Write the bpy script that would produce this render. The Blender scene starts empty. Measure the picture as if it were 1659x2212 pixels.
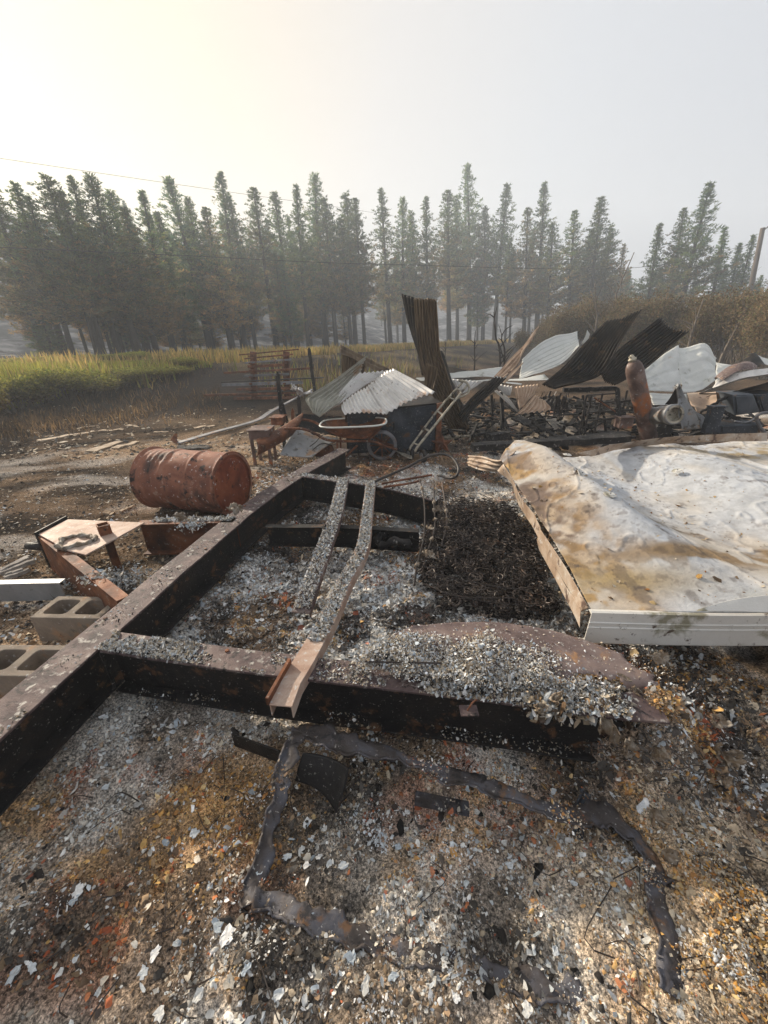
import bpy, math, random
import numpy as np
from mathutils import Vector, Matrix

# ------------------------------------------------------------------ camera, world, sun, exposure
PITCH, ROLL, FPX, CAMH = math.radians(24), math.radians(-1), 831.2, 1.5
SUN_AZ, SUN_EL = math.radians(-47), math.radians(22)
SUN_STRENGTH, SKY_STRENGTH, EXPOSURE = 5.0, 0.13, 0.95

sc = bpy.context.scene
col = sc.collection
_F = np.array([0, math.cos(PITCH), -math.sin(PITCH)])
_U0 = np.array([0, math.sin(PITCH), math.cos(PITCH)])
_R0 = np.array([1.0, 0, 0])
_R = _R0 * math.cos(ROLL) + _U0 * math.sin(ROLL)
_U = _U0 * math.cos(ROLL) - _R0 * math.sin(ROLL)
_C = np.array([0, 0, CAMH])
cd = bpy.data.cameras.new('camera')
cam = bpy.data.objects.new('camera', cd)
col.objects.link(cam)
cam.matrix_world = Matrix(((_R[0], _U[0], -_F[0], 0), (_R[1], _U[1], -_F[1], 0), (_R[2], _U[2], -_F[2], CAMH), (0, 0, 0, 1)))
cd.sensor_fit = 'VERTICAL'
cd.angle = 2 * math.atan(1106 / FPX)
cd.clip_start, cd.clip_end = 0.02, 1500
sc.camera = cam

world = bpy.data.worlds.new('World')
sc.world = world
world.use_nodes = True
wn = world.node_tree.nodes
wl = world.node_tree.links
bg = wn['Background']
sky = wn.new('ShaderNodeTexSky')
sky.sky_type = 'NISHITA'
sky.sun_disc = False
sky.sun_elevation = SUN_EL
sky.sun_rotation = SUN_AZ
sky.altitude = 300
sky.air_density = 1.6
sky.dust_density = 4.0
sky.ozone_density = 2.0
# an even veil of smoke over the clear-air sky, warmer towards the sun as smoke is
sdir = (math.sin(SUN_AZ) * math.cos(SUN_EL), math.cos(SUN_AZ) * math.cos(SUN_EL), math.sin(SUN_EL))
wtc = wn.new('ShaderNodeTexCoord')
wdot = wn.new('ShaderNodeVectorMath')
wdot.operation = 'DOT_PRODUCT'
wdot.inputs[1].default_value = sdir
wl.new(wtc.outputs['Generated'], wdot.inputs[0])
wrm = wn.new('ShaderNodeValToRGB')
wmr = wn.new('ShaderNodeMapRange')
wmr.inputs[1].default_value = -1
wmr.inputs[2].default_value = 1
wl.new(wdot.outputs['Value'], wmr.inputs[0])
wl.new(wmr.outputs[0], wrm.inputs[0])
VEIL = [(0, (.56, .60, .68)), (.55, (.67, .70, .78)), (.74, (.74, .76, .81)), (.86, (.83, .78, .745)), (.94, (.95, .79, .58)), (.985, (1.0, .87, .56)), (1, (1.0, .88, .52))]
while len(wrm.color_ramp.elements) < len(VEIL):
    wrm.color_ramp.elements.new(.5)
for e_, (p_, c_) in zip(wrm.color_ramp.elements, VEIL):
    e_.position = p_
    e_.color = (*c_, 1)
vgain = wn.new('ShaderNodeVectorMath')
vgain.operation = 'SCALE'
vgain.inputs['Scale'].default_value = 3.4
wl.new(wrm.outputs[0], vgain.inputs[0])
veil = wn.new('ShaderNodeMix')
veil.data_type = 'RGBA'
veil.inputs[0].default_value = .94
wl.new(sky.outputs[0], veil.inputs[6])
wl.new(vgain.outputs[0], veil.inputs[7])
wl.new(veil.outputs[2], bg.inputs[0])
bg.inputs[1].default_value = SKY_STRENGTH

sl = bpy.data.lights.new('sun', 'SUN')
sl.energy = SUN_STRENGTH
sl.angle = math.radians(1.5)
sl.color = (1.0, 0.88, 0.72)
sun = bpy.data.objects.new('sun', sl)
col.objects.link(sun)
sd = Vector((math.sin(SUN_AZ) * math.cos(SUN_EL), math.cos(SUN_AZ) * math.cos(SUN_EL), math.sin(SUN_EL)))
sun.rotation_euler = sd.to_track_quat('Z', 'Y').to_euler()
sun.location = (-20, 20, 30)
vs = sc.view_settings
vs.view_transform = 'Standard'
vs.look = 'None'
vs.exposure = EXPOSURE
vs.gamma = 1.0
vs.use_curve_mapping = False
cy = sc.cycles
cy.use_denoising = True
try:
    cy.denoiser = 'OPENIMAGEDENOISE'
except Exception:
    pass
cy.max_bounces = 6
cy.diffuse_bounces = 3
cy.glossy_bounces = 2
cy.transmission_bounces = 3
cy.volume_bounces = 1
cy.use_adaptive_sampling = True
cy.adaptive_threshold = .025
cy.transparent_max_bounces = 6
cy.sample_clamp_indirect = 4.0

# ------------------------------------------------------------------ pixel helpers: a place in the photograph -> a point in the scene
def ray(p):
    return _F + _R * (p[0] - 829.5) / FPX + _U * (1106 - p[1]) / FPX
def gz(p, z):
    d = ray(p)
    return _C + d * (z - CAMH) / d[2]
def at(p, Y):
    d = ray(p)
    return _C + d * Y / d[1]
def proj(P):
    v = np.asarray(P, float) - _C
    dz = v @ _F
    return np.stack([829.5 + FPX * (v @ _R) / dz, 1106 - FPX * (v @ _U) / dz], -1)
def R3(x, y): return (x / 3, 719 + y / 3)
def R4(x, y): return (442.4 + x / 3, 691.3 + y / 3)
def R5(x, y): return (829.5 + x * .2667, 580.7 + y * .2667)
def R6(x, y): return (1216.6 + x * .2667, 608.3 + y * .2667)
def R7(x, y): return (553 + x * .4, 940.1 + y * .4)
def R8(x, y): return (995.4 + x * .4, 912.5 + y * .4)
def B1(x, y): return (x / 3, 1216.6 + y / 3)
def B2(x, y): return (497.7 + x / 3, 1382.5 + y / 3)
def B3(x, y): return (1050.7 + x * .3667, 1382.5 + y * .3667)
def B4(x, y): return (x * .5, 1714.3 + y * .5)
def B5(x, y): return (829.5 + x * .5, 1714.3 + y * .5)
def B7(x, y): return (x * .2, 1078.4 + y * .2)
V = lambda *a: np.array(a, float)

# ------------------------------------------------------------------ noise
_rs = np.random.RandomState(7)
_perm = _rs.rand(256, 256)
def vnoise(x, y):
    x = np.asarray(x, float); y = np.asarray(y, float)
    xi = np.floor(x).astype(int); yi = np.floor(y).astype(int)
    fx = x - xi; fy = y - yi
    fx = fx * fx * (3 - 2 * fx); fy = fy * fy * (3 - 2 * fy)
    a = _perm[xi & 255, yi & 255]; b = _perm[(xi + 1) & 255, yi & 255]
    c = _perm[xi & 255, (yi + 1) & 255]; d = _perm[(xi + 1) & 255, (yi + 1) & 255]
    return (a * (1 - fx) + b * fx) * (1 - fy) + (c * (1 - fx) + d * fx) * fy
def fbm(x, y, oct=4, seed=0.0):
    s = 0; a = 1; t = 0; f = 1.0
    for i in range(oct):
        s = s + a * vnoise(np.asarray(x) * f + seed + 17.3 * i, np.asarray(y) * f + seed * 1.7 + 9.1 * i)
        t += a; a *= .5; f *= 2.03
    return s / t
def sst(a, b, x):
    t = np.clip((np.asarray(x, float) - a) / (b - a), 0, 1)
    return t * t * (3 - 2 * t)

# ------------------------------------------------------------------ materials
def _ramp(nt, stops):
    r = nt.nodes.new('ShaderNodeValToRGB')
    e = r.color_ramp.elements
    while len(e) < len(stops):
        e.new(0.5)
    for i, (p, c) in enumerate(stops):
        e[i].position = p
        e[i].color = (*c, 1)
    return r
def _noise(nt, scale, detail=5, rough=.6, dist=0.0, vec=None):
    n = nt.nodes.new('ShaderNodeTexNoise')
    n.inputs['Scale'].default_value = scale
    n.inputs['Detail'].default_value = detail
    n.inputs['Roughness'].default_value = rough
    n.inputs['Distortion'].default_value = dist
    if vec is not None:
        nt.links.new(vec, n.inputs['Vector'])
    return n
def _mix(nt, fac, a, b, mode='MIX'):
    m = nt.nodes.new('ShaderNodeMix')
    m.data_type = 'RGBA'
    m.blend_type = mode
    for s, v in ((m.inputs[0], fac), (m.inputs[6], a), (m.inputs[7], b)):
        if hasattr(v, 'is_linked') or hasattr(v, 'links'):
            nt.links.new(v, s)
        elif isinstance(v, tuple):
            s.default_value = (*v, 1)
        else:
            s.default_value = v
    return m.outputs[2]
def mat(name, stops, scale=6, rough=.75, metal=0.0, bump=.25, bscale=60, specks=(), streak=None, rvar=.15, dist=.4, vary=0.0, detail=6, spec=.4):
    """stops: colour ramp over a noise; specks: (colour, amount 0..1, scale) patches laid over it; streak: stretch of the noise per axis"""
    m = bpy.data.materials.new(name)
    m.use_nodes = True
    nt = m.node_tree
    b = nt.nodes['Principled BSDF']
    tc = nt.nodes.new('ShaderNodeTexCoord')
    vec = tc.outputs['Object']
    oi = nt.nodes.new('ShaderNodeObjectInfo')
    mp = nt.nodes.new('ShaderNodeMapping')
    nt.links.new(vec, mp.inputs['Vector'])
    if streak:
        mp.inputs['Scale'].default_value = streak
    n1 = _noise(nt, scale, detail, .62, dist, mp.outputs[0])
    r = _ramp(nt, stops)
    nt.links.new(n1.outputs[0], r.inputs[0])
    c = r.outputs[0]
    for i, (sc_, am, ss) in enumerate(specks):
        n2 = _noise(nt, ss, 5, .65, .2, vec)
        rr = _ramp(nt, [(max(0, .66 - am * .4 - .03), (0, 0, 0)), (min(1, .66 - am * .4 + .05), (1, 1, 1))])
        nt.links.new(n2.outputs[0], rr.inputs[0])
        c = _mix(nt, rr.outputs[0], c, sc_)
    if vary:
        hs = nt.nodes.new('ShaderNodeHueSaturation')
        mr = nt.nodes.new('ShaderNodeMapRange')
        nt.links.new(oi.outputs['Random'], mr.inputs[0])
        mr.inputs[3].default_value = 1 - vary
        mr.inputs[4].default_value = 1 + vary
        nt.links.new(mr.outputs[0], hs.inputs['Value'])
        nt.links.new(c, hs.inputs['Color'])
        c = hs.outputs[0]
    nt.links.new(c, b.inputs['Base Color'])
    b.inputs['Metallic'].default_value = metal
    b.inputs['Specular IOR Level'].default_value = spec
    nr = _noise(nt, scale * 3.1, 4, .6, 0, vec)
    mr2 = nt.nodes.new('ShaderNodeMapRange')
    nt.links.new(nr.outputs[0], mr2.inputs[0])
    mr2.inputs[3].default_value = max(.05, rough - rvar)
    mr2.inputs[4].default_value = min(1, rough + rvar)
    nt.links.new(mr2.outputs[0], b.inputs['Roughness'])
    if bump:
        nb = _noise(nt, bscale, 6, .7, 0, vec)
        bp = nt.nodes.new('ShaderNodeBump')
        bp.inputs['Strength'].default_value = bump
        bp.inputs['Distance'].default_value = .01
        nt.links.new(nb.outputs[0], bp.inputs['Height'])
        nt.links.new(bp.outputs[0], b.inputs['Normal'])
    return m
def vmat(name, rough=.85, scale=40, grain=None, var=.5, bump=.3, bscale=120, translucent=0.0, vary=0.0, metal=0.0, bdist=.01, spec=.12):
    """colour from the mesh's own 'col' attribute with a fine noise over it"""
    m = bpy.data.materials.new(name)
    m.use_nodes = True
    nt = m.node_tree
    b = nt.nodes['Principled BSDF']
    a = nt.nodes.new('ShaderNodeAttribute')
    a.attribute_name = 'col'
    tc = nt.nodes.new('ShaderNodeTexCoord')
    c = a.outputs['Color']
    if var:
        n1 = _noise(nt, scale, 6, .7, .3, tc.outputs['Object'])
        r = _ramp(nt, [(.25, (1 - var,) * 3), (.75, (1 + var,) * 3)])
        nt.links.new(n1.outputs[0], r.inputs[0])
        c = _mix(nt, 1.0, c, r.outputs[0], 'MULTIPLY')
    for gs, g0, g1 in grain or ():
        n1 = _noise(nt, gs, 3, .6, .2, tc.outputs['Object'])
        r = _ramp(nt, [(.36, (g0,) * 3), (.66, (g1, g1 * .97, g1 * .93))])
        nt.links.new(n1.outputs[0], r.inputs[0])
        c = _mix(nt, 1.0, c, r.outputs[0], 'MULTIPLY')
    if vary:
        oi = nt.nodes.new('ShaderNodeObjectInfo')
        hs = nt.nodes.new('ShaderNodeHueSaturation')
        mr = nt.nodes.new('ShaderNodeMapRange')
        nt.links.new(oi.outputs['Random'], mr.inputs[0])
        mr.inputs[3].default_value = 1 - vary
        mr.inputs[4].default_value = 1 + vary
        nt.links.new(mr.outputs[0], hs.inputs['Value'])
        nt.links.new(c, hs.inputs['Color'])
        c = hs.outputs[0]
    nt.links.new(c, b.inputs['Base Color'])
    b.inputs['Roughness'].default_value = rough
    b.inputs['Metallic'].default_value = metal
    b.inputs['Specular IOR Level'].default_value = spec
    if bump:
        nb = _noise(nt, bscale, 5, .7, 0, tc.outputs['Object'])
        bp = nt.nodes.new('ShaderNodeBump')
        bp.inputs['Strength'].default_value = bump
        bp.inputs['Distance'].default_value = bdist
        nt.links.new(nb.outputs[0], bp.inputs['Height'])
        nt.links.new(bp.outputs[0], b.inputs['Normal'])
    if translucent:
        tr = nt.nodes.new('ShaderNodeBsdfTranslucent')
        nt.links.new(c, tr.inputs[0])
        mx = nt.nodes.new('ShaderNodeMixShader')
        mx.inputs[0].default_value = translucent
        nt.links.new(b.outputs[0], mx.inputs[1])
        nt.links.new(tr.outputs[0], mx.inputs[2])
        nt.links.new(mx.outputs[0], nt.nodes['Material Output'].inputs[0])
    return m

M = {}
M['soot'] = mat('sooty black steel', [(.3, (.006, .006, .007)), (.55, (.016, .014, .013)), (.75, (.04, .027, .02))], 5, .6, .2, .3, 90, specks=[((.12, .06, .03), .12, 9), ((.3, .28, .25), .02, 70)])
M['soot_blue'] = mat('heat-blued steel', [(.3, (.012, .015, .02)), (.55, (.04, .05, .065)), (.75, (.09, .1, .12))], 4, .5, .35, .25, 60, specks=[((.12, .07, .04), .15, 6), ((.5, .5, .48), .03, 60)])
M['flange'] = mat('rusted purple-brown steel flange', [(.28, (.03, .025, .027)), (.48, (.088, .06, .06)), (.6, (.14, .1, .092)), (.75, (.22, .195, .18))], 7, .7, .25, .4, 70, specks=[((.38, .36, .33), .16, 22), ((.02, .018, .018), .16, 30)])
M['rust'] = mat('orange-brown rusted steel', [(.28, (.03, .018, .014)), (.45, (.12, .045, .022)), (.6, (.24, .09, .038)), (.78, (.35, .19, .1))], 6, .72, .2, .35, 80, specks=[((.3, .26, .22), .06, 30)], vary=.1)
M['rust_pale'] = mat('rust-dusted pale steel plate', [(.25, (.2, .11, .075)), (.45, (.36, .24, .18)), (.65, (.5, .4, .33)), (.8, (.32, .17, .1))], 5, .7, .15, .25, 70, specks=[((.5, .48, .45), .1, 40)])
M['drum'] = mat('burnt red-brown drum steel', [(.25, (.075, .034, .024)), (.42, (.19, .072, .043)), (.58, (.28, .115, .068)), (.8, (.38, .22, .15))], 4, .75, .15, .22, 90, specks=[((.10, .05, .035), .25, 3), ((.03, .022, .02), .17, 9), ((.36, .25, .19), .07, 7), ((.6, .57, .54), .04, 30)])
M['drum_end'] = mat('drum head scorched rust', [(.25, (.05, .016, .012)), (.45, (.19, .045, .022)), (.62, (.28, .08, .035)), (.8, (.33, .15, .07))], 5, .6, .25, .2, 70, specks=[((.04, .02, .016), .14, 12), ((.6, .57, .54), .035, 22)])
M['galv'] = mat('burnt galvanised corrugated steel', [(.3, (.42, .40, .375)), (.5, (.66, .64, .61)), (.7, (.74, .71, .67))], 2.2, .55, .25, .15, 50, specks=[((.5, .34, .24), .2, 2.5), ((.2, .16, .13), .05, 14)])
M['galv_olive'] = mat('smoked grey-green corrugated steel', [(.3, (.17, .16, .12)), (.5, (.3, .29, .24)), (.7, (.42, .40, .35))], 2.5, .6, .25, .15, 50, specks=[((.3, .2, .12), .12, 4)])
M['galv_tan'] = mat('heat-tanned corrugated steel', [(.3, (.3, .2, .13)), (.5, (.48, .35, .25)), (.7, (.58, .47, .37))], 3, .6, .2, .15, 50, specks=[((.1, .06, .04), .12, 9)])
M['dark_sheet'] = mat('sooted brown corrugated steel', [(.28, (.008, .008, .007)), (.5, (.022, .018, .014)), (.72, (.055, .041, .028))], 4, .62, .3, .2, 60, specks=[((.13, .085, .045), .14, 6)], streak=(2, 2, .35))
M['brown_sheet'] = mat('brown scorched corrugated steel', [(.25, (.025, .02, .015)), (.45, (.09, .06, .036)), (.62, (.17, .12, .07)), (.8, (.26, .2, .13))], 5, .6, .3, .2, 60, streak=(3, 3, .3))
M['white_roof'] = mat('ash-stained white roof skin', [(.25, (.4, .33, .26)), (.42, (.62, .57, .5)), (.6, (.72, .69, .64)), (.8, (.66, .66, .66))], 2.4, .7, .05, .5, 26, specks=[((.42, .29, .15), .16, 2.2), ((.15, .11, .08), .085, 5), ((.8, .78, .74), .12, 40)], dist=1.0)
M['trim_white'] = mat('chipped white trim metal', [(.3, (.55, .52, .47)), (.6, (.68, .66, .61))], 2, .5, .1, .15, 60, specks=[((.27, .25, .18), .22, 4.5), ((.1, .07, .05), .05, 22)])
M['trim_tan'] = mat('heat-tanned trim metal', [(.3, (.24, .155, .1)), (.5, (.4, .3, .22)), (.7, (.52, .46, .39))], 6, .6, .15, .3, 60, specks=[((.1, .06, .045), .18, 9), ((.55, .53, .5), .1, 24)])
M['pale_panel'] = mat('pale ribbed roof panel', [(.3, (.52, .53, .49)), (.55, (.64, .64, .6)), (.75, (.7, .68, .63))], 1.2, .55, .1, .12, 40, specks=[((.5, .38, .26), .12, 1.6), ((.35, .35, .3), .08, 5)])
M['brown_plate'] = mat('scorched brown sheet metal', [(.25, (.05, .036, .033)), (.45, (.15, .105, .095)), (.62, (.23, .17, .15)), (.8, (.3, .2, .14))], 5, .6, .25, .3, 60, specks=[((.36, .2, .1), .1, 7), ((.5, .47, .43), .08, 45)])
M['strip'] = mat('scorched blue-brown strip metal', [(.25, (.025, .022, .021)), (.45, (.065, .054, .05)), (.58, (.09, .09, .105)), (.78, (.17, .15, .14))], 10, .6, .3, .35, 80, specks=[((.45, .43, .4), .05, 60), ((.16, .09, .05), .14, 12), ((.03, .028, .03), .2, 25)])
M['zinc'] = mat('dull grey sheet steel', [(.3, (.17, .175, .175)), (.55, (.28, .285, .29)), (.75, (.38, .37, .35))], 3, .55, .35, .2, 50, specks=[((.32, .2, .12), .2, 3.5), ((.08, .07, .06), .16, 11)])
M['grey_steel'] = mat('grey weathered steel bar', [(.3, (.09, .09, .095)), (.55, (.2, .2, .21)), (.75, (.3, .29, .28))], 5, .6, .3, .2, 60, specks=[((.2, .1, .05), .12, 8)], vary=.25)
M['block'] = mat('concrete block', [(.3, (.18, .145, .115)), (.55, (.29, .235, .18)), (.75, (.37, .29, .21))], 7, .9, 0, .6, 120, specks=[((.38, .22, .12), .3, 3.5), ((.05, .045, .04), .17, 9), ((.45, .43, .4), .05, 40)])
M['char'] = mat('charred timber', [(.3, (.006, .006, .006)), (.55, (.02, .018, .017)), (.78, (.07, .062, .055))], 9, .85, 0, .6, 70, specks=[((.3, .28, .26), .06, 30)], streak=(1, 1, 1), vary=.3)
M['wood_pale'] = mat('bleached scrap board', [(.3, (.25, .17, .1)), (.55, (.44, .33, .22)), (.75, (.5, .42, .32))], 8, .85, 0, .4, 60, specks=[((.06, .05, .04), .12, 12)], vary=.15)
M['wood_ash'] = mat('ashen cracked timber', [(.3, (.08, .07, .06)), (.5, (.3, .27, .24)), (.75, (.48, .44, .4))], 14, .9, 0, .7, 60, streak=(1, 1, 1))
M['wire'] = mat('burnt spring wire', [(.3, (.018, .015, .014)), (.55, (.055, .043, .037)), (.75, (.13, .075, .045))], 8, .5, .4, .1, 100, vary=.5)
M['tube_dark'] = mat('scorched tube', [(.3, (.02, .018, .017)), (.6, (.06, .052, .048)), (.8, (.16, .13, .11))], 8, .55, .3, .15, 90)
M['tan_steel'] = mat('bare scorched hand truck steel', [(.3, (.2, .17, .12)), (.55, (.42, .38, .3)), (.75, (.5, .46, .38))], 9, .6, .2, .2, 80, specks=[((.06, .05, .045), .2, 16)])
M['melt'] = mat('melted tan slag', [(.25, (.05, .04, .03)), (.45, (.19, .135, .085)), (.58, (.3, .26, .21)), (.75, (.4, .39, .37))], 26, .6, .05, .5, 60, specks=[((.08, .06, .05), .14, 20)], vary=.2)
M['foil'] = mat('crumpled white foil', [(.3, (.3, .29, .28)), (.6, (.6, .58, .56))], 14, .5, .1, .3, 60, specks=[((.05, .04, .04), .2, 20)])
M['cyl'] = mat('rusted gas cylinder paint', [(.25, (.05, .032, .028)), (.45, (.11, .07, .058)), (.6, (.19, .13, .11)), (.8, (.26, .2, .17))], 5, .6, .2, .2, 70, specks=[((.32, .11, .035), .24, 2.4), ((.35, .34, .33), .04, 20)])
M['appliance'] = mat('burnt blue-grey appliance steel', [(.3, (.025, .03, .038)), (.55, (.085, .1, .12)), (.75, (.17, .18, .19))], 3, .5, .3, .2, 60, specks=[((.25, .14, .08), .14, 5)], vary=.2)
M['pole'] = mat('weathered utility pole', [(.3, (.06, .05, .042)), (.6, (.13, .105, .085))], 5, .9, 0, .3, 30, streak=(3, 3, .2))
M['cable'] = mat('black overhead cable', [(.4, (.02, .02, .02)), (.6, (.04, .04, .04))], 5, .6, 0, 0)
M['hill'] = mat('ash grey burnt slope', [(.3, (.018, .019, .022)), (.46, (.07, .072, .08)), (.55, (.18, .18, .185)), (.68, (.42, .41, .405))], .3, .95, 0, .6, 1.5, specks=[((.03, .03, .033), .16, .8), ((.3, .29, .285), .06, .5)], streak=(1, 1, 3), spec=0.0)
M['road'] = mat('pale dusty gravel road', [(.3, (.3, .25, .19)), (.6, (.44, .38, .3))], 1.5, .95, 0, .3, 20, spec=0.0)
M['bark'] = mat('dark charred pine bark', [(.3, (.012, .011, .01)), (.55, (.035, .028, .024)), (.75, (.07, .055, .046))], 5, .9, 0, .5, 14, streak=(4, 4, .8))
M['bark_pale'] = mat('pale bare shrub bark', [(.3, (.09, .075, .06)), (.6, (.2, .165, .13))], 4, .9, 0, .2, 20)
M['flakes'] = vmat('ash and rust flakes', .85, 90, var=.4, bump=.2, bscale=300, bdist=.003)
M['roof_v'] = vmat('ash-stained white roof skin', .7, 9, var=.22, bump=.55, bscale=28)
M['soil'] = vmat('burnt soil and ash', .95, 16, var=.45, bump=.8, bscale=60, grain=[(110, .35, 1.9), (260, .5, 1.6)], bdist=.02, spec=0.0)
M['needles'] = vmat('pine needles', .8, 3, var=.25, bump=0, translucent=.5, vary=.3)
M['leaves'] = vmat('shrub leaves', .75, 3, var=.3, bump=0, translucent=.4, vary=.2)
M['grass'] = vmat('dry grass', .8, 3, var=.25, bump=0, translucent=.4)

# ------------------------------------------------------------------ objects
ORG = {}
def _link(o, parent):
    col.objects.link(o)
    if parent is not None:
        o.parent = parent
        ORG[o.name] = ORG[parent.name]
    else:
        ORG.setdefault(o.name, np.zeros(3))
    return o
def thing(name, label, cat, loc=(0, 0, 0), group=None):
    o = bpy.data.objects.new(name, None)
    o.empty_display_size = .1
    col.objects.link(o)
    o.location = tuple(loc)
    ORG[o.name] = np.array(loc, float)
    o['label'] = label
    o['category'] = cat
    if group:
        o['group'] = group
    return o
def tag(o, label=None, cat=None, group=None, kind=None):
    if label: o['label'] = label
    if cat: o['category'] = cat
    if group: o['group'] = group
    if kind: o['kind'] = kind
    return o
def raw(name, verts, faces, m, parent=None, smooth=False, colors=None, org=None):
    """one mesh object; verts in scene coordinates. faces: list or (n,3)/(n,4) array"""
    verts = np.asarray(verts, np.float32)
    if parent is not None:
        verts = verts - ORG[parent.name].astype(np.float32)
    elif org is not None:
        verts = verts - np.asarray(org, np.float32)
    me = bpy.data.meshes.new(name)
    if isinstance(faces, np.ndarray):
        nf, k = faces.shape
        me.vertices.add(len(verts))
        me.vertices.foreach_set('co', verts.ravel())
        me.loops.add(nf * k)
        me.loops.foreach_set('vertex_index', faces.astype(np.int32).ravel())
        me.polygons.add(nf)
        me.polygons.foreach_set('loop_start', np.arange(0, nf * k, k, dtype=np.int32))
        me.polygons.foreach_set('loop_total', np.full(nf, k, np.int32))
        me.update(calc_edges=True)
    else:
        me.from_pydata(verts.tolist(), [], faces)
    if colors is not None:
        a = me.color_attributes.new('col', 'FLOAT_COLOR', 'POINT')
        c4 = np.ones((len(verts), 4), np.float32)
        c4[:, :3] = colors
        a.data.foreach_set('color', c4.ravel())
    if smooth:
        me.polygons.foreach_set('use_smooth', np.ones(len(me.polygons), bool))
    me.validate()
    me.materials.append(M[m] if isinstance(m, str) else m)
    o = bpy.data.objects.new(name, me)
    if parent is None and org is not None:
        o.location = tuple(org)
        ORG[o.name] = np.array(org, float)
    return _link(o, parent)
def frame_of(t):
    t = np.asarray(t, float)
    t = t / (np.linalg.norm(t) + 1e-12)
    a = V(0, 0, 1) if abs(t[2]) < .9 else V(1, 0, 0)
    s = np.cross(t, a); s /= np.linalg.norm(s)
    u = np.cross(s, t)
    return t, s, u
class MB:
    def __init__(self):
        self.v = []; self.f = []
    def add(self, vs, fs):
        n = len(self.v)
        self.v += [tuple(map(float, p)) for p in vs]
        self.f += [tuple(i + n for i in f) for f in fs]
        return self
    def hexa(self, p):
        """eight corners: bottom ring 0-3, top ring 4-7"""
        return self.add(p, [(3, 2, 1, 0), (4, 5, 6, 7), (0, 1, 5, 4), (1, 2, 6, 5), (2, 3, 7, 6), (3, 0, 4, 7)])
    def box(self, c, size, rot=None):
        c = V(*c); h = V(*size) / 2
        rot = None if rot is None else np.array(rot)
        P = [V(x, y, z) * h for z in (-1, 1) for x, y in ((-1, -1), (1, -1), (1, 1), (-1, 1))]
        if rot is not None:
            P = [rot @ p for p in P]
        return self.hexa([c + p for p in P])
    def bar(self, a, b, w, h, up=(0, 0, 1), segs=1, jit=0.0, rnd=None, taper=1.0):
        """rectangular bar from a to b, w sideways and h along up"""
        a = V(*a); b = V(*b); t = b - a
        L = np.linalg.norm(t); t = t / L
        u = V(*up); u = u - t * (u @ t)
        if np.linalg.norm(u) < 1e-6: u = frame_of(t)[2]
        u /= np.linalg.norm(u); s = np.cross(t, u)
        rings = []
        for i in range(segs + 1):
            k = i / segs
            c = a + (b - a) * k
            if jit and rnd is not None and 0 < i < segs:
                c = c + V(*[rnd.uniform(-jit, jit) for _ in range(3)])
            q = 1 + (taper - 1) * k
            rings.append([c + s * x * w / 2 * q + u * z * h / 2 * q for x, z in ((-1, -1), (1, -1), (1, 1), (-1, 1))])
        vs = [p for r in rings for p in r]
        fs = [(0, 1, 2, 3), tuple(4 * segs + i for i in (3, 2, 1, 0))]
        for i in range(segs):
            for j in range(4):
                fs.append((4 * i + j, 4 * i + (j + 1) % 4 + 0, 4 * (i + 1) + (j + 1) % 4, 4 * (i + 1) + j)[::-1])
        return self.add(vs, fs)
    def tube(self, pts, r, n=8, cap=True):
        pts = [V(*p) for p in pts]
        rr = r if hasattr(r, '__len__') else [r] * len(pts)
        vs = []; s0 = None
        for i, p in enumerate(pts):
            t = pts[min(i + 1, len(pts) - 1)] - pts[max(i - 1, 0)]
            t, s, u = frame_of(t)
            if s0 is not None:
                s = s0 - t * (s0 @ t)
                s /= np.linalg.norm(s) + 1e-12
                u = np.cross(s, t)
            s0 = s
            for k in range(n):
                a = 2 * math.pi * k / n
                vs.append(p + (s * math.cos(a) + u * math.sin(a)) * rr[i])
        fs = []
        for i in range(len(pts) - 1):
            for k in range(n):
                fs.append((i * n + k, i * n + (k + 1) % n, (i + 1) * n + (k + 1) % n, (i + 1) * n + k)[::-1])
        if cap:
            fs.append(tuple(range(n)))
            fs.append(tuple(range((len(pts) - 1) * n, len(pts) * n))[::-1])
        return self.add(vs, fs)
    def extrude(self, poly, d):
        """planar polygon (3D points) pushed by vector d"""
        n = len(poly); d = V(*d)
        vs = [V(*p) for p in poly] + [V(*p) + d for p in poly]
        fs = [tuple(range(n))[::-1], tuple(range(n, 2 * n))]
        fs += [(i, (i + 1) % n, n + (i + 1) % n, n + i) for i in range(n)]
        return self.add(vs, fs)
    def lathe(self, prof, base, axis, n=32, caps=True):
        """prof: (distance along axis, radius)"""
        base = V(*base); t, s, u = frame_of(axis)
        vs = []
        for d, r in prof:
            for k in range(n):
                a = 2 * math.pi * k / n
                vs.append(base + t * d + (s * math.cos(a) + u * math.sin(a)) * max(r, 1e-4))
        fs = []
        for i in range(len(prof) - 1):
            for k in range(n):
                fs.append((i * n + k, i * n + (k + 1) % n, (i + 1) * n + (k + 1) % n, (i + 1) * n + k)[::-1])
        if caps:
            fs.append(tuple(range(n)))
            fs.append(tuple(range((len(prof) - 1) * n, len(prof) * n))[::-1])
        return self.add(vs, fs)
    def sweep(self, prof, pts, up=(0, 0, 1), closed=True):
        """2D profile (side, up) swept along pts"""
        pts = [V(*p) for p in pts]; n = len(prof); vs = []
        for i, p in enumerate(pts):
            t = pts[min(i + 1, len(pts) - 1)] - pts[max(i - 1, 0)]
            t /= np.linalg.norm(t)
            u = V(*up); u = u - t * (u @ t); u /= np.linalg.norm(u); s = np.cross(t, u)
            vs += [p + s * a + u * b for a, b in prof]
        fs = []
        m_ = n if closed else n - 1
        for i in range(len(pts) - 1):
            for k in range(m_):
                fs.append((i * n + k, i * n + (k + 1) % n, (i + 1) * n + (k + 1) % n, (i + 1) * n + k))
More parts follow.
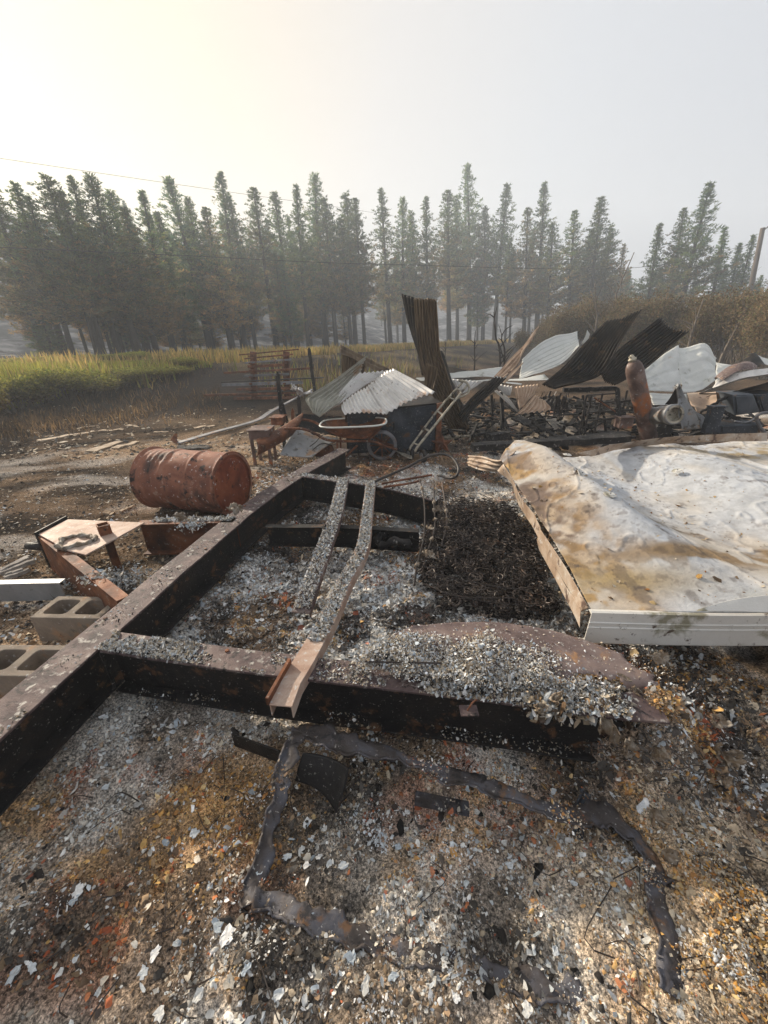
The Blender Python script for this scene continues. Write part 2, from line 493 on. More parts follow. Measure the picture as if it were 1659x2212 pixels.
        if closed:
            fs.append(tuple(range(n))[::-1])
            fs.append(tuple(range((len(pts) - 1) * n, len(pts) * n)))
        return self.add(vs, fs)
    def build(self, name, m, parent=None, smooth=False, bevel=0.0, org=None, solid=0.0, rough_edges=0.0):
        o = raw(name, np.array(self.v), self.f, m, parent, smooth, org=org)
        if solid:
            s = o.modifiers.new('solid', 'SOLIDIFY'); s.thickness = solid; s.offset = 0
        if bevel:
            b = o.modifiers.new('bevel', 'BEVEL'); b.width = bevel; b.segments = 2; b.limit_method = 'ANGLE'; b.angle_limit = .6
        return o
def resample(pts, n):
    """smooth curve through points, n samples"""
    P = np.array([np.asarray(p, float) for p in pts])
    if len(P) == 2:
        k = np.linspace(0, 1, n)[:, None]
        return P[0] * (1 - k) + P[1] * k
    Q = np.vstack([2 * P[0] - P[1], P, 2 * P[-1] - P[-2]])
    d = np.concatenate([[0], np.cumsum(np.linalg.norm(np.diff(P, axis=0), axis=1))])
    out = []
    for s in np.linspace(0, d[-1], n):
        i = min(max(np.searchsorted(d, s, 'right') - 1, 0), len(P) - 2)
        t = (s - d[i]) / (d[i + 1] - d[i])
        a, b, c, e = Q[i], Q[i + 1], Q[i + 2], Q[i + 3]
        out.append(.5 * ((2 * b) + (-a + c) * t + (2 * a - 5 * b + 4 * c - e) * t * t + (-a + 3 * b - 3 * c + e) * t ** 3))
    return np.array(out)
def sheet(name, Lp, Rp, m, parent=None, corr=8, amp=.012, ribs=0, bow=0.0, dent=.01, nv=24, seed=0, thick=.0016, ragged=0.0, per=6, org=None):
    """sheet metal between two edge curves; corrugations (or flat-topped ribs) run along them"""
    A = resample(Lp, nv); B = resample(Rp, nv)
    nu = (corr * per if corr else (ribs * 8 if ribs else 24)) + 1
    u = np.linspace(0, 1, nu)
    P = A[:, None, :] * (1 - u)[None, :, None] + B[:, None, :] * u[None, :, None]
    du = np.broadcast_to((B - A)[:, None, :], P.shape)
    dv = np.gradient(P, axis=0)
    n = np.cross(du, dv); n /= np.linalg.norm(n, axis=2, keepdims=True) + 1e-9
    v = np.linspace(0, 1, nv)
    wlen = np.linalg.norm(B - A, axis=1).mean(); vl = np.linalg.norm(np.diff(A, axis=0), axis=1).sum()
    h = bow * np.sin(np.pi * u)[None, :] * np.ones((nv, 1))
    h = h + dent * 2 * (fbm(u[None, :] * wlen * 3 + seed * 3.1, v[:, None] * vl * 3 + seed, 3, seed) - .5)
    if corr:
        h = h + amp * np.sin(2 * np.pi * corr * u)[None, :]
    elif ribs:
        ph = (u * ribs) % 1
        h = h + (amp * np.clip(1.4 - np.abs(ph - .5) * 14, 0, 1))[None, :]
    P = P + n * h[:, :, None]
    if ragged:
        e0 = ragged * (fbm(u * wlen * 9 + seed, u * 0 + seed, 3) - .5) * 2
        e1 = ragged * (fbm(u * wlen * 9 + seed + 40, u * 0 + seed, 3) - .5) * 2
        P[0] += dv[0] / (np.linalg.norm(dv[0], axis=1, keepdims=True) + 1e-9) * e0[:, None]
        P[-1] += dv[-1] / (np.linalg.norm(dv[-1], axis=1, keepdims=True) + 1e-9) * e1[:, None]
    idx = np.arange(nv * nu).reshape(nv, nu)
    F = np.stack([idx[:-1, :-1], idx[:-1, 1:], idx[1:, 1:], idx[1:, :-1]], -1).reshape(-1, 4)
    o = raw(name, P.reshape(-1, 3), F, m, parent, True, org=org)
    s = o.modifiers.new('solid', 'SOLIDIFY'); s.thickness = thick; s.offset = 0
    return o
def low(*pts):
    """a thing's base: middle of its points, at the lowest z"""
    P = np.array([np.asarray(p, float) for q in pts for p in q])
    return V(P[:, 0].mean(), P[:, 1].mean(), P[:, 2].min())
def dup(root, label=None):
    r = root.copy(); col.objects.link(r)
    if label: r['label'] = label
    for ch in list(root.children):
        c = ch.copy(); col.objects.link(c); c.parent = r
        for g in list(ch.children):
            d = g.copy(); col.objects.link(d); d.parent = c
    return r

# ================================================================== the setting
RA, RD = V(-6.6, 21.0), V(.44, .898)
RN = V(-.898, .44)
def road_s(x, y):
    return (np.asarray(x) - RA[0]) * RN[0] + (np.asarray(y) - RA[1]) * RN[1]
# debris field of the burnt trailer, white roof and shed, as a soft mask
def debris_mask(x, y):
    left = np.interp(y, [0, .9, 1.3, 2.7, 3.7, 4.7, 6], [-1.45, -1.4, -1.36, -1.1, -.85, -.5, -.3])
    m = sst(-.08, .12, x - left)
    return m * sst(9.5, 8.0, y)
def gh(x, y):
    x = np.asarray(x, float); y = np.asarray(y, float)
    s = road_s(x, y)
    z = .88 * sst(-13, -2.6, s) * sst(9, 14, y) + .16 * (fbm(x * .35, y * .35, 4, 3) - .5) * sst(6, 14, y)
    near = sst(14, 6, y)
    d = debris_mask(x, y)
    z = z + near * (1 - d) * (.05 * (fbm(x * 1.6, y * 1.6, 4, 5) - .5) + .018 * (fbm(x * 9, y * 9, 3, 8) - .5))
    z = z + d * (.075 * (fbm(x * 2.6, y * 2.6, 4, 11) - .45) + .06 * (fbm(x * 10, y * 10, 4, 14) - .5) + .028 * (fbm(x * 30, y * 30, 2, 15) - .5) - .035)
    # heaps: under the white roof, lower right corner of the foreground, inside the frame, the shed
    def heap(cx, cy, rx, ry, h):
        return h * np.exp(-((x - cx) / rx) ** 2 - ((y - cy) / ry) ** 2)
    z = z + heap(2.2, 2.6, .9, .8, .18) + heap(1.05, .42, .35, .3, .10) + heap(.1, 1.9, .35, .5, .05) + heap(1.3, 1.1, .4, .2, .2) + heap(.99, .98, .15, .13, .27)
    z = z + heap(.55, 1.18, .5, .12, .10) + heap(2.6, 7.4, 1.6, 1.0, .25) + heap(4.5, 6.5, 1.5, 1.2, .25) + heap(.25, 1.5, .3, .2, .05)
    # earth mounds beyond the shed
    z = z + heap(2.0, 14, 1.3, .9, .5) + heap(3.4, 15, 1.4, 1.0, .45) + heap(.5, 12.5, 1.2, .8, .4)
    return z
def ghp(x, y):
    return float(gh(np.array([x]), np.array([y]))[0])
def hz(x, y):
    x = np.asarray(x, float); y = np.asarray(y, float)
    s = road_s(x, y)
    k = np.clip(s - 17, 0, None)
    h = .35 * k * (k / (k + 9.0))
    h = np.where(h > 26, 26 + (h - 26) * .25, h)
    h = h + 2.2 * (fbm(x * .05, y * .05, 4, 21) - .5) * sst(14, 40, s) + .3 * (fbm(x * .4, y * .4, 3, 24) - .5) * sst(8, 20, s)
    return .82 * sst(9, 14, y) - .5 * sst(2.5, 9, s) * sst(30, 5, s) + h
def terrain(x, y):
    return hz(x, y) if road_s(x, y) > 3 else gh(x, y)

def pal(*cs):
    return np.array(cs, float)
P_ASH = pal((.52, .51, .48), (.42, .44, .45), (.34, .38, .41), (.3, .29, .27), (.45, .41, .35), (.6, .59, .57))
P_ASH = P_ASH * 1.15
P_CHAR = pal((.018, .017, .016), (.035, .03, .027), (.06, .055, .05), (.1, .09, .08))
P_BROWN = pal((.2, .125, .07), (.13, .085, .052), (.27, .185, .11), (.085, .06, .042))
P_OCHRE = pal((.42, .22, .06), (.5, .3, .1), (.34, .16, .05), (.55, .4, .2))
P_RED = pal((.36, .09, .03), (.28, .07, .03), (.42, .14, .05))
P_TAN = pal((.42, .34, .24), (.34, .27, .19), (.5, .43, .33))
def zone_w(x, y):
    """weights over ash, char, brown, ochre, red, tan from where the point lies"""
    x = np.asarray(x); y = np.asarray(y)
    n1 = fbm(x * 1.8, y * 1.8, 3, 31); n2 = fbm(x * 3.1, y * 3.1, 3, 35); n3 = fbm(x * 2.3, y * 2.3, 3, 39); n4 = fbm(x * 7, y * 7, 3, 43)
    def blob(cx, cy, r, ry=None):
        return np.exp(-((x - cx) / r) ** 2 - ((y - cy) / (ry or r)) ** 2)
    ash = .27 + 1.25 * sst(.48, .68, n1) + .5 * blob(.15, .42, .5, .16) + .5 * blob(.6, .52, .4, .2) + .5 * blob(-.1, 2.2, .45, .6) + .5 * blob(-.05, .75, .4, .2)
    char = .42 + 1.45 * sst(.5, .7, n2) + .6 * blob(1.1, 2.2, .5, .8) + .5 * blob(.2, 6.5, 2, 1.5)
    brown = .27 + .8 * sst(.45, .65, n3) + .7 * blob(-.75, .62, .45, .3)
    ochre = .08 + .65 * sst(.58, .74, n4) + 1.1 * blob(-.62, .86, .26, .17) + .35 * blob(.95, 1.5, .4, .25) + .5 * blob(.85, .5, .3, .25)
    red = .09 + .55 * sst(.6, .72, fbm(x * 5, y * 5, 3, 47)) + .22 * blob(.35, .8, .35, .25) + .5 * blob(.1, 4.9, .5, .25)
    tan = .13 + .35 * sst(.5, .7, fbm(x * 2, y * 2, 3, 51)) + .7 * blob(.95, .42, .4, .25)
    W = np.stack([ash, char, brown, ochre, red, tan], -1) ** 1.7
    return W / W.sum(-1, keepdims=True)
PALS = [P_ASH, P_CHAR, P_BROWN, P_OCHRE, P_RED, P_TAN]
PMEAN = np.array([p.mean(0) for p in PALS])
def zone_pick(x, y, rs, bias=(1, 1, 1, 1, 1, 1)):
    W = zone_w(x, y) * np.array(bias)
    W /= W.sum(1, keepdims=True)
    c = (rs.rand(len(x))[:, None] > np.cumsum(W, 1)).sum(1).clip(0, 5)
    out = np.zeros((len(x), 3))
    for k, p in enumerate(PALS):
        m = c == k
        out[m] = p[rs.randint(0, len(p), m.sum())]
    mean = (W[:, :, None] * PMEAN[None]).sum(1)
    cl = (.55 + .9 * fbm(x * 16, y * 16, 3, 57))[:, None]
    return (out * .8 + mean * .2) * (.75 + .5 * rs.rand(len(x), 1)) * cl * 1.15

def soil_col(x, y):
    d = debris_mask(x, y)[:, None]
    W = zone_w(x, y)
    cd_ = (W[:, :, None] * PMEAN[None]).sum(1) * 1.15 * (.45 + 1.1 * fbm(x * 14, y * 14, 4, 61))[:, None]
    n = fbm(x * .9, y * .9, 4, 65); n2 = fbm(x * .5 + y * .25, y * 2.6 - x * .6, 4, 69); n3 = fbm(x * 3, y * 6, 4, 71)
    dark = V(.028, .025, .023); brn = V(.115, .085, .062); tan = V(.31, .225, .155); ash = V(.36, .34, .32)
    c = dark + (brn - dark) * sst(.32, .6, n2)[:, None]
    pathm = np.exp(-((x + 1.5) / 1.5) ** 2 - ((y - 5.6) / 2.0) ** 2) + .8 * np.exp(-((x + 2.1) / .6) ** 2 - ((y - 1.7) / 1.1) ** 2)
    k = np.clip(sst(.55, .75, n) * .8 * sst(11, 6, y) + 1.1 * pathm * sst(.25, .6, n3), 0, 1)[:, None]
    c = c + (tan - c) * k
    k = (sst(.56, .72, fbm(x * 1.3, y * 2.6, 4, 75)) * .65 * sst(9, 5, y))[:, None]
    c = c + (ash - c) * k
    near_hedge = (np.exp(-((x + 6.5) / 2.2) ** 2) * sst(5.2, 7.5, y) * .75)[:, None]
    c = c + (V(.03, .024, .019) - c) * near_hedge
    s = road_s(x, y)
    emb = (sst(-12, -8, s) * sst(5, 14, y) * .9)[:, None]
    ce = V(.05, .046, .044) + (V(.17, .135, .085) - V(.05, .046, .044)) * sst(.45, .7, fbm(x * .6, y * .6, 4, 79))[:, None]
    c = c + (ce - c) * emb
    c = c * (.7 + .6 * fbm(x * 7, y * 7, 3, 83))[:, None]
    return cd_ * d + c * (1 - d)

def axis(fine0, fine1, step, out0, out1, g=1.09):
    a = list(np.arange(fine0, fine1 + 1e-6, step)); s = step
    while a[-1] < out1:
        s *= g; a.append(a[-1] + s)
    s = step
    while a[0] > out0:
        s *= g; a.insert(0, a[0] - s)
    return np.array(a)
gx = axis(-2.4, 2.2, .016, -260, 260); gy = axis(.1, 4.2, .016, -30, 320)
X, Y = np.meshgrid(gx, gy)
Z = gh(X.ravel(), Y.ravel())
Z = np.where(road_s(X.ravel(), Y.ravel()) > 8, np.minimum(Z, -.2), Z)
gi = np.arange(X.size).reshape(X.shape)
GF = np.stack([gi[:-1, :-1], gi[:-1, 1:], gi[1:, 1:], gi[1:, :-1]], -1).reshape(-1, 4)
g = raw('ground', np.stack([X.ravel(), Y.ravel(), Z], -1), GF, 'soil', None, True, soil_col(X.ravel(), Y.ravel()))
tag(g, 'burnt soil and ash covered ground around the wreckage', None, None, 'structure')

# hillside behind the road (s = distance beyond the road, t = along it)
hs = np.concatenate([np.arange(2.2, 30, .8), np.arange(30, 190, 2.5)]); ht = np.arange(-70, 190, 2.2)
HS, HT = np.meshgrid(hs, ht)
HX = RA[0] + RN[0] * HS + RD[0] * HT; HY = RA[1] + RN[1] * HS + RD[1] * HT
HZ = hz(HX.ravel(), HY.ravel())
hi = np.arange(HS.size).reshape(HS.shape)
HF = np.stack([hi[:-1, :-1], hi[1:, :-1], hi[1:, 1:], hi[:-1, 1:]], -1).reshape(-1, 4)
o = raw('hillside', np.stack([HX.ravel(), HY.ravel(), HZ], -1), HF, 'hill', None, True)
tag(o, 'ash-grey burnt hillside rising behind the pines', None, None, 'structure')
# farther ridge closing the view behind the wood
fx = np.arange(-230, 190, 4.0); fy = np.arange(92, 212, 4.0)
FX, FY = np.meshgrid(fx, fy)
FH = np.interp(FX / 170, [-1.3, -.6, -.3, 0, .3, .55, .8, 1.1], [42, 40, 35, 25, 16, 9, 3, 1])
FZ = FH * sst(92, 178, FY) * (.8 + .4 * fbm(FX * .02, FY * .02, 4, 261)) + 2.5 * (fbm(FX * .06, FY * .06, 4, 265) - .5) - 1.0
fi = np.arange(FX.size).reshape(FX.shape)
FF = np.stack([fi[:-1, :-1], fi[:-1, 1:], fi[1:, 1:], fi[1:, :-1]], -1).reshape(-1, 4)
o = raw('far_hill', np.stack([FX.ravel(), FY.ravel(), FZ.ravel()], -1), FF, 'hill', None, True)
tag(o, 'hazy ash-grey hill behind the wood', None, None, 'structure')
# road
rt = np.arange(-1, 120, 2.0); rs_ = np.array([-2.0, -1.6, 0, 1.6, 2.0])
RS, RT = np.meshgrid(rs_, rt)
RB = .022 * np.minimum(RT, 0) ** 2          # the road bends away to the left
RX = RA[0] + RN[0] * (RS + RB) + RD[0] * RT; RY = RA[1] + RN[1] * (RS + RB) + RD[1] * RT
RZ = np.where(RS + RB > 2.2, np.maximum(gh(RX, RY), hz(RX, RY)), gh(RX, RY)) + .07 - .1 * (np.abs(RS) > 1.8)
ri = np.arange(RS.size).reshape(RS.shape)
RF = np.stack([ri[:-1, :-1], ri[1:, :-1], ri[1:, 1:], ri[:-1, 1:]], -1).reshape(-1, 4)
o = raw('road', np.stack([RX.ravel(), RY.ravel(), RZ.ravel()], -1), RF, 'road', None, True)
tag(o, 'pale gravel road on the low bank below the pines', None, None, 'structure')

# ------------------------------------------------------------------ haze: smoke in the air
hb = MB().box((10, 75, 27), (420, 290, 58))
hm = bpy.data.materials.new('thin smoke haze')
hm.use_nodes = True
hn = hm.node_tree
hn.nodes.remove(hn.nodes['Principled BSDF'])
pv = hn.nodes.new('ShaderNodeVolumePrincipled')
pv.inputs['Color'].default_value = (.84, .91, 1.0, 1)
pv.inputs['Density'].default_value = HAZE = .0042
pv.inputs['Anisotropy'].default_value = .25
hn.links.new(pv.outputs[0], hn.nodes['Material Output'].inputs['Volume'])
o = hb.build('haze', hm)
tag(o, 'thin pale wildfire smoke filling the air over the site', None, None, 'stuff')

# ================================================================== trailer frame
FT, FB = .28, .03          # top and bottom of the beams
tf = thing('trailer_frame', 'rusted black steel trailer chassis of I-beams with a hitch tongue', 'trailer frame', (-.9, 2.3, 0))
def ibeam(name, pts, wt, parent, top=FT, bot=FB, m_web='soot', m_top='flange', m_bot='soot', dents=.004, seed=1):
    P = resample([V(x, y, 0) for x, y in pts], 26)
    rnd = random.Random(seed)
    P[:, 0] += [rnd.uniform(-dents, dents) for _ in P]
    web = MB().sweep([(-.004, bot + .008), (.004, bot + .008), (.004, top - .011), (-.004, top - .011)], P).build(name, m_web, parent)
    MB().sweep([(-wt / 2, top - .012), (wt / 2, top - .012), (wt / 2, top), (-wt / 2, top)], P).build('top_flange', m_top, web, bevel=.0025)
    MB().sweep([(-wt / 2, bot), (wt / 2, bot), (wt / 2, bot + .009), (-wt / 2, bot + .009)], P).build('bottom_flange', m_bot, web, bevel=.002)
    return web
MAIN = [(-1.46, .45), (-1.40, .93), (-1.345, 1.36), (-1.11, 2.8), (-.865, 3.72), (-.475, 4.71)]
FRONT = [(-1.25, 1.36), (-.54, 1.222), (.37, 1.072), (.76, 1.0), (.98, .97)]
REAR = [(-.83, 3.71), (-.50, 3.56), (0, 3.33), (.46, 2.99)]
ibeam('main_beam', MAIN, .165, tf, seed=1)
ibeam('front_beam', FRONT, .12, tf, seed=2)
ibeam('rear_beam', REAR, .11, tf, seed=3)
# lower cross channel in front of the rear beam
c1 = gz(R7(60, 480), .20); c2 = gz(R7(880, 505), .20)
def channel(name, pts, w, h, parent, m='soot', t=.006, flip=1, up=(0, 0, 1), m2=None):
    """C channel, back upright, lips to the right when flip = 1"""
    prof = [(0, 0), (flip * w, 0), (flip * w, -t), (flip * t, -t), (flip * t, -h + t), (flip * w, -h + t), (flip * w, -h), (0, -h)]
    return MB().sweep(prof if flip > 0 else prof[::-1], pts, up).build(name, m, parent, bevel=.0015)
channel('cross_channel', resample([c1, (c1 + c2) / 2 + V(0, .03, 0), c2], 12), .06, .17, tf, 'soot', flip=1)
for k, (x, y) in enumerate(((150, 520), (1015, 30))):
    p = gz(R7(x, y), .045)
    MB().box(p, (.12, .07, .008), Matrix.Rotation(.4, 3, 'Z')).build('gusset_plate', 'soot_blue', tf, bevel=.002)
# hitch tongue
PL = [gz(R3(255, 1315), FT), gz(R3(445, 1218), FT), gz(R3(940, 1240), FT), gz(R3(560, 1450), FT), gz(R3(440, 1420), FT)]
tp = MB().extrude([p + V(0, 0, .004) for p in PL][::-1], (0, 0, .010)).build('hitch_plate', 'rust_pale', tf, bevel=.002)
# ring of melted metal on the plate
ring_c = gz(R3(490, 1350), FT + .02)
rg = MB(); rr = random.Random(5); pts = []
for k in range(29):
    a = 2 * math.pi * k / 28
    q = 1 + .12 * math.sin(3 * a + 1) + .06 * math.sin(7 * a)
    pts.append(ring_c + V(math.cos(a) * .105 * q, math.sin(a) * .085 * q, .006 * math.sin(5 * a)))
rg.tube(pts, [.017 + .006 * math.sin(4 * k) for k in range(29)], 8, False)
rg.build('melted_ring', 'melt', tp, smooth=True)
# square socket post through the plate
pc = gz(R3(668, 1315), FT + .01) + V(.0, .03, 0)
rot = np.array(Matrix.Rotation(.75, 3, 'Z'))
ps = MB()
hw = .036
for a in range(4):
    r_ = np.array(Matrix.Rotation(.75 + a * math.pi / 2, 3, 'Z'))
    ps.hexa([pc + r_ @ V(*q) for q in ((-hw, hw - .006, -.012), (hw - .006, hw - .006, -.012), (hw - .006, hw, -.012), (-hw, hw, -.012), (-hw, hw - .006, .075), (hw - .006, hw - .006, .075), (hw - .006, hw, .075), (-hw, hw, .075))])
sp = ps.build('socket_post', 'rust', tf)
MB().lathe([(0, .007), (.006, .007), (.007, .004)], pc + rot @ V(0, -.036, .045), rot @ V(0, -1, 0), 8).build('bolt_hole_rim', 'soot', sp)
MB().tube([pc + V(0, 0, -.02), pc + V(0, 0, -.29)], .035, 4).build('jack_leg', 'rust', tf)
# tongue side beams and end plate
ta = gz(B7(420, 400), FT); tb = V(-1.40, 1.66, FT)
P = resample([ta, (ta + tb) / 2, tb], 10)
tl = MB().sweep([(-.055, -.012), (-.055, 0), (.006, 0), (.006, -.25), (0, -.25), (0, -.012)][::-1], P).build('tongue_beam', 'rust', tf, bevel=.0015)
MB().sweep([(-.055, -.262), (-.055, -.25), (.01, -.25), (.01, -.262)][::-1], P).build('lower_lip', 'rust', tl)
ta2 = gz(R3(900, 1222), FT); tb2 = V(-1.13, 2.66, FT)
P = resample([ta2, tb2], 8)
tl2 = MB().sweep([(-.02, -.012), (-.02, 0), (.06, 0), (.06, -.012), (.0, -.012), (.0, -.25), (-.006, -.25), (-.006, -.012)], P).build('tongue_beam', 'rust', tf, bevel=.0015)
MB().sweep([(-.02, -.262), (-.02, -.25), (.06, -.25), (.06, -.262)], P).build('lower_lip', 'rust', tl2)
ea, eb = PL[0] + V(-.015, -.01, 0), PL[1] + V(-.03, .03, 0)
ep = MB().bar(ea + V(0, 0, -.115), eb + V(0, 0, -.115), .012, .29).build('end_plate', 'soot', tf, bevel=.002)
MB().tube([ea + V(.02, .03, -.10), ea + V(-.06, .02, -.09), ea + V(-.13, .05, -.10), ea + V(-.15, .10, -.12), ea + V(-.10, .14, -.13), ea + V(-.01, .14, -.13)], .028, 10).build('coupler_hook', 'soot', ep, smooth=True)
# foot of the front beam: bolted bracket
bq = gz(B2(1535, 400), FT) + V(0, -.01, -.01)
bp_ = MB().box(bq + V(0, -.02, 0), (.065, .045, .006)).build('bracket', 'flange', tf, bevel=.001)
MB().tube([bq + V(-.005, -.02, 0), bq + V(.012, -.012, .03), bq + V(.03, -.004, .038)], .004, 6).build('bent_bolt', 'rust', bp_)

# two loose steel channels lying across the frame, crusted with ash
def lying_channel(name, label, pts, w, h, m):
    P = resample(pts, 22)
    t = thing(name, label, 'steel channel', low(P))
    b = MB().sweep([(-w / 2, 0), (-w / 2, -h), (-w / 2 + .005, -h), (-w / 2 + .005, -.006), (w / 2 - .005, -.006), (w / 2 - .005, -h), (w / 2, -h), (w / 2, 0)], P).build('channel_body', m, t, bevel=.0015)
    return t
CHA = [gz(R7(470, 235), .315), gz(R7(430, 420), .28), gz(R7(372, 590), .22), gz(R7(300, 790), .16), gz(R7(240, 960), .10)]
CHB = [gz(R7(620, 250), .32), gz(R7(600, 420), .29), gz(R7(575, 600), .265), gz(R7(480, 780), .25), gz(R7(410, 940), .26), gz(R7(330, 1090), .29), gz(R7(250, 1230), .315), gz(B2(350, 330), .318), gz(B2(325, 425), .315)]
lying_channel('steel_channel', 'ash-crusted steel channel leaning off the rear beam, left of the pair', CHA, .11, .035, 'flange')
ch_b = lying_channel('steel_channel', 'ash-crusted steel channel whose bare rusty end overhangs the front beam', CHB, .085, .06, 'rust_pale')
a, b = gz(B2(385, 140), .325), gz(B2(240, 400), .325)
MB().bar(a, b, .012, .035, segs=3).build('turned_up_lip', 'rust', ch_b)

# ================================================================== cinder blocks
def cinder(name, label, c, rz, L=.39, W=.19, Hh=.17):
    t = thing(name, label, 'cinder block', (c[0], c[1], c[2]))
    mb = MB(); n = 6
    cs, sn = math.cos(rz), math.sin(rz)
    def w(x, y, z): return V(c[0] + cs * x - sn * y, c[1] + sn * x + cs * y, c[2] + z)
    def hole(cx):
        hx, hy, r = .067, .062, .022
        out = []
        for qx, qy, a0 in ((1, 1, 0), (-1, 1, 90), (-1, -1, 180), (1, -1, 270)):
            for k in range(4):
                a = math.radians(a0 + k * 30)
                out.append((cx + qx * (hx - r) + math.cos(a) * r, qy * (hy - r) + math.sin(a) * r))
        return out
    outer = [(-L / 2, -W / 2), (L / 2, -W / 2), (L / 2, W / 2), (-L / 2, W / 2)]
    import bmesh
    bm = bmesh.new()
    loops = []
    for z in (0, Hh):
        lv = [[bm.verts.new(w(x, y, z)) for x, y in lp] for lp in (outer, hole(-.09), hole(.09))]
        loops.append(lv)
        es = []
        for lp in lv:
            for i in range(len(lp)):
                es.append(bm.edges.new((lp[i], lp[(i + 1) % len(lp)])))
        bmesh.ops.triangle_fill(bm, edges=es, use_beauty=True)
    for k in range(3):
        a, b = loops[0][k], loops[1][k]
        for i in range(len(a)):
            j = (i + 1) % len(a)
            bm.faces.new((a[i], a[j], b[j], b[i]))
    bmesh.ops.recalc_face_normals(bm, faces=bm.faces)
    me = bpy.data.meshes.new('block_body')
    for v in bm.verts: v.co -= Vector(c)
    bm.to_mesh(me); bm.free()
    me.materials.append(M['block'])
    o = bpy.data.objects.new('block_body', me)
    _link(o, t)
    b = o.modifiers.new('bevel', 'BEVEL'); b.width = .004; b.segments = 2; b.limit_method = 'ANGLE'; b.angle_limit = .7
    return t
cinder('cinder_block', 'grey concrete block beneath the hitch tongue, its long face towards the front', (-1.72, 1.76, .0), -.05)
cinder('cinder_block', 'tan-topped hollow concrete block at the left edge beside the main beam', (-1.70, 1.37, .0), -.04)
# ================================================================== scraps at the left edge
a, b = gz(B7(-200, 925), .17), gz(B7(640, 905), .17)
t = thing('metal_rail', 'grey flaking metal rail running under the hitch tongue from the left edge', 'metal rail', (a + b) / 2 - V(0, 0, .17))
channel('rail_body', resample([a, (a + b) / 2 + V(0, .01, -.005), b], 8), .05, .13, t, 'zinc', flip=-1)
rb = random.Random(3)
for k, (p, q, w_, h_, lab) in enumerate((((0, 790), (330, 655), .10, .03, 'cracked ashen board, upper of two left of the hitch'), ((60, 840), (240, 770), .06, .025, 'short ashen board end, lower of two left of the hitch'))):
    a, b = gz(B7(*p), .06), gz(B7(*q), .07)
    t = thing('burnt_board', lab, 'board', low([a, b]) - V(0, 0, .03))
    for j in range(3):
        off = (b - a); off = V(-off[1], off[0], 0) / np.linalg.norm(off) * (j - 1) * w_ / 3
        MB().bar(a + off + V(*[rb.uniform(-.02, .02) for _ in range(2)], rb.uniform(-.006, .006)), b + off + V(*[rb.uniform(-.03, .03) for _ in range(2)], rb.uniform(-.006, .006)), w_ / 3.3, h_, segs=5, jit=.004, rnd=rb).build('split_layer', 'wood_ash', t)

# ================================================================== oil drum
e1 = V(-1.40, 3.40, .30)                         # centre of the near (right) head
ax = V(-.86, .24, 0); ax /= np.linalg.norm(ax)
t = thing('oil_drum', 'burnt red-brown steel oil drum lying on its side by the trailer frame', 'oil drum', e1 + ax * .43 - V(0, 0, .30))
prof = [(.0, .270), (.0, .297), (.012, .300), (.02, .293)]
for d in np.linspace(.03, .85, 60):
    r = .288
    for c_ in (.29, .58):
        r += .013 * math.exp(-((d - c_) / .014) ** 2)
    if d > .62: r += .003 * math.sin(d * 110)
    prof.append((d, r))
prof += [(.86, .293), (.868, .300), (.88, .297), (.88, .27)]
bd = MB().lathe(prof, e1, ax, 56, caps=False).build('drum_body', 'drum', t, smooth=True)
me = bd.data
for v_ in me.vertices:
    w_ = np.array(v_.co) + ORG[t.name] - e1; d_ = w_ @ ax; q_ = w_ - ax * d_; a_ = math.atan2(q_ @ frame_of(ax)[2], q_ @ frame_of(ax)[1])
    k_ = 1 - .04 * max(0, float(fbm(d_ * 3.2 + 3, math.cos(a_) * 1.6 + math.sin(a_) * 2.3 + 5, 3, 4)) - .52) * min(1, 8 * d_, 8 * (.88 - d_)) * 3
    v_.co = Vector(e1 + ax * d_ + q_ * k_ - ORG[t.name])
rim = []
hd = MB().lathe([(.014, .2875), (.0141, .24), (.011, .235), (.010, .002)], e1, ax, 48).build('drum_head', 'drum_end', t, smooth=False)
hd2 = MB().lathe([(.866, .2875), (.8661, .1)], e1, ax, 40).build('drum_head', 'drum_end', t)
for d in (.006, .874):
    cc = e1 + ax * d; _, s_, u_ = frame_of(ax)
    MB().tube([cc + (s_ * math.cos(k * math.pi / 24) + u_ * math.sin(k * math.pi / 24)) * .296 for k in range(49)], .0075, 8, False).build('chime_rim', 'drum', t, smooth=True)
_, s_, u_ = frame_of(ax)
MB().lathe([(0, .028), (.012, .028), (.014, .02)], e1 + ax * .012 + s_ * .2 - u_ * .1, -ax, 12).build('bung', 'drum_end', hd)
MB().lathe([(0, .014), (.01, .014), (.012, .008)], e1 + ax * .012 - s_ * .2 + u_ * .1, -ax, 10).build('bung', 'drum_end', hd)
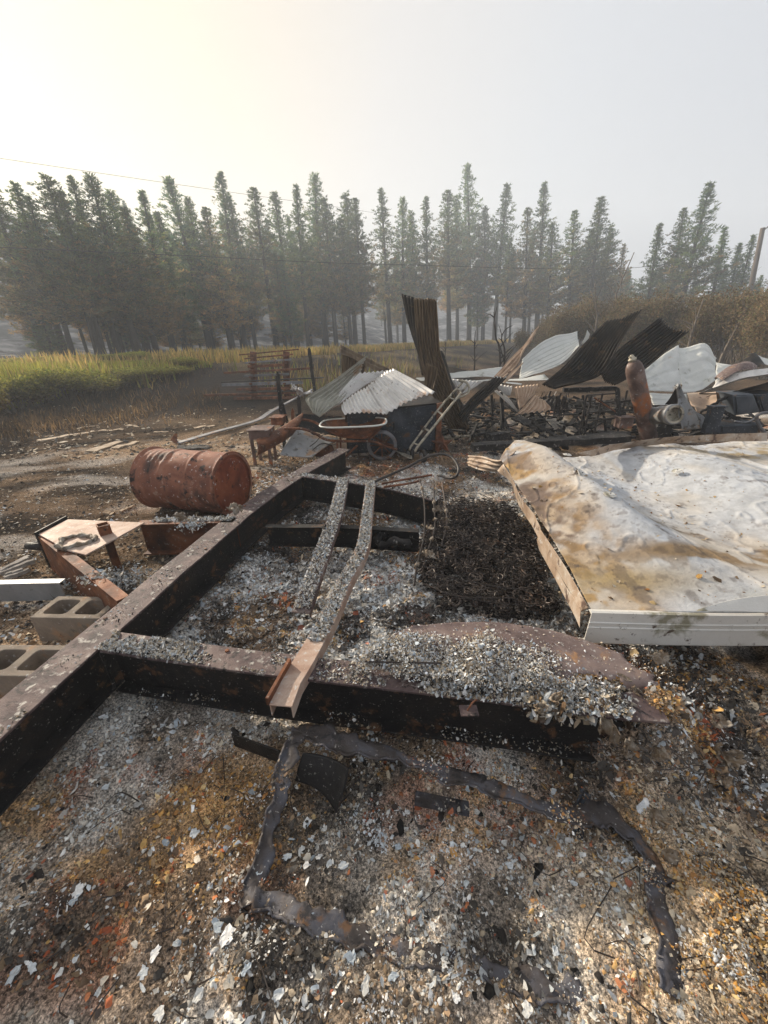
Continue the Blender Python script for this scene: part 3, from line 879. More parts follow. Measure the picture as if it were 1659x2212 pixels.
# ================================================================== crumpled paper-like slag pieces
def crumple(name, label, cat, c, size, m, seed, parts='scrap_sheet', flat=.5, n=14, group=None, tilt=(0, 0, 0), hole=.0, lob=.85, curl=0.0):
    """a torn, crumpled piece of thin sheet: an uneven outline folded by noise"""
    rnd = np.random.RandomState(seed)
    u = np.linspace(-1, 1, n); U_, V_ = np.meshgrid(u, u)
    R = np.sqrt(U_ ** 2 + V_ ** 2); A = np.arctan2(V_, U_)
    edge = .72 + lob * (fbm(np.cos(A) * 2.6 + seed, np.sin(A) * 2.6 + seed, 4) - .5) * 2
    sq = np.maximum(np.abs(U_), np.abs(V_)) / np.maximum(R, 1e-6)
    x = U_ * sq * edge; y = V_ * sq * edge
    z = flat * 1.8 * (fbm(x * 1.3 + seed * 3, y * 1.3 + seed, 4, seed) - .5) + flat * 1.2 * np.abs(fbm(x * 2.6 + seed, y * 2.6, 3, seed + 2) - .5)
    z = z + curl * x * x + .3 * curl * y * y * np.sign(seed % 2 - .5)
    P = np.stack([x, y, z], -1).reshape(-1, 3) * np.asarray(size) / 2
    rot = np.array(Matrix.Rotation(tilt[2], 3, 'Z') @ Matrix.Rotation(tilt[1], 3, 'Y') @ Matrix.Rotation(tilt[0], 3, 'X'))
    P = P @ rot.T + V(*c)
    i = np.arange(n * n).reshape(n, n)
    F = np.stack([i[:-1, :-1], i[:-1, 1:], i[1:, 1:], i[1:, :-1]], -1).reshape(-1, 4)
    if hole:
        k = fbm(x * 3 + seed, y * 3 + 5, 3, seed + 9).reshape(-1)[F].mean(1)
        F = F[k > hole]
    o = raw(name, P, F, m, None, True, org=(c[0], c[1], float(P[:, 2].min())))
    s = o.modifiers.new('solid', 'SOLIDIFY'); s.thickness = .003; s.offset = 0
    tag(o, label, cat, group)
    return o
def lump(name, label, cat, c, size, m, seed, n=30):
    """a knobbly crust of slag: a flattened ball pushed in and out by noise"""
    th = np.linspace(0, math.pi, n); ph = np.linspace(0, 2 * math.pi, 2 * n, endpoint=False)
    T, P_ = np.meshgrid(th, ph, indexing='ij')
    d = np.stack([np.sin(T) * np.cos(P_), np.sin(T) * np.sin(P_), np.cos(T)], -1)
    r = .55 + .9 * fbm(d[..., 0] * 1.7 + seed + d[..., 2], d[..., 1] * 1.7 + seed, 5, seed) + .5 * np.abs(fbm(d[..., 0] * 5 + seed, d[..., 1] * 5 - d[..., 2], 3, seed + 3) - .5)
    Q = (d * r[..., None]).reshape(-1, 3) * np.asarray(size) / 2 + V(*c)
    i = np.arange(n * 2 * n).reshape(n, 2 * n); i2 = np.roll(i, -1, 1)
    F = np.stack([i[:-1], i[1:], i2[1:], i2[:-1]], -1).reshape(-1, 4)
    o = raw(name, Q, F, m, None, False, org=(c[0], c[1], c[2]))
    return tag(o, label, cat)
# ================================================================== charred spring mattress
mp_ = [gz(R7(980, 290), .16), gz(R7(1380, 330), .16), gz(R7(1560, 640), .16), gz(R7(1640, 900), .14), gz(R7(1000, 880), .10), gz(R7(880, 700), .12), gz(R7(905, 480), .16)]
mt = thing('spring_mattress', 'burnt-out mattress of tangled coil springs left of the white roof panel', 'mattress', (.85, 2.3, .02))
poly2 = np.array([p[:2] for p in mp_])
def inside(x, y, pg):
    r = False; n = len(pg); j = n - 1
    for i in range(n):
        if (pg[i][1] > y) != (pg[j][1] > y) and x < (pg[j][0] - pg[i][0]) * (y - pg[i][1]) / (pg[j][1] - pg[i][1]) + pg[i][0]:
            r = not r
        j = i
    return r
sm = []
for kind in range(4):
    rk = random.Random(kind + 40)
    pts = []; n = 34
    for k in range(n):
        a = k / n * 2 * math.pi * 3.6; q = k / n
        r = .034 * (1 - .35 * math.sin(q * math.pi)) * (1 + .1 * math.sin(a * .7 + kind))
        pts.append(V(r * math.cos(a) + .02 * q * (kind - 1.5), r * math.sin(a), .09 * q * (.5 + .25 * kind)))
    mb = MB().tube(pts, .0034, 4, False)
    me = bpy.data.meshes.new('coil_spring'); me.from_pydata(mb.v, [], mb.f); me.materials.append(M['wire']); sm.append(me)
rk = random.Random(77); cnt = 0
cand = []
while len(cand) < 460:
    x = rk.uniform(poly2[:, 0].min(), poly2[:, 0].max()); y = rk.uniform(poly2[:, 1].min(), poly2[:, 1].max())
    if inside(x, y, poly2): cand.append((x, y))
loose = MB()
for i, (x, y) in enumerate(cand):
    z = .02 + .06 * fbm(x * 3, y * 3, 2, 9) + rk.uniform(-.02, .02)
    e = Matrix.Translation(Vector((x, y, z)) - Vector(ORG[mt.name])) @ Matrix.Rotation(rk.uniform(0, 6.3), 4, 'Z') @ Matrix.Rotation(rk.gauss(.3, .45), 4, 'X')
    if i < 295:
        o = bpy.data.objects.new('coil_spring', sm[i % 4]); col.objects.link(o); o.parent = mt; o.matrix_local = e; ORG[o.name] = ORG[mt.name]
    else:
        w = np.array(Matrix.Translation(Vector(ORG[mt.name])) @ e)
        vv = np.array([v.co for v in sm[i % 4].vertices]); vv = vv @ w[:3, :3].T + w[:3, 3]
        loose.add(vv, [tuple(p.vertices) for p in sm[i % 4].polygons])
for k in range(28):   # long slack wires through the springs
    i, j = rk.choice(cand), rk.choice(cand)
    a = V(*i, .07); d = V(*j, .07) - a; d = d / (np.linalg.norm(d) + .01) * rk.uniform(.15, .45)
    pts = [a + d * q + V(rk.uniform(-.02, .02), rk.uniform(-.02, .02), .03 * math.sin(q * 5 + k) + rk.uniform(0, .03)) for q in np.linspace(0, 1, 6)]
    loose.tube(resample(pts, 12), .0022, 4, False)
lo = loose.build('loose_wire', 'wire', mt); lo['kind'] = 'stuff'
for pts in (((1000, 850), (1250, 900), (1500, 915), (1659, 900)), ((940, 740), (1150, 790), (1400, 830), (1560, 800)), ((900, 800), (1100, 870), (1400, 880))):
    MB().tube(resample([gz(R7(*p), .17) for p in pts], 16), .004, 5).build('border_wire', 'wire', mt)
# upright wire rods with clinging slag, left edge of the mattress
for lab, pts in (('thin scorched wire rod along the left side of the mattress springs', ((885, 240), (905, 330), (912, 450), (905, 560), (870, 700), (855, 810))), ('thin scorched wire rod in the middle of the three by the springs', ((960, 250), (962, 380), (965, 500), (930, 620))), ('thin scorched wire rod nearest the coil springs', ((1005, 255), (1020, 360), (1030, 470), (1000, 600)))):
    zs = np.linspace(.36, .16, len(pts))
    P = [gz(R7(*p), z) for p, z in zip(pts, zs)]
    t = thing('wire_rod', lab, 'wire rod', low(P))
    MB().tube(resample(P, 20), .006, 6).build('rod_wire', 'wire', t)
    rk2 = random.Random(len(lab))
    for k in range(4):
        p = resample(P, 9)[rk2.randint(1, 7)]
        MB().lathe([(-.02, .004), (-.012, .013), (0, .016), (.012, .011), (.022, .004)], p, V(rk2.uniform(-1, 1), rk2.uniform(-1, 1), 1), 7).build('slag_lump', 'melt', t)
for k, (x, y, s_, lab) in enumerate(((925, 500, .09, 'small ash-coloured slag clump on the wire rods, upper'), (930, 640, .10, 'small ash-coloured slag clump on the wire rods, lower'), (985, 400, .08, 'small tan slag clump among the rods by the springs'))):
    crumple('slag_clump', lab, 'slag', gz(R7(x, y), .2), (s_, s_, s_ * .9), 'melt', 20 + k, flat=1.0)
# bent tube looping behind the springs
P = resample([gz(R7(640, 250), .33), gz(R7(800, 180), .40), gz(R7(950, 108), .47), gz(R7(1040, 110), .47), gz(R7(1088, 160), .42), gz(R7(1090, 210), .36), gz(R7(1050, 232), .3), gz(R7(980, 215), .3)], 40)
t = thing('bent_tube', 'long black metal tube bent into a loop behind the springs', 'tube', low(P))
MB().tube(P, .013, 8).build('tube_body', 'tube_dark', t, smooth=True)
for pts, lab in ((((680, 262), (800, 240), (950, 215)), 'straight scorched rod below the bent tube, upper'), (((690, 280), (820, 262), (890, 245)), 'straight scorched rod below the bent tube, lower')):
    P = resample([gz(R7(*p), .33) for p in pts], 8)
    t = thing('metal_rod', lab, 'rod', low(P))
    MB().tube(P, .010, 7).build('rod_body', 'rust', t)

# ================================================================== fallen white roof panel
wr = thing('roof_panel', 'large buckled white metal roof panel with stains and a folded trim edge', 'roof panel', (2.4, 2.6, .1))
LE = np.array([gz(R8(x, y), z)[:2] for x, y, z in ((690, 1005, .36), (560, 760, .36), (430, 545, .38), (330, 400, .41), (262, 285, .46), (225, 215, .5))])
LEc = resample([V(*p, 0) for p in LE], 60)
def roof_xy(u, v):
    i = np.clip(v * 59, 0, 59); k = np.floor(i).astype(int).clip(0, 58); f = (i - k)[..., None]
    l = LEc[k][..., :2] * (1 - f) + LEc[k + 1][..., :2] * f
    uu = u ** 1.15
    yb = np.interp(u, [0, .09, .2, .35, .55, .75, 1], [3.36, 3.62, 3.60, 3.7, 3.95, 4.1, 4.15])
    yf = 1.40 - .09 * u
    x = l[..., 0] + (4.3 - l[..., 0]) * uu
    y = yf + (yb - yf) * (l[..., 1] - LEc[0, 1]) / (LEc[-1, 1] - LEc[0, 1])
    return x, y
def roof_z(x, y):
    v = np.clip((y - 1.4) / 2.2, 0, 1.2)
    z = .365 + .06 * v
    # raised fold on the left, running back; valley; swell on the right
    xr = 1.62 - .28 * v
    z += (.17 * sst(.0, .55, v)) * np.exp(-((x - xr) / np.where(x < xr, .34, .20)) ** 2)
    z += .06 * np.exp(-((x - 1.38) / .28) ** 2 - ((y - 3.25) / .35) ** 2)
    z -= .07 * np.exp(-((x - 2.15) / .35) ** 2) * sst(.05, .4, v) * sst(1.15, .8, v)
    z += .10 * np.exp(-((x - 2.9) / .5) ** 2 - ((v - .75) / .4) ** 2) - .05 * np.exp(-((x - 3.4) / .3) ** 2) * sst(.1, .5, v)
    z += .05 * np.exp(-((y - 1.62 - .1 * (x - 2.4)) / .07) ** 2) * sst(1.9, 2.4, x)
    z += sst(.02, .25, v) * (.035 * (fbm(x * 2.2, y * 2.2, 3, 91) - .5) + .007 * (fbm(x * 8, y * 8, 3, 95) - .5))
    cr1 = np.abs(fbm(x * 1.5 + .4 * y, y * .9 - .3 * x, 3, 201) - .5); cr2 = np.abs(fbm(x * 3.6 - y, y * 2.2 + .6 * x, 3, 205) - .5)
    z += sst(.04, .3, v) * (.028 * np.exp(-cr1 * 45) + .012 * np.exp(-cr2 * 80) + .004 * (fbm(x * 24, y * 24, 2, 209) - .5))
    # seams
    z += .007 * np.exp(-((x - (xr + .30 + .04 * np.sin(y * 3))) / .012) ** 2) + .006 * np.exp(-((x - 2.95 - .05 * y) / .012) ** 2)
    return z
u = np.linspace(0, 1, 280); v = np.linspace(0, 1, 190)
UU, VV = np.meshgrid(u, v)
x, y = roof_xy(UU, VV); z = roof_z(x, y)
i = np.arange(x.size).reshape(x.shape)
F = np.stack([i[:-1, :-1], i[:-1, 1:], i[1:, 1:], i[1:, :-1]], -1).reshape(-1, 4)
def stains(x, y):
    n1, n2, n3 = fbm(x * 3, y * 3, 4, 151), fbm(x * 9, y * 9, 4, 155), fbm(x * 26, y * 26, 3, 159)
    c = V(.48, .44, .385) + (V(.61, .59, .56) - V(.48, .44, .385)) * sst(.4, .6, n1)[:, None]
    c = c + (V(.48, .51, .55) - c) * (.7 * sst(.5, .62, fbm(x * 2, y * 1.1, 3, 163)))[:, None]
    def lay(col_, k):
        nonlocal c
        c = c + (V(*col_) - c) * np.clip(k, 0, 1)[:, None]
    def bl(px, py, z_, rx, ry):
        q = gz(R8(px, py), z_)
        return np.exp(-((x - q[0]) / rx) ** 2 - ((y - q[1]) / ry) ** 2)
    left = np.interp(y, LEc[:, 1], LEc[:, 0])
    edge_ = sst(.5, .02, x - left)
    lay((.40, .26, .12), .75 * edge_ * sst(.45, .62, n1) + .7 * edge_ * sst(.5, .64, n2))
    lay((.17, .125, .10), 1.0 * bl(480, 470, .48, .16, .35) * sst(.38, .55, n2) + .8 * edge_ * sst(.55, .66, fbm(x * 6, y * 6, 4, 171)))
    lay((.2, .16, .12), 1.3 * bl(1150, 490, .42, .16, .16) * sst(.42, .58, n2) + .7 * bl(1300, 520, .42, .2, .1) * sst(.45, .6, n2))
    lay((.27, .19, .11), 1.3 * bl(1400, 690, .42, .7, .10) * sst(.4, .56, n2) + .9 * bl(1650, 640, .42, .3, .25) * sst(.42, .6, n1))
    lay((.36, .27, .14), .9 * bl(1550, 130, .48, .9, .25) * sst(.42, .6, n2) + .9 * bl(900, 850, .38, .4, .12) * sst(.45, .6, n1))
    lay((.36, .34, .2), 1.0 * sst(1.58, 1.45, y) * sst(1.6, 2.0, x) * sst(.4, .55, n1))
    lay((.11, .085, .07), sst(.64, .7, n3) * .8 * sst(.4, .6, n1) * .5 + sst(.71, .75, n2) * .5)
    return c * (.80 + .24 * n3)[:, None]
rk = raw('roof_skin', np.stack([x, y, z], -1).reshape(-1, 3), F, 'roof_v', wr, True, stains(x.ravel(), y.ravel()))
s = rk.modifiers.new('solid', 'SOLIDIFY'); s.thickness = .002; s.offset = -1
# front fascia: folded trim with two drip grooves
xa, xb = LEc[0, 0] - .015, 4.25
P = np.array([V(X_, 1.40 - .09 * max(0, (X_ - .9) / 3.4) - .012, .372 + .012 * math.sin(X_ * 3)) for X_ in np.linspace(xa, xb, 30)])
fprof = [(.0, .004), (.012, .002), (.014, -.045), (.018, -.05), (.014, -.055), (.014, -.072), (.018, -.077), (.014, -.082), (.016, -.165), (.005, -.178), (-.03, -.18), (-.03, -.176), (.002, -.174), (.011, -.163), (.009, -.008), (-.02, -.002)]
MB().sweep(fprof, P).build('front_trim', 'trim_white', wr, smooth=False)
# left trim: a tan strip peeled off the edge
lp = [gz(R8(690, 1000), .372), gz(R8(560, 770), .38), gz(R8(425, 570), .40)]
lq = [gz(R8(655, 1020), .33), gz(R8(540, 830), .30), gz(R8(415, 630), .33)]
sheet('side_trim', lp, lq, 'trim_tan', wr, corr=0, dent=.004, nv=20, seed=4)
sheet('side_trim', lq, [gz(R8(648, 1110), .27), gz(R8(545, 900), .25), gz(R8(430, 690), .28)], 'trim_tan', wr, corr=0, dent=.012, nv=20, seed=6, ragged=.01)
sheet('side_trim', [gz(R8(425, 570), .40), gz(R8(345, 430), .43), gz(R8(285, 320), .46), gz(R8(235, 225), .5)], [gz(R8(418, 640), .33), gz(R8(330, 470), .34), gz(R8(270, 330), .36), gz(R8(200, 262), .38)], 'trim_tan', wr, corr=0, dent=.02, nv=24, seed=8, ragged=.01)
# crumpled tan corner at the back left
sheet('folded_corner', [gz(R8(42, 178), .40), gz(R8(120, 182), .46), gz(R8(210, 205), .50), gz(R8(300, 150), .6)], [gz(R8(36, 230), .33), gz(R8(110, 258), .34), gz(R8(200, 265), .36), gz(R8(250, 240), .45)], 'trim_tan', wr, corr=3, amp=.012, dent=.02, nv=20, seed=12)
# lifted lip at the front right
sheet('lifted_lip', [gz(R8(1280, 1010), .385), gz(R8(1450, 960), .41), gz(R8(1659, 930), .43), gz(R8(1900, 920), .43)], [gz(R8(1270, 1020), .38), gz(R8(1450, 1018), .382), gz(R8(1659, 1025), .382), gz(R8(1900, 1030), .38)], 'trim_white', wr, corr=0, dent=.008, nv=16, seed=15)
# back sheet edge standing behind the fold
sheet('rear_edge', [gz(R8(620, 165), .53), gz(R8(900, 108), .55), gz(R8(1250, 72), .58), gz(R8(1659, 55), .6)], [gz(R8(700, 185), .47), gz(R8(900, 140), .46), gz(R8(1250, 110), .5), gz(R8(1659, 100), .52)], 'trim_tan', wr, corr=0, dent=.015, nv=24, seed=18, ragged=.0)
# fastener plates
for k, (px, py) in enumerate(((575, 175), (650, 275), (805, 390), (1170, 262))):
    p = gz(R8(px, py), .52)
    for _ in range(6):
        p = gz(R8(px, py), float(roof_z(V(p[0]), V(p[1]))[0]) + .006)
    n_ = V((roof_z(V(p[0] - .02), V(p[1])) - roof_z(V(p[0] + .02), V(p[1])))[0] / .04, (roof_z(V(p[0]), V(p[1] - .02)) - roof_z(V(p[0]), V(p[1] + .02)))[0] / .04, 1)
    if k == 1: n_ = n_ + V(.5, -.6, 0)
    fp = MB().lathe([(0, .042), (.004, .041), (.0042, .014), (.008, .027), (.0082, .005), (.003, .012)], p, n_, 6).build('fastener_plate', 'trim_white', wr)
    MB().lathe([(0, .005), (.012, .005), (.014, .002)], p + n_ / np.linalg.norm(n_) * .003, n_, 6).build('screw_head', 'zinc', fp)

# ================================================================== curved brown sheet lying over the front beam
bs = thing('scorched_sheet', 'curved brown scorched sheet metal with ash heaped on it below the roof panel', 'sheet metal', (.7, 1.35, .2))
Lp = [gz(R7(850, 1025), .36), gz(R7(700, 1100), .345), gz(R7(600, 1190), .32), gz(B2(845, 185), .295)]
Mp = [gz(R7(1250, 1015), .33), gz(R7(1200, 1100), .345), gz(R7(1150, 1230), .325), gz(B2(1500, 275), .30)]
Np = [gz(R7(1659, 1075), .31), gz(B3(700, 180), .31), gz(B3(620, 260), .29), gz(B3(560, 330), .26)]
Qp = [gz(B3(1060, 170), .27), gz(B3(1180, 260), .25), gz(B3(1230, 340), .22), gz(B3(1230, 430), .19)]
nv_ = 40
cols_ = [resample(p, nv_) for p in (Lp, Mp, Np, Qp)]
rows = np.array([resample([c[k] for c in cols_], 90) for k in range(nv_)])
h = .02 * (fbm(np.linspace(0, 5, 90)[None, :], np.linspace(0, 3, nv_)[:, None], 4, 7) - .5)
rows[:, :, 2] += h
edge = .03 * (fbm(np.linspace(0, 14, 90), np.zeros(90), 3, 17) - .5) * 2
rows[-1, :, 1] += edge; rows[-2, :, 1] += edge * .7; rows[-1, :, 2] -= .02 * np.abs(edge) * 20
i = np.arange(rows.shape[0] * 90).reshape(-1, 90)
F = np.stack([i[:-1, :-1], i[1:, :-1], i[1:, 1:], i[:-1, 1:]], -1).reshape(-1, 4)
SHEET_PTS = rows
cen = rows.reshape(-1, 3)[F].mean(1)
keep = np.ones(len(F), bool)
for (px, py, r) in ((380, 300, .055), (450, 325, .025), (600, 300, .06), (900, 380, .022), (1060, 385, .04)):
    q = gz(B3(px, py), .27)
    keep &= np.linalg.norm((cen - q)[:, :2] * V(.8, 1.5), axis=1) > r * (.8 + .6 * fbm(cen[:, 0] * 30, cen[:, 1] * 30, 2))
keep &= (np.tile(np.arange(89), nv_ - 1) < 88 - 26 * fbm(cen[:, 1] * 14, cen[:, 0] * 4, 3, 291) + 3) & (np.repeat(np.arange(nv_ - 1), 89) < nv_ - 2 - 9 * np.clip(fbm(cen[:, 0] * 16, cen[:, 0] * 0, 3, 295) - .42, 0, 1) * 4)
sk = raw('sheet_skin', rows.reshape(-1, 3), F[keep], 'brown_plate', bs, True)
s = sk.modifiers.new('solid', 'SOLIDIFY'); s.thickness = .003; s.offset = 0
MB().tube(resample([gz(B2(870, 140), .335), gz(B2(1100, 145), .345), gz(B2(1370, 150), .36)], 10), .004, 5).build('edge_wire', 'wire', bs)

# ================================================================== scorched flat frame in the foreground
ff = thing('burnt_door_frame', 'ragged scorched metal perimeter frame half buried in the foreground debris', 'metal frame', (.1, .75, 0))
def strip(name, pts, w, parent, m='strip', seed=0, rag=1.0, n=140):
    """flat ragged band following points; w in metres"""
    P = resample(pts, n); rs = np.random.RandomState(seed)
    T = np.gradient(P, axis=0); T /= np.linalg.norm(T, axis=1, keepdims=True)
    S = np.cross(T, V(0, 0, 1)); S /= np.linalg.norm(S, axis=1, keepdims=True)
    q = np.linspace(0, 1, n) * np.linalg.norm(np.diff(P, axis=0), axis=1).sum()
    ww = (w if np.isscalar(w) else np.interp(np.linspace(0, 1, n), np.linspace(0, 1, len(w)), w))
    a = ww / 2 * (1 + rag * 2 * (fbm(q * 22 + seed, q * 0, 4, seed) - .5)); b = ww / 2 * (1 + rag * 2 * (fbm(q * 22 + seed + 30, q * 0, 4, seed) - .5))
    cr = np.linspace(-1, 1, 6)
    G = np.stack([P + S * (np.where(c < 0, a, b) * c)[:, None] + V(0, 0, 1) * (.004 * (1 - c * c) + .022 * (fbm(q * 5, q * 0 + c * .5 + 7, 3, seed) - .5) + .012 * c * (fbm(q * 7, q * 0 + 3, 2, seed + 5) - .5))[:, None] for c in cr], 1)
    lip = P + S * b[:, None] + V(0, 0, 1) * (.005 + .03 * np.clip(fbm(q * 26, q * 0 + 3, 3, seed + 8) - .42, 0, 1))[:, None]
    G = np.concatenate([G, lip[:, None], (lip + S * .008)[:, None]], 1)
    i = np.arange(n * 8).reshape(n, 8)
    F = np.stack([i[:-1, :-1], i[:-1, 1:], i[1:, 1:], i[1:, :-1]], -1).reshape(-1, 4)
    o = raw(name, G.reshape(-1, 3), F, m, parent, False)
    s_ = o.modifiers.new('solid', 'SOLIDIFY'); s_.thickness = .003; s_.offset = 0
    return o
def gg(p, dz=.03):
    q = gz(p, .05)
    for _ in range(4):
        q = gz(p, ghp(q[0], q[1]) + dz)
    return q
strip('top_rail', [gz(B2(400, 610), .15), gz(B2(560, 590), .15), gz(B2(800, 680), .14), gz(B2(1090, 745), .125), gz(B2(1400, 860), .11), gz(B2(1659, 945), .10)], [.06, .075, .07, .05, .06, .055], ff, seed=2)
strip('top_rail', [gz(B2(1640, 940), .102), gz(B3(150, 920), .095), gz(B3(300, 970), .09), gz(B3(500, 1045), .08), gg(B3(680, 1040), .025), gg(B3(850, 1130), .022), gg(B3(930, 1230), .018), gg(B3(990, 1430), .014)], [.055, .05, .05, .05, .06, .06, .055, .05], ff, seed=5)
strip('side_rail', [gg(B3(985, 1400), .014), gg(B5(1170, 330), .014), gg(B5(1200, 500), .004), gg(B5(1235, 700), .004), gg(B5(1245, 880), .001)], [.05, .045, .05, .05, .04], ff, seed=7)
strip('side_rail', [gz(B2(470, 600), .15), gz(B2(400, 720), .13), gz(B2(340, 930), .10), gg(B2(275, 1180), .018), gg(B4(1145, 270), .014), gg(B4(1095, 400), .004), gg(B4(1100, 470), .011)], [.06, .055, .05, .045, .04, .045, .05], ff, seed=9)
strip('bottom_rail', [gg(B4(1090, 470), .014), gg(B4(1180, 480), .004), gg(B4(1290, 490), .007), gg(B4(1430, 570), .001), gg(B4(1659, 640), .001), gg(B5(200, 690), .001), gg(B5(420, 750), .001), gg(B5(640, 830), .007), gg(B5(860, 880), .0)], [.05, .045, .05, .05, .045, .05, .05, .06, .05], ff, seed=11)
strip('hanging_tag', [gg(B3(600, 900), .07), gg(B3(570, 1050), .025), gg(B3(550, 1180), .014)], [.03, .035, .02], ff, 'soot_blue', seed=13)

# dark curved bracket under the frame
t = thing('curved_bracket', 'dark curved steel bracket under the corner of the scorched frame', 'bracket', gg(B2(560, 1100), 0))
A_ = [gz(B2(470, 730), .14), gz(B2(440, 820), .10), gz(B2(420, 910), .05)]
B_ = [gz(B2(765, 830), .14), gz(B2(740, 960), .09), gz(B2(690, 1120), .014)]
sheet('bracket_plate', A_, B_, 'soot', t, corr=0, bow=.03, dent=.002, nv=16, seed=3, thick=.006)
a_, b_ = gz(B2(20, 645), .06), gz(B2(330, 760), .07)
MB().bar(a_, b_, .006, .07, segs=4).build('thin_flange', 'soot', t)
# small ash-covered angle piece
a_, b_ = gg(B2(1200, 975), .014), gg(B2(1545, 1045), .014)
t = thing('angle_piece', 'short ash-dusted steel angle piece in front of the scorched frame', 'steel angle', low([a_, b_]) - V(0, 0, .007))
MB().sweep([(0, 0), (.05, 0), (.05, -.004), (.004, -.004), (.004, -.03), (0, -.03)], [a_, b_]).build('angle_body', 'strip', t)

# ================================================================== melted scraps hanging at the right
SC = [((680, 400), .30, (.10, .05, .16), (1.35, .1, .1), 'tan melted slag tatter hanging over the front beam, leftmost'),
      ((800, 520), .26, (.11, .05, .17), (1.4, -.1, .3), 'translucent tan melted flap hanging below the brown sheet'),
      ((735, 470), .28, (.05, .03, .15), (1.5, 0, 0), 'narrow grey melted drip between two tan tatters'),
      ((985, 560), .22, (.07, .06, .11), (1.2, .3, .2), 'orange cup-shaped melted scrap dangling at right'),
      ((905, 320), .28, (.16, .05, .04), (.4, .5, -.7), 'curled tan strip on the edge of the brown sheet'),
      ((300, 410), .29, (.10, .07, .07), (.6, .2, .4), 'grey melted clot hanging on the front beam'),
      ((400, 360), .30, (.10, .07, .06), (.5, 0, .9), 'pale ash-coated clot above the front beam'),
      ((1320, 560), .18, (.08, .05, .12), (1.0, .4, .5), 'orange-edged curl of melted metal at right'),
      ((1440, 700), .14, (.16, .10, .10), (.7, -.3, .2), 'tan veined melted sheet slumped on the right slope'),
      ((1420, 840), .10, (.14, .04, .014), (.2, .1, .6), 'orange bone-shaped slag piece on the right slope'),
      ((1370, 480), .20, (.16, .10, .04), (.5, .1, .1), 'grey meshed plate among the slag below the roof trim'),
      ((1540, 560), .17, (.14, .04, .06), (.3, .5, .4), 'pointed grey shard below the roof trim at right'),
      ((1025, 1080), .10, (.07, .06, .07), (.8, .2, .7), 'yellow ribbed melted cone beside the frame rail'),
      ((1540, 1150), .09, (.06, .05, .014), (.3, .2, .1), 'small tan crumpled scrap near the right edge'),
      ((940, 820), .10, (.05, .04, .025), (.5, .2, .5), 'small tan and grey flap in the right debris'),
      ((810, 220), .30, (.11, .04, .007), (.2, .2, -.5), 'pale tan sliver lying on the brown sheet'),
      ((1000, 120), .22, (.22, .10, .06), (.2, .1, .2), 'orange-brown crumbled insulation heap under the roof trim')]
for k, (p, z_, sz, tl_, lab) in enumerate(SC):
    c_ = gz(B3(*p), z_)
    crumple('melted_scrap', lab, 'melted scrap', c_ - (V(0, .03, .04) if tl_[0] > .9 else 0), np.array((sz[0], sz[2], sz[1] * 1.6) if tl_[0] > .9 else (sz[0], sz[1], sz[2] * 1.5)) * .68, 'melt', 60 + k, flat=1.0, n=22, tilt=tl_, hole=.3, lob=.25, curl=1.3)
# small slag lumps
for k, (p, sz, lab) in enumerate((((1240, 270), (.05, .04, .03), 'tan pitted slag lump beside the frame rail'), ((1180, 100), (.045, .04, .03), 'yellow pitted slag lump at the frame corner'), ((1390, 300), (.04, .035, .025), 'small pale slag lump near the right edge of the foreground'))):
    lump('slag_lump', lab, 'slag', gg(B5(*p), .0), sz, 'melt', 90 + k, 16)

# ================================================================== collapsed shed: sheets of corrugated steel
def shp(fn, L, Rr, label, m, name='corrugated_sheet', cat='corrugated sheet', **kw):
    A = [at(fn(x, y), Y_) for x, y, Y_ in L]; B = [at(fn(x, y), Y_) for x, y, Y_ in Rr]
    base = low(A, B)
    o = sheet(name, A, B, m, None, org=base, **kw)
    return tag(o, label, cat)
# left group over the dark cabinet
shp(R4, [(1062, 218, 6.1), (860, 370, 5.8), (672, 490, 5.4)], [(1010, 370, 6.0), (930, 470, 5.7), (865, 545, 5.35)], 'smoked grey-green corrugated sheet twisted up to a point above the wheelbarrow', 'galv_olive', corr=7, amp=.013, dent=.01, bow=.05, seed=1, ragged=.01)
shp(R4, [(672, 490, 5.42), (652, 520, 5.36), (700, 600, 5.2)], [(862, 548, 5.36), (850, 553, 5.3), (745, 630, 5.15)], 'dark underside of a folded corrugated sheet left of the pale one', 'galv_olive', corr=7, amp=.012, dent=.01, seed=2, nv=14)
shp(R4, [(985, 345, 6.0), (880, 460, 5.7), (775, 605, 5.3)], [(1212, 326, 6.1), (1020, 440, 5.8), (868, 548, 5.42)], 'pale corrugated sheet in the middle of the left pile, half covered', 'galv', corr=8, amp=.014, dent=.012, seed=3, ragged=.01)
shp(R4, [(886, 546, 5.45), (888, 580, 5.33), (905, 612, 5.25)], [(1055, 435, 5.72), (1130, 560, 5.35), (1180, 612, 5.2)], 'pale fan-spread corrugated sheet hanging over the dark cabinet, left half', 'galv', corr=9, amp=.016, dent=.012, bow=-.03, seed=4, ragged=.012)
shp(R4, [(1050, 438, 5.7), (1120, 555, 5.36), (1172, 613, 5.21)], [(1222, 317, 6.0), (1400, 410, 5.6), (1497, 468, 5.35)], 'pale pink-tinged corrugated sheet fanned over the cabinet, right half', 'galv', corr=10, amp=.016, dent=.012, bow=-.04, seed=5, ragged=.012)
# brown ridge piece behind
shp(R4, [(877, 160, 7.2), (1060, 250, 7.1), (1260, 350, 7.0)], [(876, 205, 7.05), (1040, 290, 6.95), (1250, 395, 6.9)], 'brown ridge cap sheet lying behind the pale corrugated pile', 'brown_sheet', corr=2, amp=.02, dent=.01, seed=6)
shp(R4, [(885, 218, 7.12), (886, 280, 7.12), (890, 345, 7.12)], [(1050, 285, 7.1), (1040, 320, 7.1), (1030, 350, 7.1)], 'brown ribbed wall sheet standing under the ridge cap', 'brown_sheet', corr=9, amp=.012, dent=.01, seed=7)
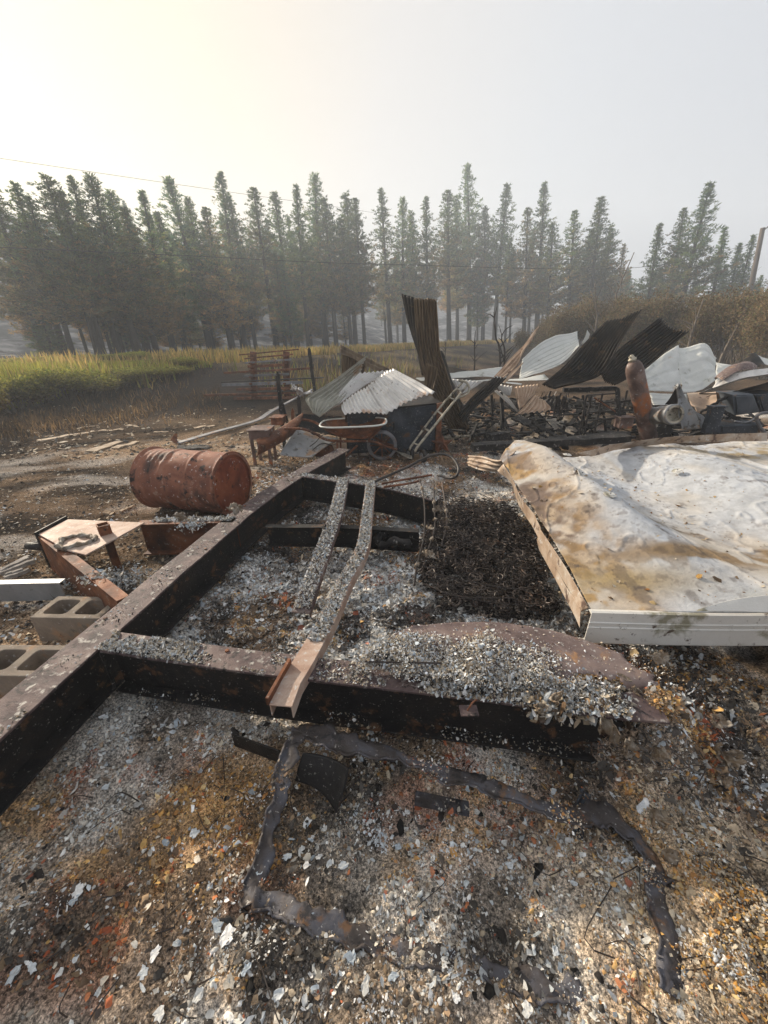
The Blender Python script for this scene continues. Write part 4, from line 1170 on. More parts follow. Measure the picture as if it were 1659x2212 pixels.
# tall twisted sheet
shp(R5, [(238, 238, 6.25), (255, 450, 6.2), (290, 720, 6.1), (335, 900, 6.0), (430, 1100, 5.9), (520, 1290, 5.8)], [(425, 240, 6.15), (440, 450, 6.15), (455, 660, 6.05), (500, 800, 5.95), (580, 1050, 5.8), (680, 1290, 5.7)], 'tall brown corrugated sheet standing upright and twisted in the middle', 'brown_sheet', corr=8, amp=.02, dent=.015, bow=.06, nv=40, seed=8, ragged=.04)
shp(R5, [(141, 197, 6.5), (190, 420, 6.45), (260, 640, 6.35), (310, 860, 6.3)], [(262, 240, 6.3), (265, 450, 6.3), (290, 650, 6.2), (330, 860, 6.1)], 'narrow dark corrugated sheet standing behind the tall upright one', 'dark_sheet', corr=4, amp=.02, dent=.01, nv=30, seed=9, ragged=.03)
shp(R5, [(345, 768, 5.85), (335, 860, 5.85), (312, 965, 5.8)], [(442, 800, 5.75), (425, 890, 5.75), (402, 982, 5.7)], 'small curled brown corrugated flap at the foot of the upright sheet', 'brown_sheet', corr=4, amp=.02, dent=.01, bow=.04, seed=10, nv=14, ragged=.03)
shp(R5, [(455, 660, 6.12), (520, 900, 6.0), (560, 1100, 5.9), (600, 1290, 5.85)], [(478, 700, 6.3), (560, 960, 6.2), (640, 1120, 6.1), (690, 1300, 6.0)], 'dark corrugated sheet edge folded behind the upright one', 'dark_sheet', corr=3, amp=.02, dent=.01, seed=11, ragged=.03)
# diagonal strip: tan twisted top, sooty lower run
shp(R5, [(1252, 462, 6.6), (1150, 600, 6.5), (1010, 740, 6.35), (885, 880, 6.2)], [(1175, 610, 6.4), (1125, 680, 6.35), (1070, 790, 6.25), (975, 885, 6.1)], 'tan twisted corrugated strip pointing up to the right with a torn tip', 'galv_tan', corr=3, amp=.02, dent=.02, nv=26, seed=12, ragged=.04)
shp(R5, [(890, 878, 6.15), (800, 960, 6.0), (690, 1060, 5.85), (600, 1180, 5.7)], [(990, 885, 6.05), (900, 980, 5.95), (760, 1110, 5.8), (640, 1250, 5.6)], 'sooty corrugated strip sloping down left from the tan strip', 'dark_sheet', corr=4, amp=.016, dent=.01, seed=13)
shp(R5, [(1130, 755, 6.2), (1040, 830, 6.15), (960, 905, 6.1)], [(1100, 800, 6.15), (1050, 860, 6.1), (985, 920, 6.05)], 'short tan torn sheet edge beside the twisted strip', 'galv_tan', corr=1, amp=.015, dent=.01, seed=14, nv=12, ragged=.03)
# low pale roofing behind and between
shp(R5, [(255, 890, 6.9), (520, 848, 7.0), (750, 815, 7.2), (955, 790, 7.4)], [(320, 910, 6.7), (530, 885, 6.75), (780, 870, 6.8), (1000, 885, 6.9)], 'low pale ribbed roof sheet stretching left of the twisted strip', 'pale_panel', corr=0, ribs=5, amp=.015, dent=.03, nv=26, seed=15)
shp(R5, [(530, 884, 6.62), (700, 905, 6.6), (880, 893, 6.6)], [(532, 896, 6.6), (700, 915, 6.58), (870, 905, 6.58)], 'thin white sheet edge under the low pale roof sheet', 'pale_panel', corr=0, dent=.01, seed=16, nv=14)
shp(R5, [(545, 893, 6.55), (580, 950, 6.5), (620, 1010, 6.45)], [(805, 912, 6.55), (720, 970, 6.45), (640, 1012, 6.4)], 'pale corrugated sheet hanging in shade behind the hand truck handle', 'galv', corr=8, amp=.018, dent=.01, seed=17, nv=14)
shp(R5, [(1568, 500, 7.9), (1310, 575, 7.7), (1120, 735, 7.4)], [(1580, 620, 7.4), (1420, 780, 7.2), (1095, 890, 7.0)], 'tall pale ribbed panel standing left of the black sheets', 'pale_panel', corr=0, ribs=7, amp=.02, dent=.03, nv=30, seed=18, bow=.05)
shp(R5, [(985, 895, 6.9), (1130, 885, 6.9), (1300, 855, 6.9)], [(1000, 905, 6.75), (1150, 905, 6.7), (1340, 900, 6.7)], 'narrow white sheet edge below the tall pale panel', 'pale_panel', corr=0, dent=.01, seed=19, nv=14)
shp(R5, [(960, 912, 6.6), (1040, 920, 6.6), (1120, 928, 6.6)], [(960, 922, 6.55), (1040, 932, 6.55), (1110, 938, 6.55)], 'thin pale lath under the white sheet edge', 'pale_panel', corr=0, dent=.006, seed=20, nv=8)
shp(R5, [(905, 935, 6.3), (940, 985, 6.25), (1000, 1030, 6.2)], [(1040, 950, 6.3), (1030, 1000, 6.2), (1020, 1032, 6.2)], 'small pale corrugated scrap hanging in the dark gap', 'galv', corr=5, amp=.018, dent=.01, seed=21, nv=10, ragged=.03)
shp(R5, [(1055, 955, 6.2), (1075, 1060, 6.05), (1095, 1140, 5.95)], [(1255, 928, 6.2), (1220, 1010, 6.1), (1130, 1110, 5.95)], 'tan corrugated scrap hanging upper in the dark gap', 'galv_tan', corr=7, amp=.018, dent=.012, seed=22, nv=14, ragged=.03)
shp(R5, [(1220, 1020, 6.0), (1140, 1110, 5.9), (1060, 1185, 5.85)], [(1290, 1070, 6.0), (1350, 1130, 5.9), (1340, 1150, 5.8)], 'tan fan-shaped corrugated scrap hanging lower in the dark gap', 'galv_tan', corr=6, amp=.02, dent=.012, seed=23, nv=14, ragged=.03)
shp(R5, [(890, 985, 6.4), (980, 1070, 6.3), (1075, 1155, 6.2)], [(960, 1000, 6.4), (1020, 1060, 6.3), (1080, 1140, 6.2)], 'narrow pale strip slanting through the dark gap', 'galv', corr=2, amp=.012, dent=.01, seed=24, nv=12, ragged=.02)
# two black diagonal sheets
shp(R6, [(345, 325, 6.7), (200, 470, 6.5), (0, 690, 6.25), (-170, 830, 6.1)], [(636, 228, 6.4), (470, 480, 6.2), (300, 760, 6.0), (-20, 850, 5.9)], 'black corrugated sheet jutting up right, left of the two', 'dark_sheet', corr=11, amp=.02, dent=.02, nv=40, seed=25, ragged=.03, bow=.04)
shp(R6, [(785, 287, 6.3), (600, 430, 6.15), (440, 560, 6.0), (300, 740, 5.8)], [(1015, 408, 6.0), (860, 540, 5.9), (660, 710, 5.75), (430, 840, 5.6)], 'black corrugated sheet jutting up right, right of the two behind the cylinder', 'dark_sheet', corr=11, amp=.02, dent=.02, nv=40, seed=26, ragged=.04, bow=.05)
shp(R6, [(195, 390, 8.0), (180, 440, 8.0), (150, 500, 8.0)], [(216, 425, 8.0), (205, 460, 8.0), (160, 510, 8.0)], 'sliver of pale sheet showing behind the left black sheet', 'pale_panel', corr=0, dent=.01, seed=27, nv=8)
# pale panels at the right
shp(R6, [(925, 520, 7.6), (800, 600, 7.3), (655, 720, 6.9)], [(960, 900, 6.7), (820, 895, 6.6), (690, 890, 6.5)], 'pale ribbed roof panel sagging right of the gas cylinder, left bay', 'pale_panel', corr=0, ribs=3, amp=.02, dent=.05, nv=24, seed=28)
shp(R6, [(920, 520, 7.6), (985, 535, 7.65), (1140, 500, 7.7), (1245, 595, 7.6)], [(955, 902, 6.75), (1020, 898, 6.75), (1100, 880, 6.8), (1235, 800, 6.9)], 'pale ribbed roof panel sagging right of the gas cylinder, right bay', 'pale_panel', corr=0, ribs=4, amp=.02, dent=.06, nv=30, seed=29)
shp(R6, [(1245, 640, 7.5), (1330, 660, 7.4), (1410, 682, 7.3)], [(1230, 810, 6.9), (1270, 790, 6.9), (1330, 730, 7.0)], 'pale low roof panel corner at far right of the sagging panel', 'pale_panel', corr=0, ribs=2, amp=.015, dent=.04, seed=30, nv=14)
shp(R6, [(690, 905, 6.4), (820, 905, 6.4), (1000, 905, 6.4)], [(730, 1000, 6.1), (860, 1000, 6.1), (1020, 990, 6.1)], 'pale flat sheet lying below the sagging roof panel', 'pale_panel', corr=0, ribs=3, amp=.01, dent=.04, seed=31, nv=18)
shp(R6, [(1000, 905, 6.3), (1200, 905, 6.2), (1350, 900, 6.1)], [(1080, 1060, 5.8), (1180, 1060, 5.8), (1280, 1010, 5.8)], 'tan-stained sheet lying right of the dark twisted sheet', 'galv_tan', corr=0, ribs=2, amp=.01, dent=.05, seed=32, nv=18)
shp(R6, [(1090, 900, 5.6), (1250, 850, 5.5), (1450, 780, 5.4), (1700, 745, 5.3)], [(1230, 810, 5.7), (1330, 740, 5.7), (1480, 720, 5.6), (1720, 700, 5.6)], 'curled pale sheet with a long rolled edge at the right', 'galv', corr=0, dent=.03, nv=26, seed=33, bow=.05)
shp(R6, [(1240, 800, 5.9), (1340, 700, 5.9), (1480, 656, 5.9), (1530, 690, 5.9)], [(1300, 810, 5.6), (1400, 740, 5.6), (1500, 715, 5.6), (1560, 720, 5.6)], 'brown hump of curled sheet above the pale rolled edge', 'brown_plate', corr=0, dent=.03, nv=20, seed=34, bow=.06)
shp(R6, [(1440, 650, 6.4), (1545, 578, 6.5), (1620, 660, 6.4)], [(1500, 690, 6.2), (1550, 690, 6.2), (1640, 690, 6.2)], 'black pointed sheet corner rising behind the brown hump', 'dark_sheet', corr=0, dent=.03, nv=16, seed=35)
shp(R6, [(1575, 590, 6.9), (1640, 620, 6.9), (1720, 640, 6.9)], [(1610, 660, 6.7), (1680, 690, 6.7), (1740, 690, 6.7)], 'pale sheet corner at the right edge behind the black point', 'pale_panel', corr=0, dent=.03, nv=12, seed=36)
shp(R6, [(1100, 905, 5.55), (1300, 900, 5.4), (1500, 860, 5.3), (1720, 800, 5.2)], [(1110, 915, 5.9), (1320, 910, 5.9), (1500, 900, 5.9), (1720, 880, 5.9)], 'sooty underside sheet below the pale rolled edge', 'dark_sheet', corr=0, dent=.02, nv=20, seed=37)
shp(R6, [(930, 826, 5.2), (925, 950, 5.1), (940, 1080, 5.0), (965, 1195, 4.95)], [(938, 830, 5.2), (1000, 960, 5.1), (1085, 1080, 5.0), (1115, 1195, 4.95)], 'dark twisted sheet standing to a point, half coloured pale as its lit side', 'zinc', corr=0, dent=.02, nv=24, seed=38, bow=.06)  # lit side of the twist put into the colour by a paler metal
shp(R6, [(930, 826, 5.2), (870, 930, 5.25), (820, 995, 5.3)], [(925, 850, 5.2), (925, 950, 5.15), (925, 1000, 5.1)], 'dark twisted sheet standing to a point, half coloured dark as its shaded side', 'dark_sheet', corr=0, dent=.02, nv=16, seed=39, bow=.04)  # same sheet's shaded side, its shade put in by the darker metal
shp(R6, [(1065, 1040, 5.0), (1100, 1110, 5.0), (1115, 1190, 4.95)], [(1150, 1110, 5.1), (1200, 1160, 5.1), (1220, 1195, 5.0)], 'low grey sheet fold right of the twisted point', 'zinc', corr=0, dent=.02, nv=12, seed=40)

# ------------------------------------------------------------------ gas cylinder
ct, cb_ = at(R6(573, 690), 5.45), at(R6(690, 1250), 5.42)
axc = ct - cb_; Lc = np.linalg.norm(axc); axc /= Lc
base = ct - axc * (ct[2] / axc[2] - .02)
Lf = np.linalg.norm(ct - base)
t = thing('gas_cylinder', 'rusted steel gas cylinder leaning left behind the roof panel', 'gas cylinder', base)
r_ = .108
cbdy = MB().lathe([(0, r_ - .02), (.02, r_)] + [(d, r_) for d in np.linspace(.1, Lf - .07, 14)] + [(Lf - .03, r_ * .97), (Lf + .02, r_ * .86), (Lf + .055, r_ * .66), (Lf + .075, r_ * .45)], base, axc, 36).build('cylinder_body', 'cyl', t, smooth=True)
cn = MB().lathe([(0, .045), (.03, .04), (.032, .05), (.05, .05), (.055, .036), (.10, .018), (.105, .005)], base + axc * (Lf + .06), axc, 18).build('cylinder_neck', 'tan_steel', t, smooth=True)
MB().tube([base + axc * (Lf + .13), base + axc * (Lf + .13) + V(-.05, -.02, .0)], .012, 8).build('valve_outlet', 'tan_steel', cn)
# white-ended pipe
a, b = at(R6(905, 1075), 5.0), at(R6(700, 1090), 5.5)
t = thing('flanged_pipe', 'grey pipe section with a pale open end right of the gas cylinder', 'pipe', V(*(a + b)[:2] / 2, 0))
MB().lathe([(.0, .125), (.0, .09), (.09, .088), (.09, .01)], a, b - a, 30, caps=False).build('pipe_end', 'tan_steel', t, smooth=False)
MB().lathe([(-.004, .115), (-.004, .13), (.06, .132), (.065, .12), (.6, .12), (.605, .08)], a + (b - a) * .005, b - a, 30, caps=False).build('pipe_body', 'zinc', t, smooth=True)
MB().bar(V(a[0] + .02, a[1] + .1, 0), V(a[0] + .02, a[1] + .1, a[2] - .15), .1, .1).build('stand', 'char', t)

# ------------------------------------------------------------------ dark steel cabinet under the pale sheets
cab = thing('steel_cabinet', 'dark blue-black steel cabinet lying under the pale corrugated sheets', 'cabinet', (.3, 5.75, 0))
bl, br = gz(R4(1080, 870), 0), gz(R4(1524, 852), 0)
dirv = br - bl; dirv /= np.linalg.norm(dirv); bk = V(-dirv[1], dirv[0], 0)
W_ = np.linalg.norm(br - bl); c0 = bl - dirv * .35
def cabp(u_, d_, z_): return c0 + dirv * u_ + bk * d_ + V(0, 0, z_)
Ww = W_ + .35
MB().hexa([cabp(0, .02, .01), cabp(Ww, .02, .01), cabp(Ww, .75, .01), cabp(0, .75, .01), cabp(0, .02, .60), cabp(Ww, .02, .70), cabp(Ww, .75, .70), cabp(0, .75, .60)]).build('cabinet_body', 'soot', cab, bevel=.006)
MB().hexa([cabp(.03, -.012, .03), cabp(Ww - .09, -.012, .03), cabp(Ww - .09, .016, .03), cabp(.03, .016, .03), cabp(.03, -.012, .58), cabp(Ww - .09, -.012, .67), cabp(Ww - .09, .016, .67), cabp(.03, .016, .58)]).build('cabinet_door', 'soot_blue', cab, bevel=.003)
MB().hexa([cabp(Ww - .075, -.02, .02), cabp(Ww, -.02, .02), cabp(Ww, .016, .02), cabp(Ww - .075, .016, .02), cabp(Ww - .075, -.02, .69), cabp(Ww, -.02, .70), cabp(Ww, .016, .70), cabp(Ww - .075, .016, .69)]).build('corner_post', 'rust', cab, bevel=.003)
MB().tube([cabp(Ww * .5, -.03, .35), cabp(Ww * .5, -.03, .45)], .01, 6).build('door_handle', 'soot', cab)

# ------------------------------------------------------------------ wheelbarrow
wb = thing('wheelbarrow', 'rusted wheelbarrow standing in front of the dark cabinet', 'wheelbarrow', (-.35, 5.15, 0))
YW = 5.15
rl, rr_ = at(R4(750, 672), YW), at(R4(1178, 655), YW)
bl_, br_ = at(R4(858, 738), YW), at(R4(1075, 752), YW)
tub = MB()
nst, nw = 26, 20
vsr = []
def tubring(q, k):
    """q 0 rim .. 1 bottom"""
    L0 = rl * (1 - q) + bl_ * q; R0_ = rr_ * (1 - q) + br_ * q
    c_ = (L0 + R0_) / 2; hx = np.linalg.norm(R0_ - L0) / 2; hy = .31 * (1 - .35 * q)
    a = 2 * math.pi * k / nst
    ca, sa = math.cos(a), math.sin(a)
    sx = math.copysign(abs(ca) ** .55, ca); sy = math.copysign(abs(sa) ** .6, sa)
    d = (R0_ - L0) / (2 * hx)
    return c_ + d * hx * sx + V(0, 1, 0) * hy * sy
for j in range(9):
    q = (j / 8) ** 1.0
    for k in range(nst): vsr.append(tubring(math.sin(q * math.pi / 2) ** 1.3 if j else 0, k) - V(0, 0, .0))
fs_ = [(j * nst + k, j * nst + (k + 1) % nst, (j + 1) * nst + (k + 1) % nst, (j + 1) * nst + k) for j in range(8) for k in range(nst)] + [tuple(range(8 * nst, 9 * nst))]
o = MB().add(vsr, fs_).build('tub', 'rust', wb, smooth=True, solid=.004)
MB().tube([tubring(0, k) for k in range(nst + 1)], .012, 6, False).build('tub_rim', 'pale_panel', o, smooth=True)
for sd_ in (-1, 1):
    off = V(0, .25 * sd_, 0)
    pts = [at(R4(548, 668 + 6 * (sd_ < 0)), YW), at(R4(660, 678), YW), at(R4(740, 712), YW), at(R4(800, 750), YW), at(R4(900, 762), YW), at(R4(1080, 772), YW), at(R4(1150, 800), YW), at(R4(1245, 832), YW)]
    w_ = [1.15, 1.1, 1, .9, .8, .5, .33, .25]
    MB().tube(resample([p + off * k for p, k in zip(pts, w_)], 30), .017, 8).build('handle', 'rust', wb, smooth=True)
    MB().tube([at(R4(868, 765), YW) + off * .8, V(*at(R4(868, 830), YW)[:2], 0) + off * .85], .014, 6).build('leg', 'rust', wb)
    MB().tube([at(R4(1060, 768), YW) + off * .5, at(R4(1135, 700), YW) + off * .3], .012, 6).build('front_brace', 'rust', wb)
wc = at(R4(1148, 812), YW)
wh = MB().lathe([(-.03, .165), (-.03, .19), (-.018, .205), (.018, .205), (.03, .19), (.03, .165), (-.03, .165)], wc, (.1, 1, 0), 36, caps=False).build('wheel', 'grey_steel', wb, smooth=True)
for k in range(8):
    a = k * math.pi / 4
    MB().bar(wc, wc + V(math.cos(a), 0, math.sin(a)) * .18, .02, .012).build('spoke', 'rust', wh)
MB().lathe([(-.06, .03), (.06, .03)], wc, (.1, 1, 0), 12).build('hub', 'rust', wh)

# ------------------------------------------------------------------ rusty chute, boxes, posts
shp(R4, [(640, 598, 5.5), (500, 690, 5.2), (330, 775, 4.9)], [(570, 745, 5.25), (470, 810, 5.05), (338, 880, 4.8)], 'rusty bent steel trough sloping down left of the wheelbarrow', 'rust', 'steel_trough', 'steel trough', corr=0, dent=.012, bow=-.08, seed=50, thick=.004)
shp(R4, [(585, 700, 5.5), (540, 780, 5.2), (485, 868, 4.95)], [(870, 765, 5.5), (790, 820, 5.2), (700, 885, 4.95)], 'dull grey sheet metal leaning on the ground under the wheelbarrow handles', 'zinc', 'leaning_sheet', 'sheet metal', corr=0, dent=.012, bow=.03, seed=51, thick=.003)
shp(R4, [(760, 780, 5.65), (760, 830, 5.5), (760, 872, 5.4)], [(1090, 790, 5.65), (1090, 840, 5.5), (1090, 878, 5.4)], 'tan rusted metal panel standing low behind the wheelbarrow', 'trim_tan', 'low_panel', 'metal panel', corr=0, dent=.015, seed=52, thick=.003)
shp(R4, [(590, 605, 5.9), (590, 660, 5.85), (590, 700, 5.8)], [(890, 625, 5.8), (890, 690, 5.75), (890, 760, 5.7)], 'dark grey panel edge behind the wheelbarrow tub', 'soot', 'dark_panel', 'metal panel', corr=0, dent=.01, seed=53, thick=.004)
def boxy(name, label, cat, fn, p0, p1, Y_, dep, m, legs=0):
    a, b = at(fn(*p0), Y_), at(fn(*p1), Y_)          # upper left, lower right
    t = thing(name, label, cat, V((a[0] + b[0]) / 2, Y_ + dep / 2, 0 if legs else min(a[2], b[2])))
    lo_ = max(b[2], .0)
    MB().box(V((a[0] + b[0]) / 2, Y_ + dep / 2, (a[2] + lo_) / 2), (abs(b[0] - a[0]), dep, abs(a[2] - lo_))).build('body', m, t, bevel=.012)
    MB().box(V((a[0] + b[0]) / 2, Y_ + dep / 2, a[2] + .008), (abs(b[0] - a[0]) + .03, dep + .03, .016)).build('top_plate', m, t, bevel=.006)
    for k in range(legs):
        q = (k % 2) * 2 - 1; w = (k // 2)
        MB().bar(V((a[0] + b[0]) / 2 + q * abs(b[0] - a[0]) * .4, Y_ + .02 + w * (dep - .04), lo_), V((a[0] + b[0]) / 2 + q * abs(b[0] - a[0]) * .4, Y_ + .02 + w * (dep - .04), 0), .035, .035, up=(0, 1, 0)).build('leg', m, t)
    return t
boxy('metal_stool', 'small rusted metal stand at the lower end of the trough', 'metal stand', R4, (278, 722), (418, 775), 4.95, .3, 'cyl', 4)
boxy('rusty_box', 'small open rusty box above the trough', 'box', R4, (425, 640), (505, 682), 5.6, .25, 'rust')
def post(label, fn, a, b, Y_, w, m='char', name='burnt_post', cat='post', down=True):
    A, B = at(fn(*a), Y_), at(fn(*b), Y_)
    if down: B = B + (B - A) / max(A[2] - B[2], .05) * max(B[2] - ghp(B[0], B[1]), 0)
    t = thing(name, label, cat, B)
    rnd = random.Random(len(label))
    MB().bar(B, A, w, w * .8, up=(0, 1, 0), segs=6, jit=w * .08, rnd=rnd).build('shaft', m, t)
    MB().bar(A - V(0, 0, .02), A + V(0, 0, .03), w * .7, w * .5, up=(0, 1, 0), taper=.5).build('broken_top', m, t)
    return t
post('charred square post left of the crumpled foil', R4, (472, 348), (500, 640), 5.9, .05)
post('short dark post right of the square post', R4, (505, 545), (530, 640), 5.9, .035)
post('dark post under the crumpled foil', R4, (608, 500), (615, 600), 5.9, .05, 'tube_dark')
post('stubby rusty post beside the trough top', R4, (570, 585), (572, 640), 5.7, .04, 'rust')
post('tall thin charred post behind the rack of bars', R4, (676, 188), (712, 465), 9.6, .07)
crumple('crumpled_foil', 'crumpled white scorched foil bundle perched left of the corrugated pile', 'foil', at(R4(620, 470), 5.85), (.36, .22, .26), 'foil', 33, flat=1.0, n=26, tilt=(.2, .35, .3))
o = MB().lathe([(0, .05), (.02, .11), (.06, .155), (.11, .165), (.16, .14), (.2, .08), (.21, .02)], gz(R4(762, 882), .0), (0.1, 0, 1), 22).build('rusty_pot', 'rust', None, smooth=True, org=gz(R4(762, 882), 0.0))
tag(o, 'round rusty pot-like lump in front of the grey sheet', 'pot')
a, b = gz(R4(888, 912), .03), at(R4(985, 815), 4.9)
o = MB().bar(a, b, .035, .02, segs=4).build('orange_slat', 'rust', None, org=low([a, b])); tag(o, 'orange rusted slat propped at the end of the main beam', 'slat')
a, b = gz(R5(410, 1380), .06), gz(R5(725, 1350), .09)
o = MB().tube([a, b], .02, 8).build('pale_pipe', 'tan_steel', None, org=low([a, b])); tag(o, 'thin pale pipe lying right of the hand truck', 'pipe')
# wire loops by the grey sheet
for k, pts in enumerate((((670, 700), (700, 740), (740, 740), (770, 730)), ((680, 820), (720, 790), (755, 750), (790, 740)), ((700, 840), (760, 800), (830, 810), (862, 790)))):
    P = resample([at(R4(*p), 4.95) for p in pts], 16)
    o = MB().tube(P, .007, 6).build('loose_cable', 'tube_dark', None, smooth=True, org=low(P)); tag(o, ('short black cable curling over the grey sheet, uppermost', 'black cable rising across the grey sheet, middle one', 'black cable sagging under the wheelbarrow tub, lowest')[k], 'cable')

# ------------------------------------------------------------------ hand truck
ht_ = thing('hand_truck', 'pale scorched two-wheeled hand truck leaning against the pile', 'hand truck', gz(R4(1370, 900), .0))
ha, hb_ = at(R5(265, 1450), 4.95), at(R5(640, 985), 5.6)
sa, sb_ = at(R5(222, 1440), 5.02), at(R5(590, 960), 5.66)
r1 = resample([at(R5(250, 1480), 4.93), ha, hb_, at(R5(660, 950), 5.66)], 20)
off = V(-.22, .10, .06)
MB().tube(r1, .017, 8).build('side_rail', 'tan_steel', ht_, smooth=True)
r2 = resample([at(R5(205, 1470), 5.15), at(R5(225, 1430), 5.16), at(R5(440, 1140), 5.45), at(R5(640, 915), 5.75)], 20)
MB().tube(r2, .015, 8).build('side_rail', 'tan_steel', ht_, smooth=True)
for k, q in enumerate((2, 6, 10, 14, 17)):
    MB().bar(r1[q], r2[q], .035, .01).build('cross_bar', 'tan_steel', ht_)
MB().tube(resample([r2[-1], at(R5(610, 905), 5.74), at(R5(660, 915), 5.7), at(R5(690, 960), 5.66), at(R5(675, 1010), 5.6), at(R5(600, 1045), 5.56), at(R5(575, 1060), 5.5)], 24), .016, 8).build('loop_handle', 'tan_steel', ht_, smooth=True)
for k, (x_, y_, Y_) in enumerate(((1415, 882, 4.95), (1330, 868, 5.2))):
    c_ = at(R4(x_, y_), Y_)
    w_ = MB().lathe([(-.025, .05), (-.025, .075), (-.012, .085), (.012, .085), (.025, .075), (.025, .05)], c_, (.9, .35, 0), 20, caps=False).build('wheel', 'soot', ht_, smooth=True)
    MB().lathe([(-.03, .05), (.03, .05)], c_, (.9, .35, 0), 14).build('wheel_hub', 'zinc', w_)
q = [gz(R4(*p), .05) for p in ((1235, 850), (1340, 880), (1345, 905), (1300, 890))]
MB().extrude(q[::-1], (0, 0, .008)).build('toe_plate', 'tan_steel', ht_)
# rusty star
sc_ = gz(R5(472, 1418), .14)
pts = []
for k in range(10):
    a = math.pi / 2 + k * math.pi / 5; r = .17 if k % 2 == 0 else .07
    pts.append((r * math.cos(a), r * math.sin(a)))
mb = MB(); nrm = V(.1, -.9, .5); _, s_, u_ = frame_of(nrm)
vs_ = [sc_ + s_ * x_ + u_ * y_ for x_, y_ in pts] + [sc_ + nrm * .05, sc_ - nrm * .02]
mb.add(vs_, [(k, (k + 1) % 10, 10) for k in range(10)] + [((k + 1) % 10, k, 11) for k in range(10)])
o = mb.build('metal_star', 'rust', None, org=sc_ - V(0, 0, .14)); tag(o, 'rusty five-pointed metal star propped by the hand truck', 'star')

# ------------------------------------------------------------------ charred boards and timbers in the dark pile
BO = [((60, 1285), (520, 1240), 5.0, 5.05, .14, .08, R6, 'long charred timber lying along the back of the roof panel, right part'),
      ((60, 135), (900, 82), 4.6, 4.7, .16, .08, R8, 'long charred timber lying along the back of the roof panel, left part'),
      ((1200, 1240), (1425, 1370), 6.0, 5.5, .05, .03, R5, 'thin pale-edged lath sloping down in the dark pile'),
      ((840, 1365), (1000, 1350), 5.5, 5.6, .12, .1, R5, 'short charred block on the ashes right of the pale pipe'),
      ((1060, 1200), (1280, 1300), 6.2, 5.9, .3, .03, R5, 'broad charred board slanting in the middle of the dark pile'),
      ((520, 1300), (570, 1360), 5.6, 5.5, .05, .03, R5, 'small charred stick at the foot of the upright sheet'),
      ((950, 1000), (960, 1300), 6.4, 6.2, .05, .05, R5, 'charred upright stud in the dark gap, left'),
      ((870, 1020), (880, 1280), 6.9, 6.8, .04, .04, R5, 'charred upright stud in the dark gap, rear left'),
      ((1480, 980), (1660, 985), 6.2, 6.2, .08, .05, R5, 'burnt horizontal beam under the left black sheet'),
      ((0, 875), (430, 865), 6.1, 6.0, .08, .06, R6, 'burnt horizontal beam under both black sheets'),
      ((160, 920), (165, 1180), 5.8, 5.8, .03, .03, R6, 'thin upright rod left of a burnt rack'),
      ((440, 870), (460, 1180), 5.5, 5.4, .05, .05, R6, 'charred upright just left of the gas cylinder'),
      ((1000, 1260), (1250, 1180), 5.3, 5.2, .06, .05, R6, 'charred lath lying right of the pipe section'),
      ((1110, 1060), (1330, 930), 5.3, 5.2, .05, .03, R6, 'tan-edged lath rising to the right of the twisted sheet'),
      ((1260, 1030), (1440, 1140), 5.0, 5.0, .04, .04, R6, 'dark strut crossing in front of the burnt appliances')]
for k, (p, q, Ya, Yb, w_, h_, fn, lab) in enumerate(BO):
    a, b = at(fn(*p), Ya), at(fn(*q), Yb)
    t = thing('charred_timber', lab, 'timber', low([a, b]))
    rnd = random.Random(k)
    MB().bar(a, b, w_, h_, segs=10, jit=.008, rnd=rnd).build('timber_body', 'char', t, bevel=.004)
    MB().bar(b - (b - a) * .02, b + (b - a) * .05, w_ * .5, h_ * .6, taper=.5).build('burnt_tip', 'char', t)
# burnt rack of rods
t = thing('burnt_rack', 'burnt black rod rack in the shadow left of the gas cylinder', 'rack', V(*at(R6(300, 1180), 5.7)[:2], 0))
for k, (x_, y0, y1) in enumerate(((190, 920, 1180), (232, 915, 1180), (320, 900, 1180), (520, 880, 1150))):
    MB().tube([at(R6(x_, y0), 5.7), V(*at(R6(x_, y0), 5.7)[:2], .0)], .014, 6).build('upright', 'tube_dark', t)
for k, (p, q) in enumerate((((190, 920), (440, 905)), ((230, 990), (560, 960)), ((190, 1060), (540, 1040)), ((160, 1130), (480, 1100)), ((250, 940), (480, 1090)))):
    MB().tube([at(R6(*p), 5.7), at(R6(*q), 5.65)], .012, 6).build('shelf_rod', 'rust' if k == 4 else 'tube_dark', t)
# burnt appliances at the right edge
def panelbox(name, label, cat, quad, Y_, dep, m, extra=None):
    P = [at(R6(*q), Y_) for q in quad]
    t = thing(name, label, cat, V(np.mean([p[0] for p in P]), Y_, max(0, min(p[2] for p in P))))
    dv_ = V(.25, 1, 0) * dep
    MB().hexa([P[3], P[2], P[2] + dv_, P[3] + dv_, P[0], P[1], P[1] + dv_, P[0] + dv_]).build('casing', m, t, bevel=.01)
    c_ = sum(P) / 4
    MB().hexa([c_ + (p - c_) * .82 + V(0, -.02, 0) for p in (P[3], P[2])] + [c_ + (p - c_) * .82 + V(0, .01, 0) for p in (P[2], P[3])] + [c_ + (p - c_) * .82 + V(0, -.02, 0) for p in (P[0], P[1])] + [c_ + (p - c_) * .82 + V(0, .01, 0) for p in (P[1], P[0])]).build('front_panel', m, t, bevel=.004)
    return t
panelbox('burnt_appliance', 'burnt blue-grey appliance casing with a tilted top at the right', 'appliance', ((1370, 915), (1540, 910), (1595, 1060), (1390, 1085)), 5.1, .4, 'appliance')
panelbox('burnt_appliance', 'dark burnt appliance casing cut by the right edge', 'appliance', ((1560, 915), (1760, 905), (1790, 1070), (1610, 1070)), 5.2, .4, 'soot_blue')
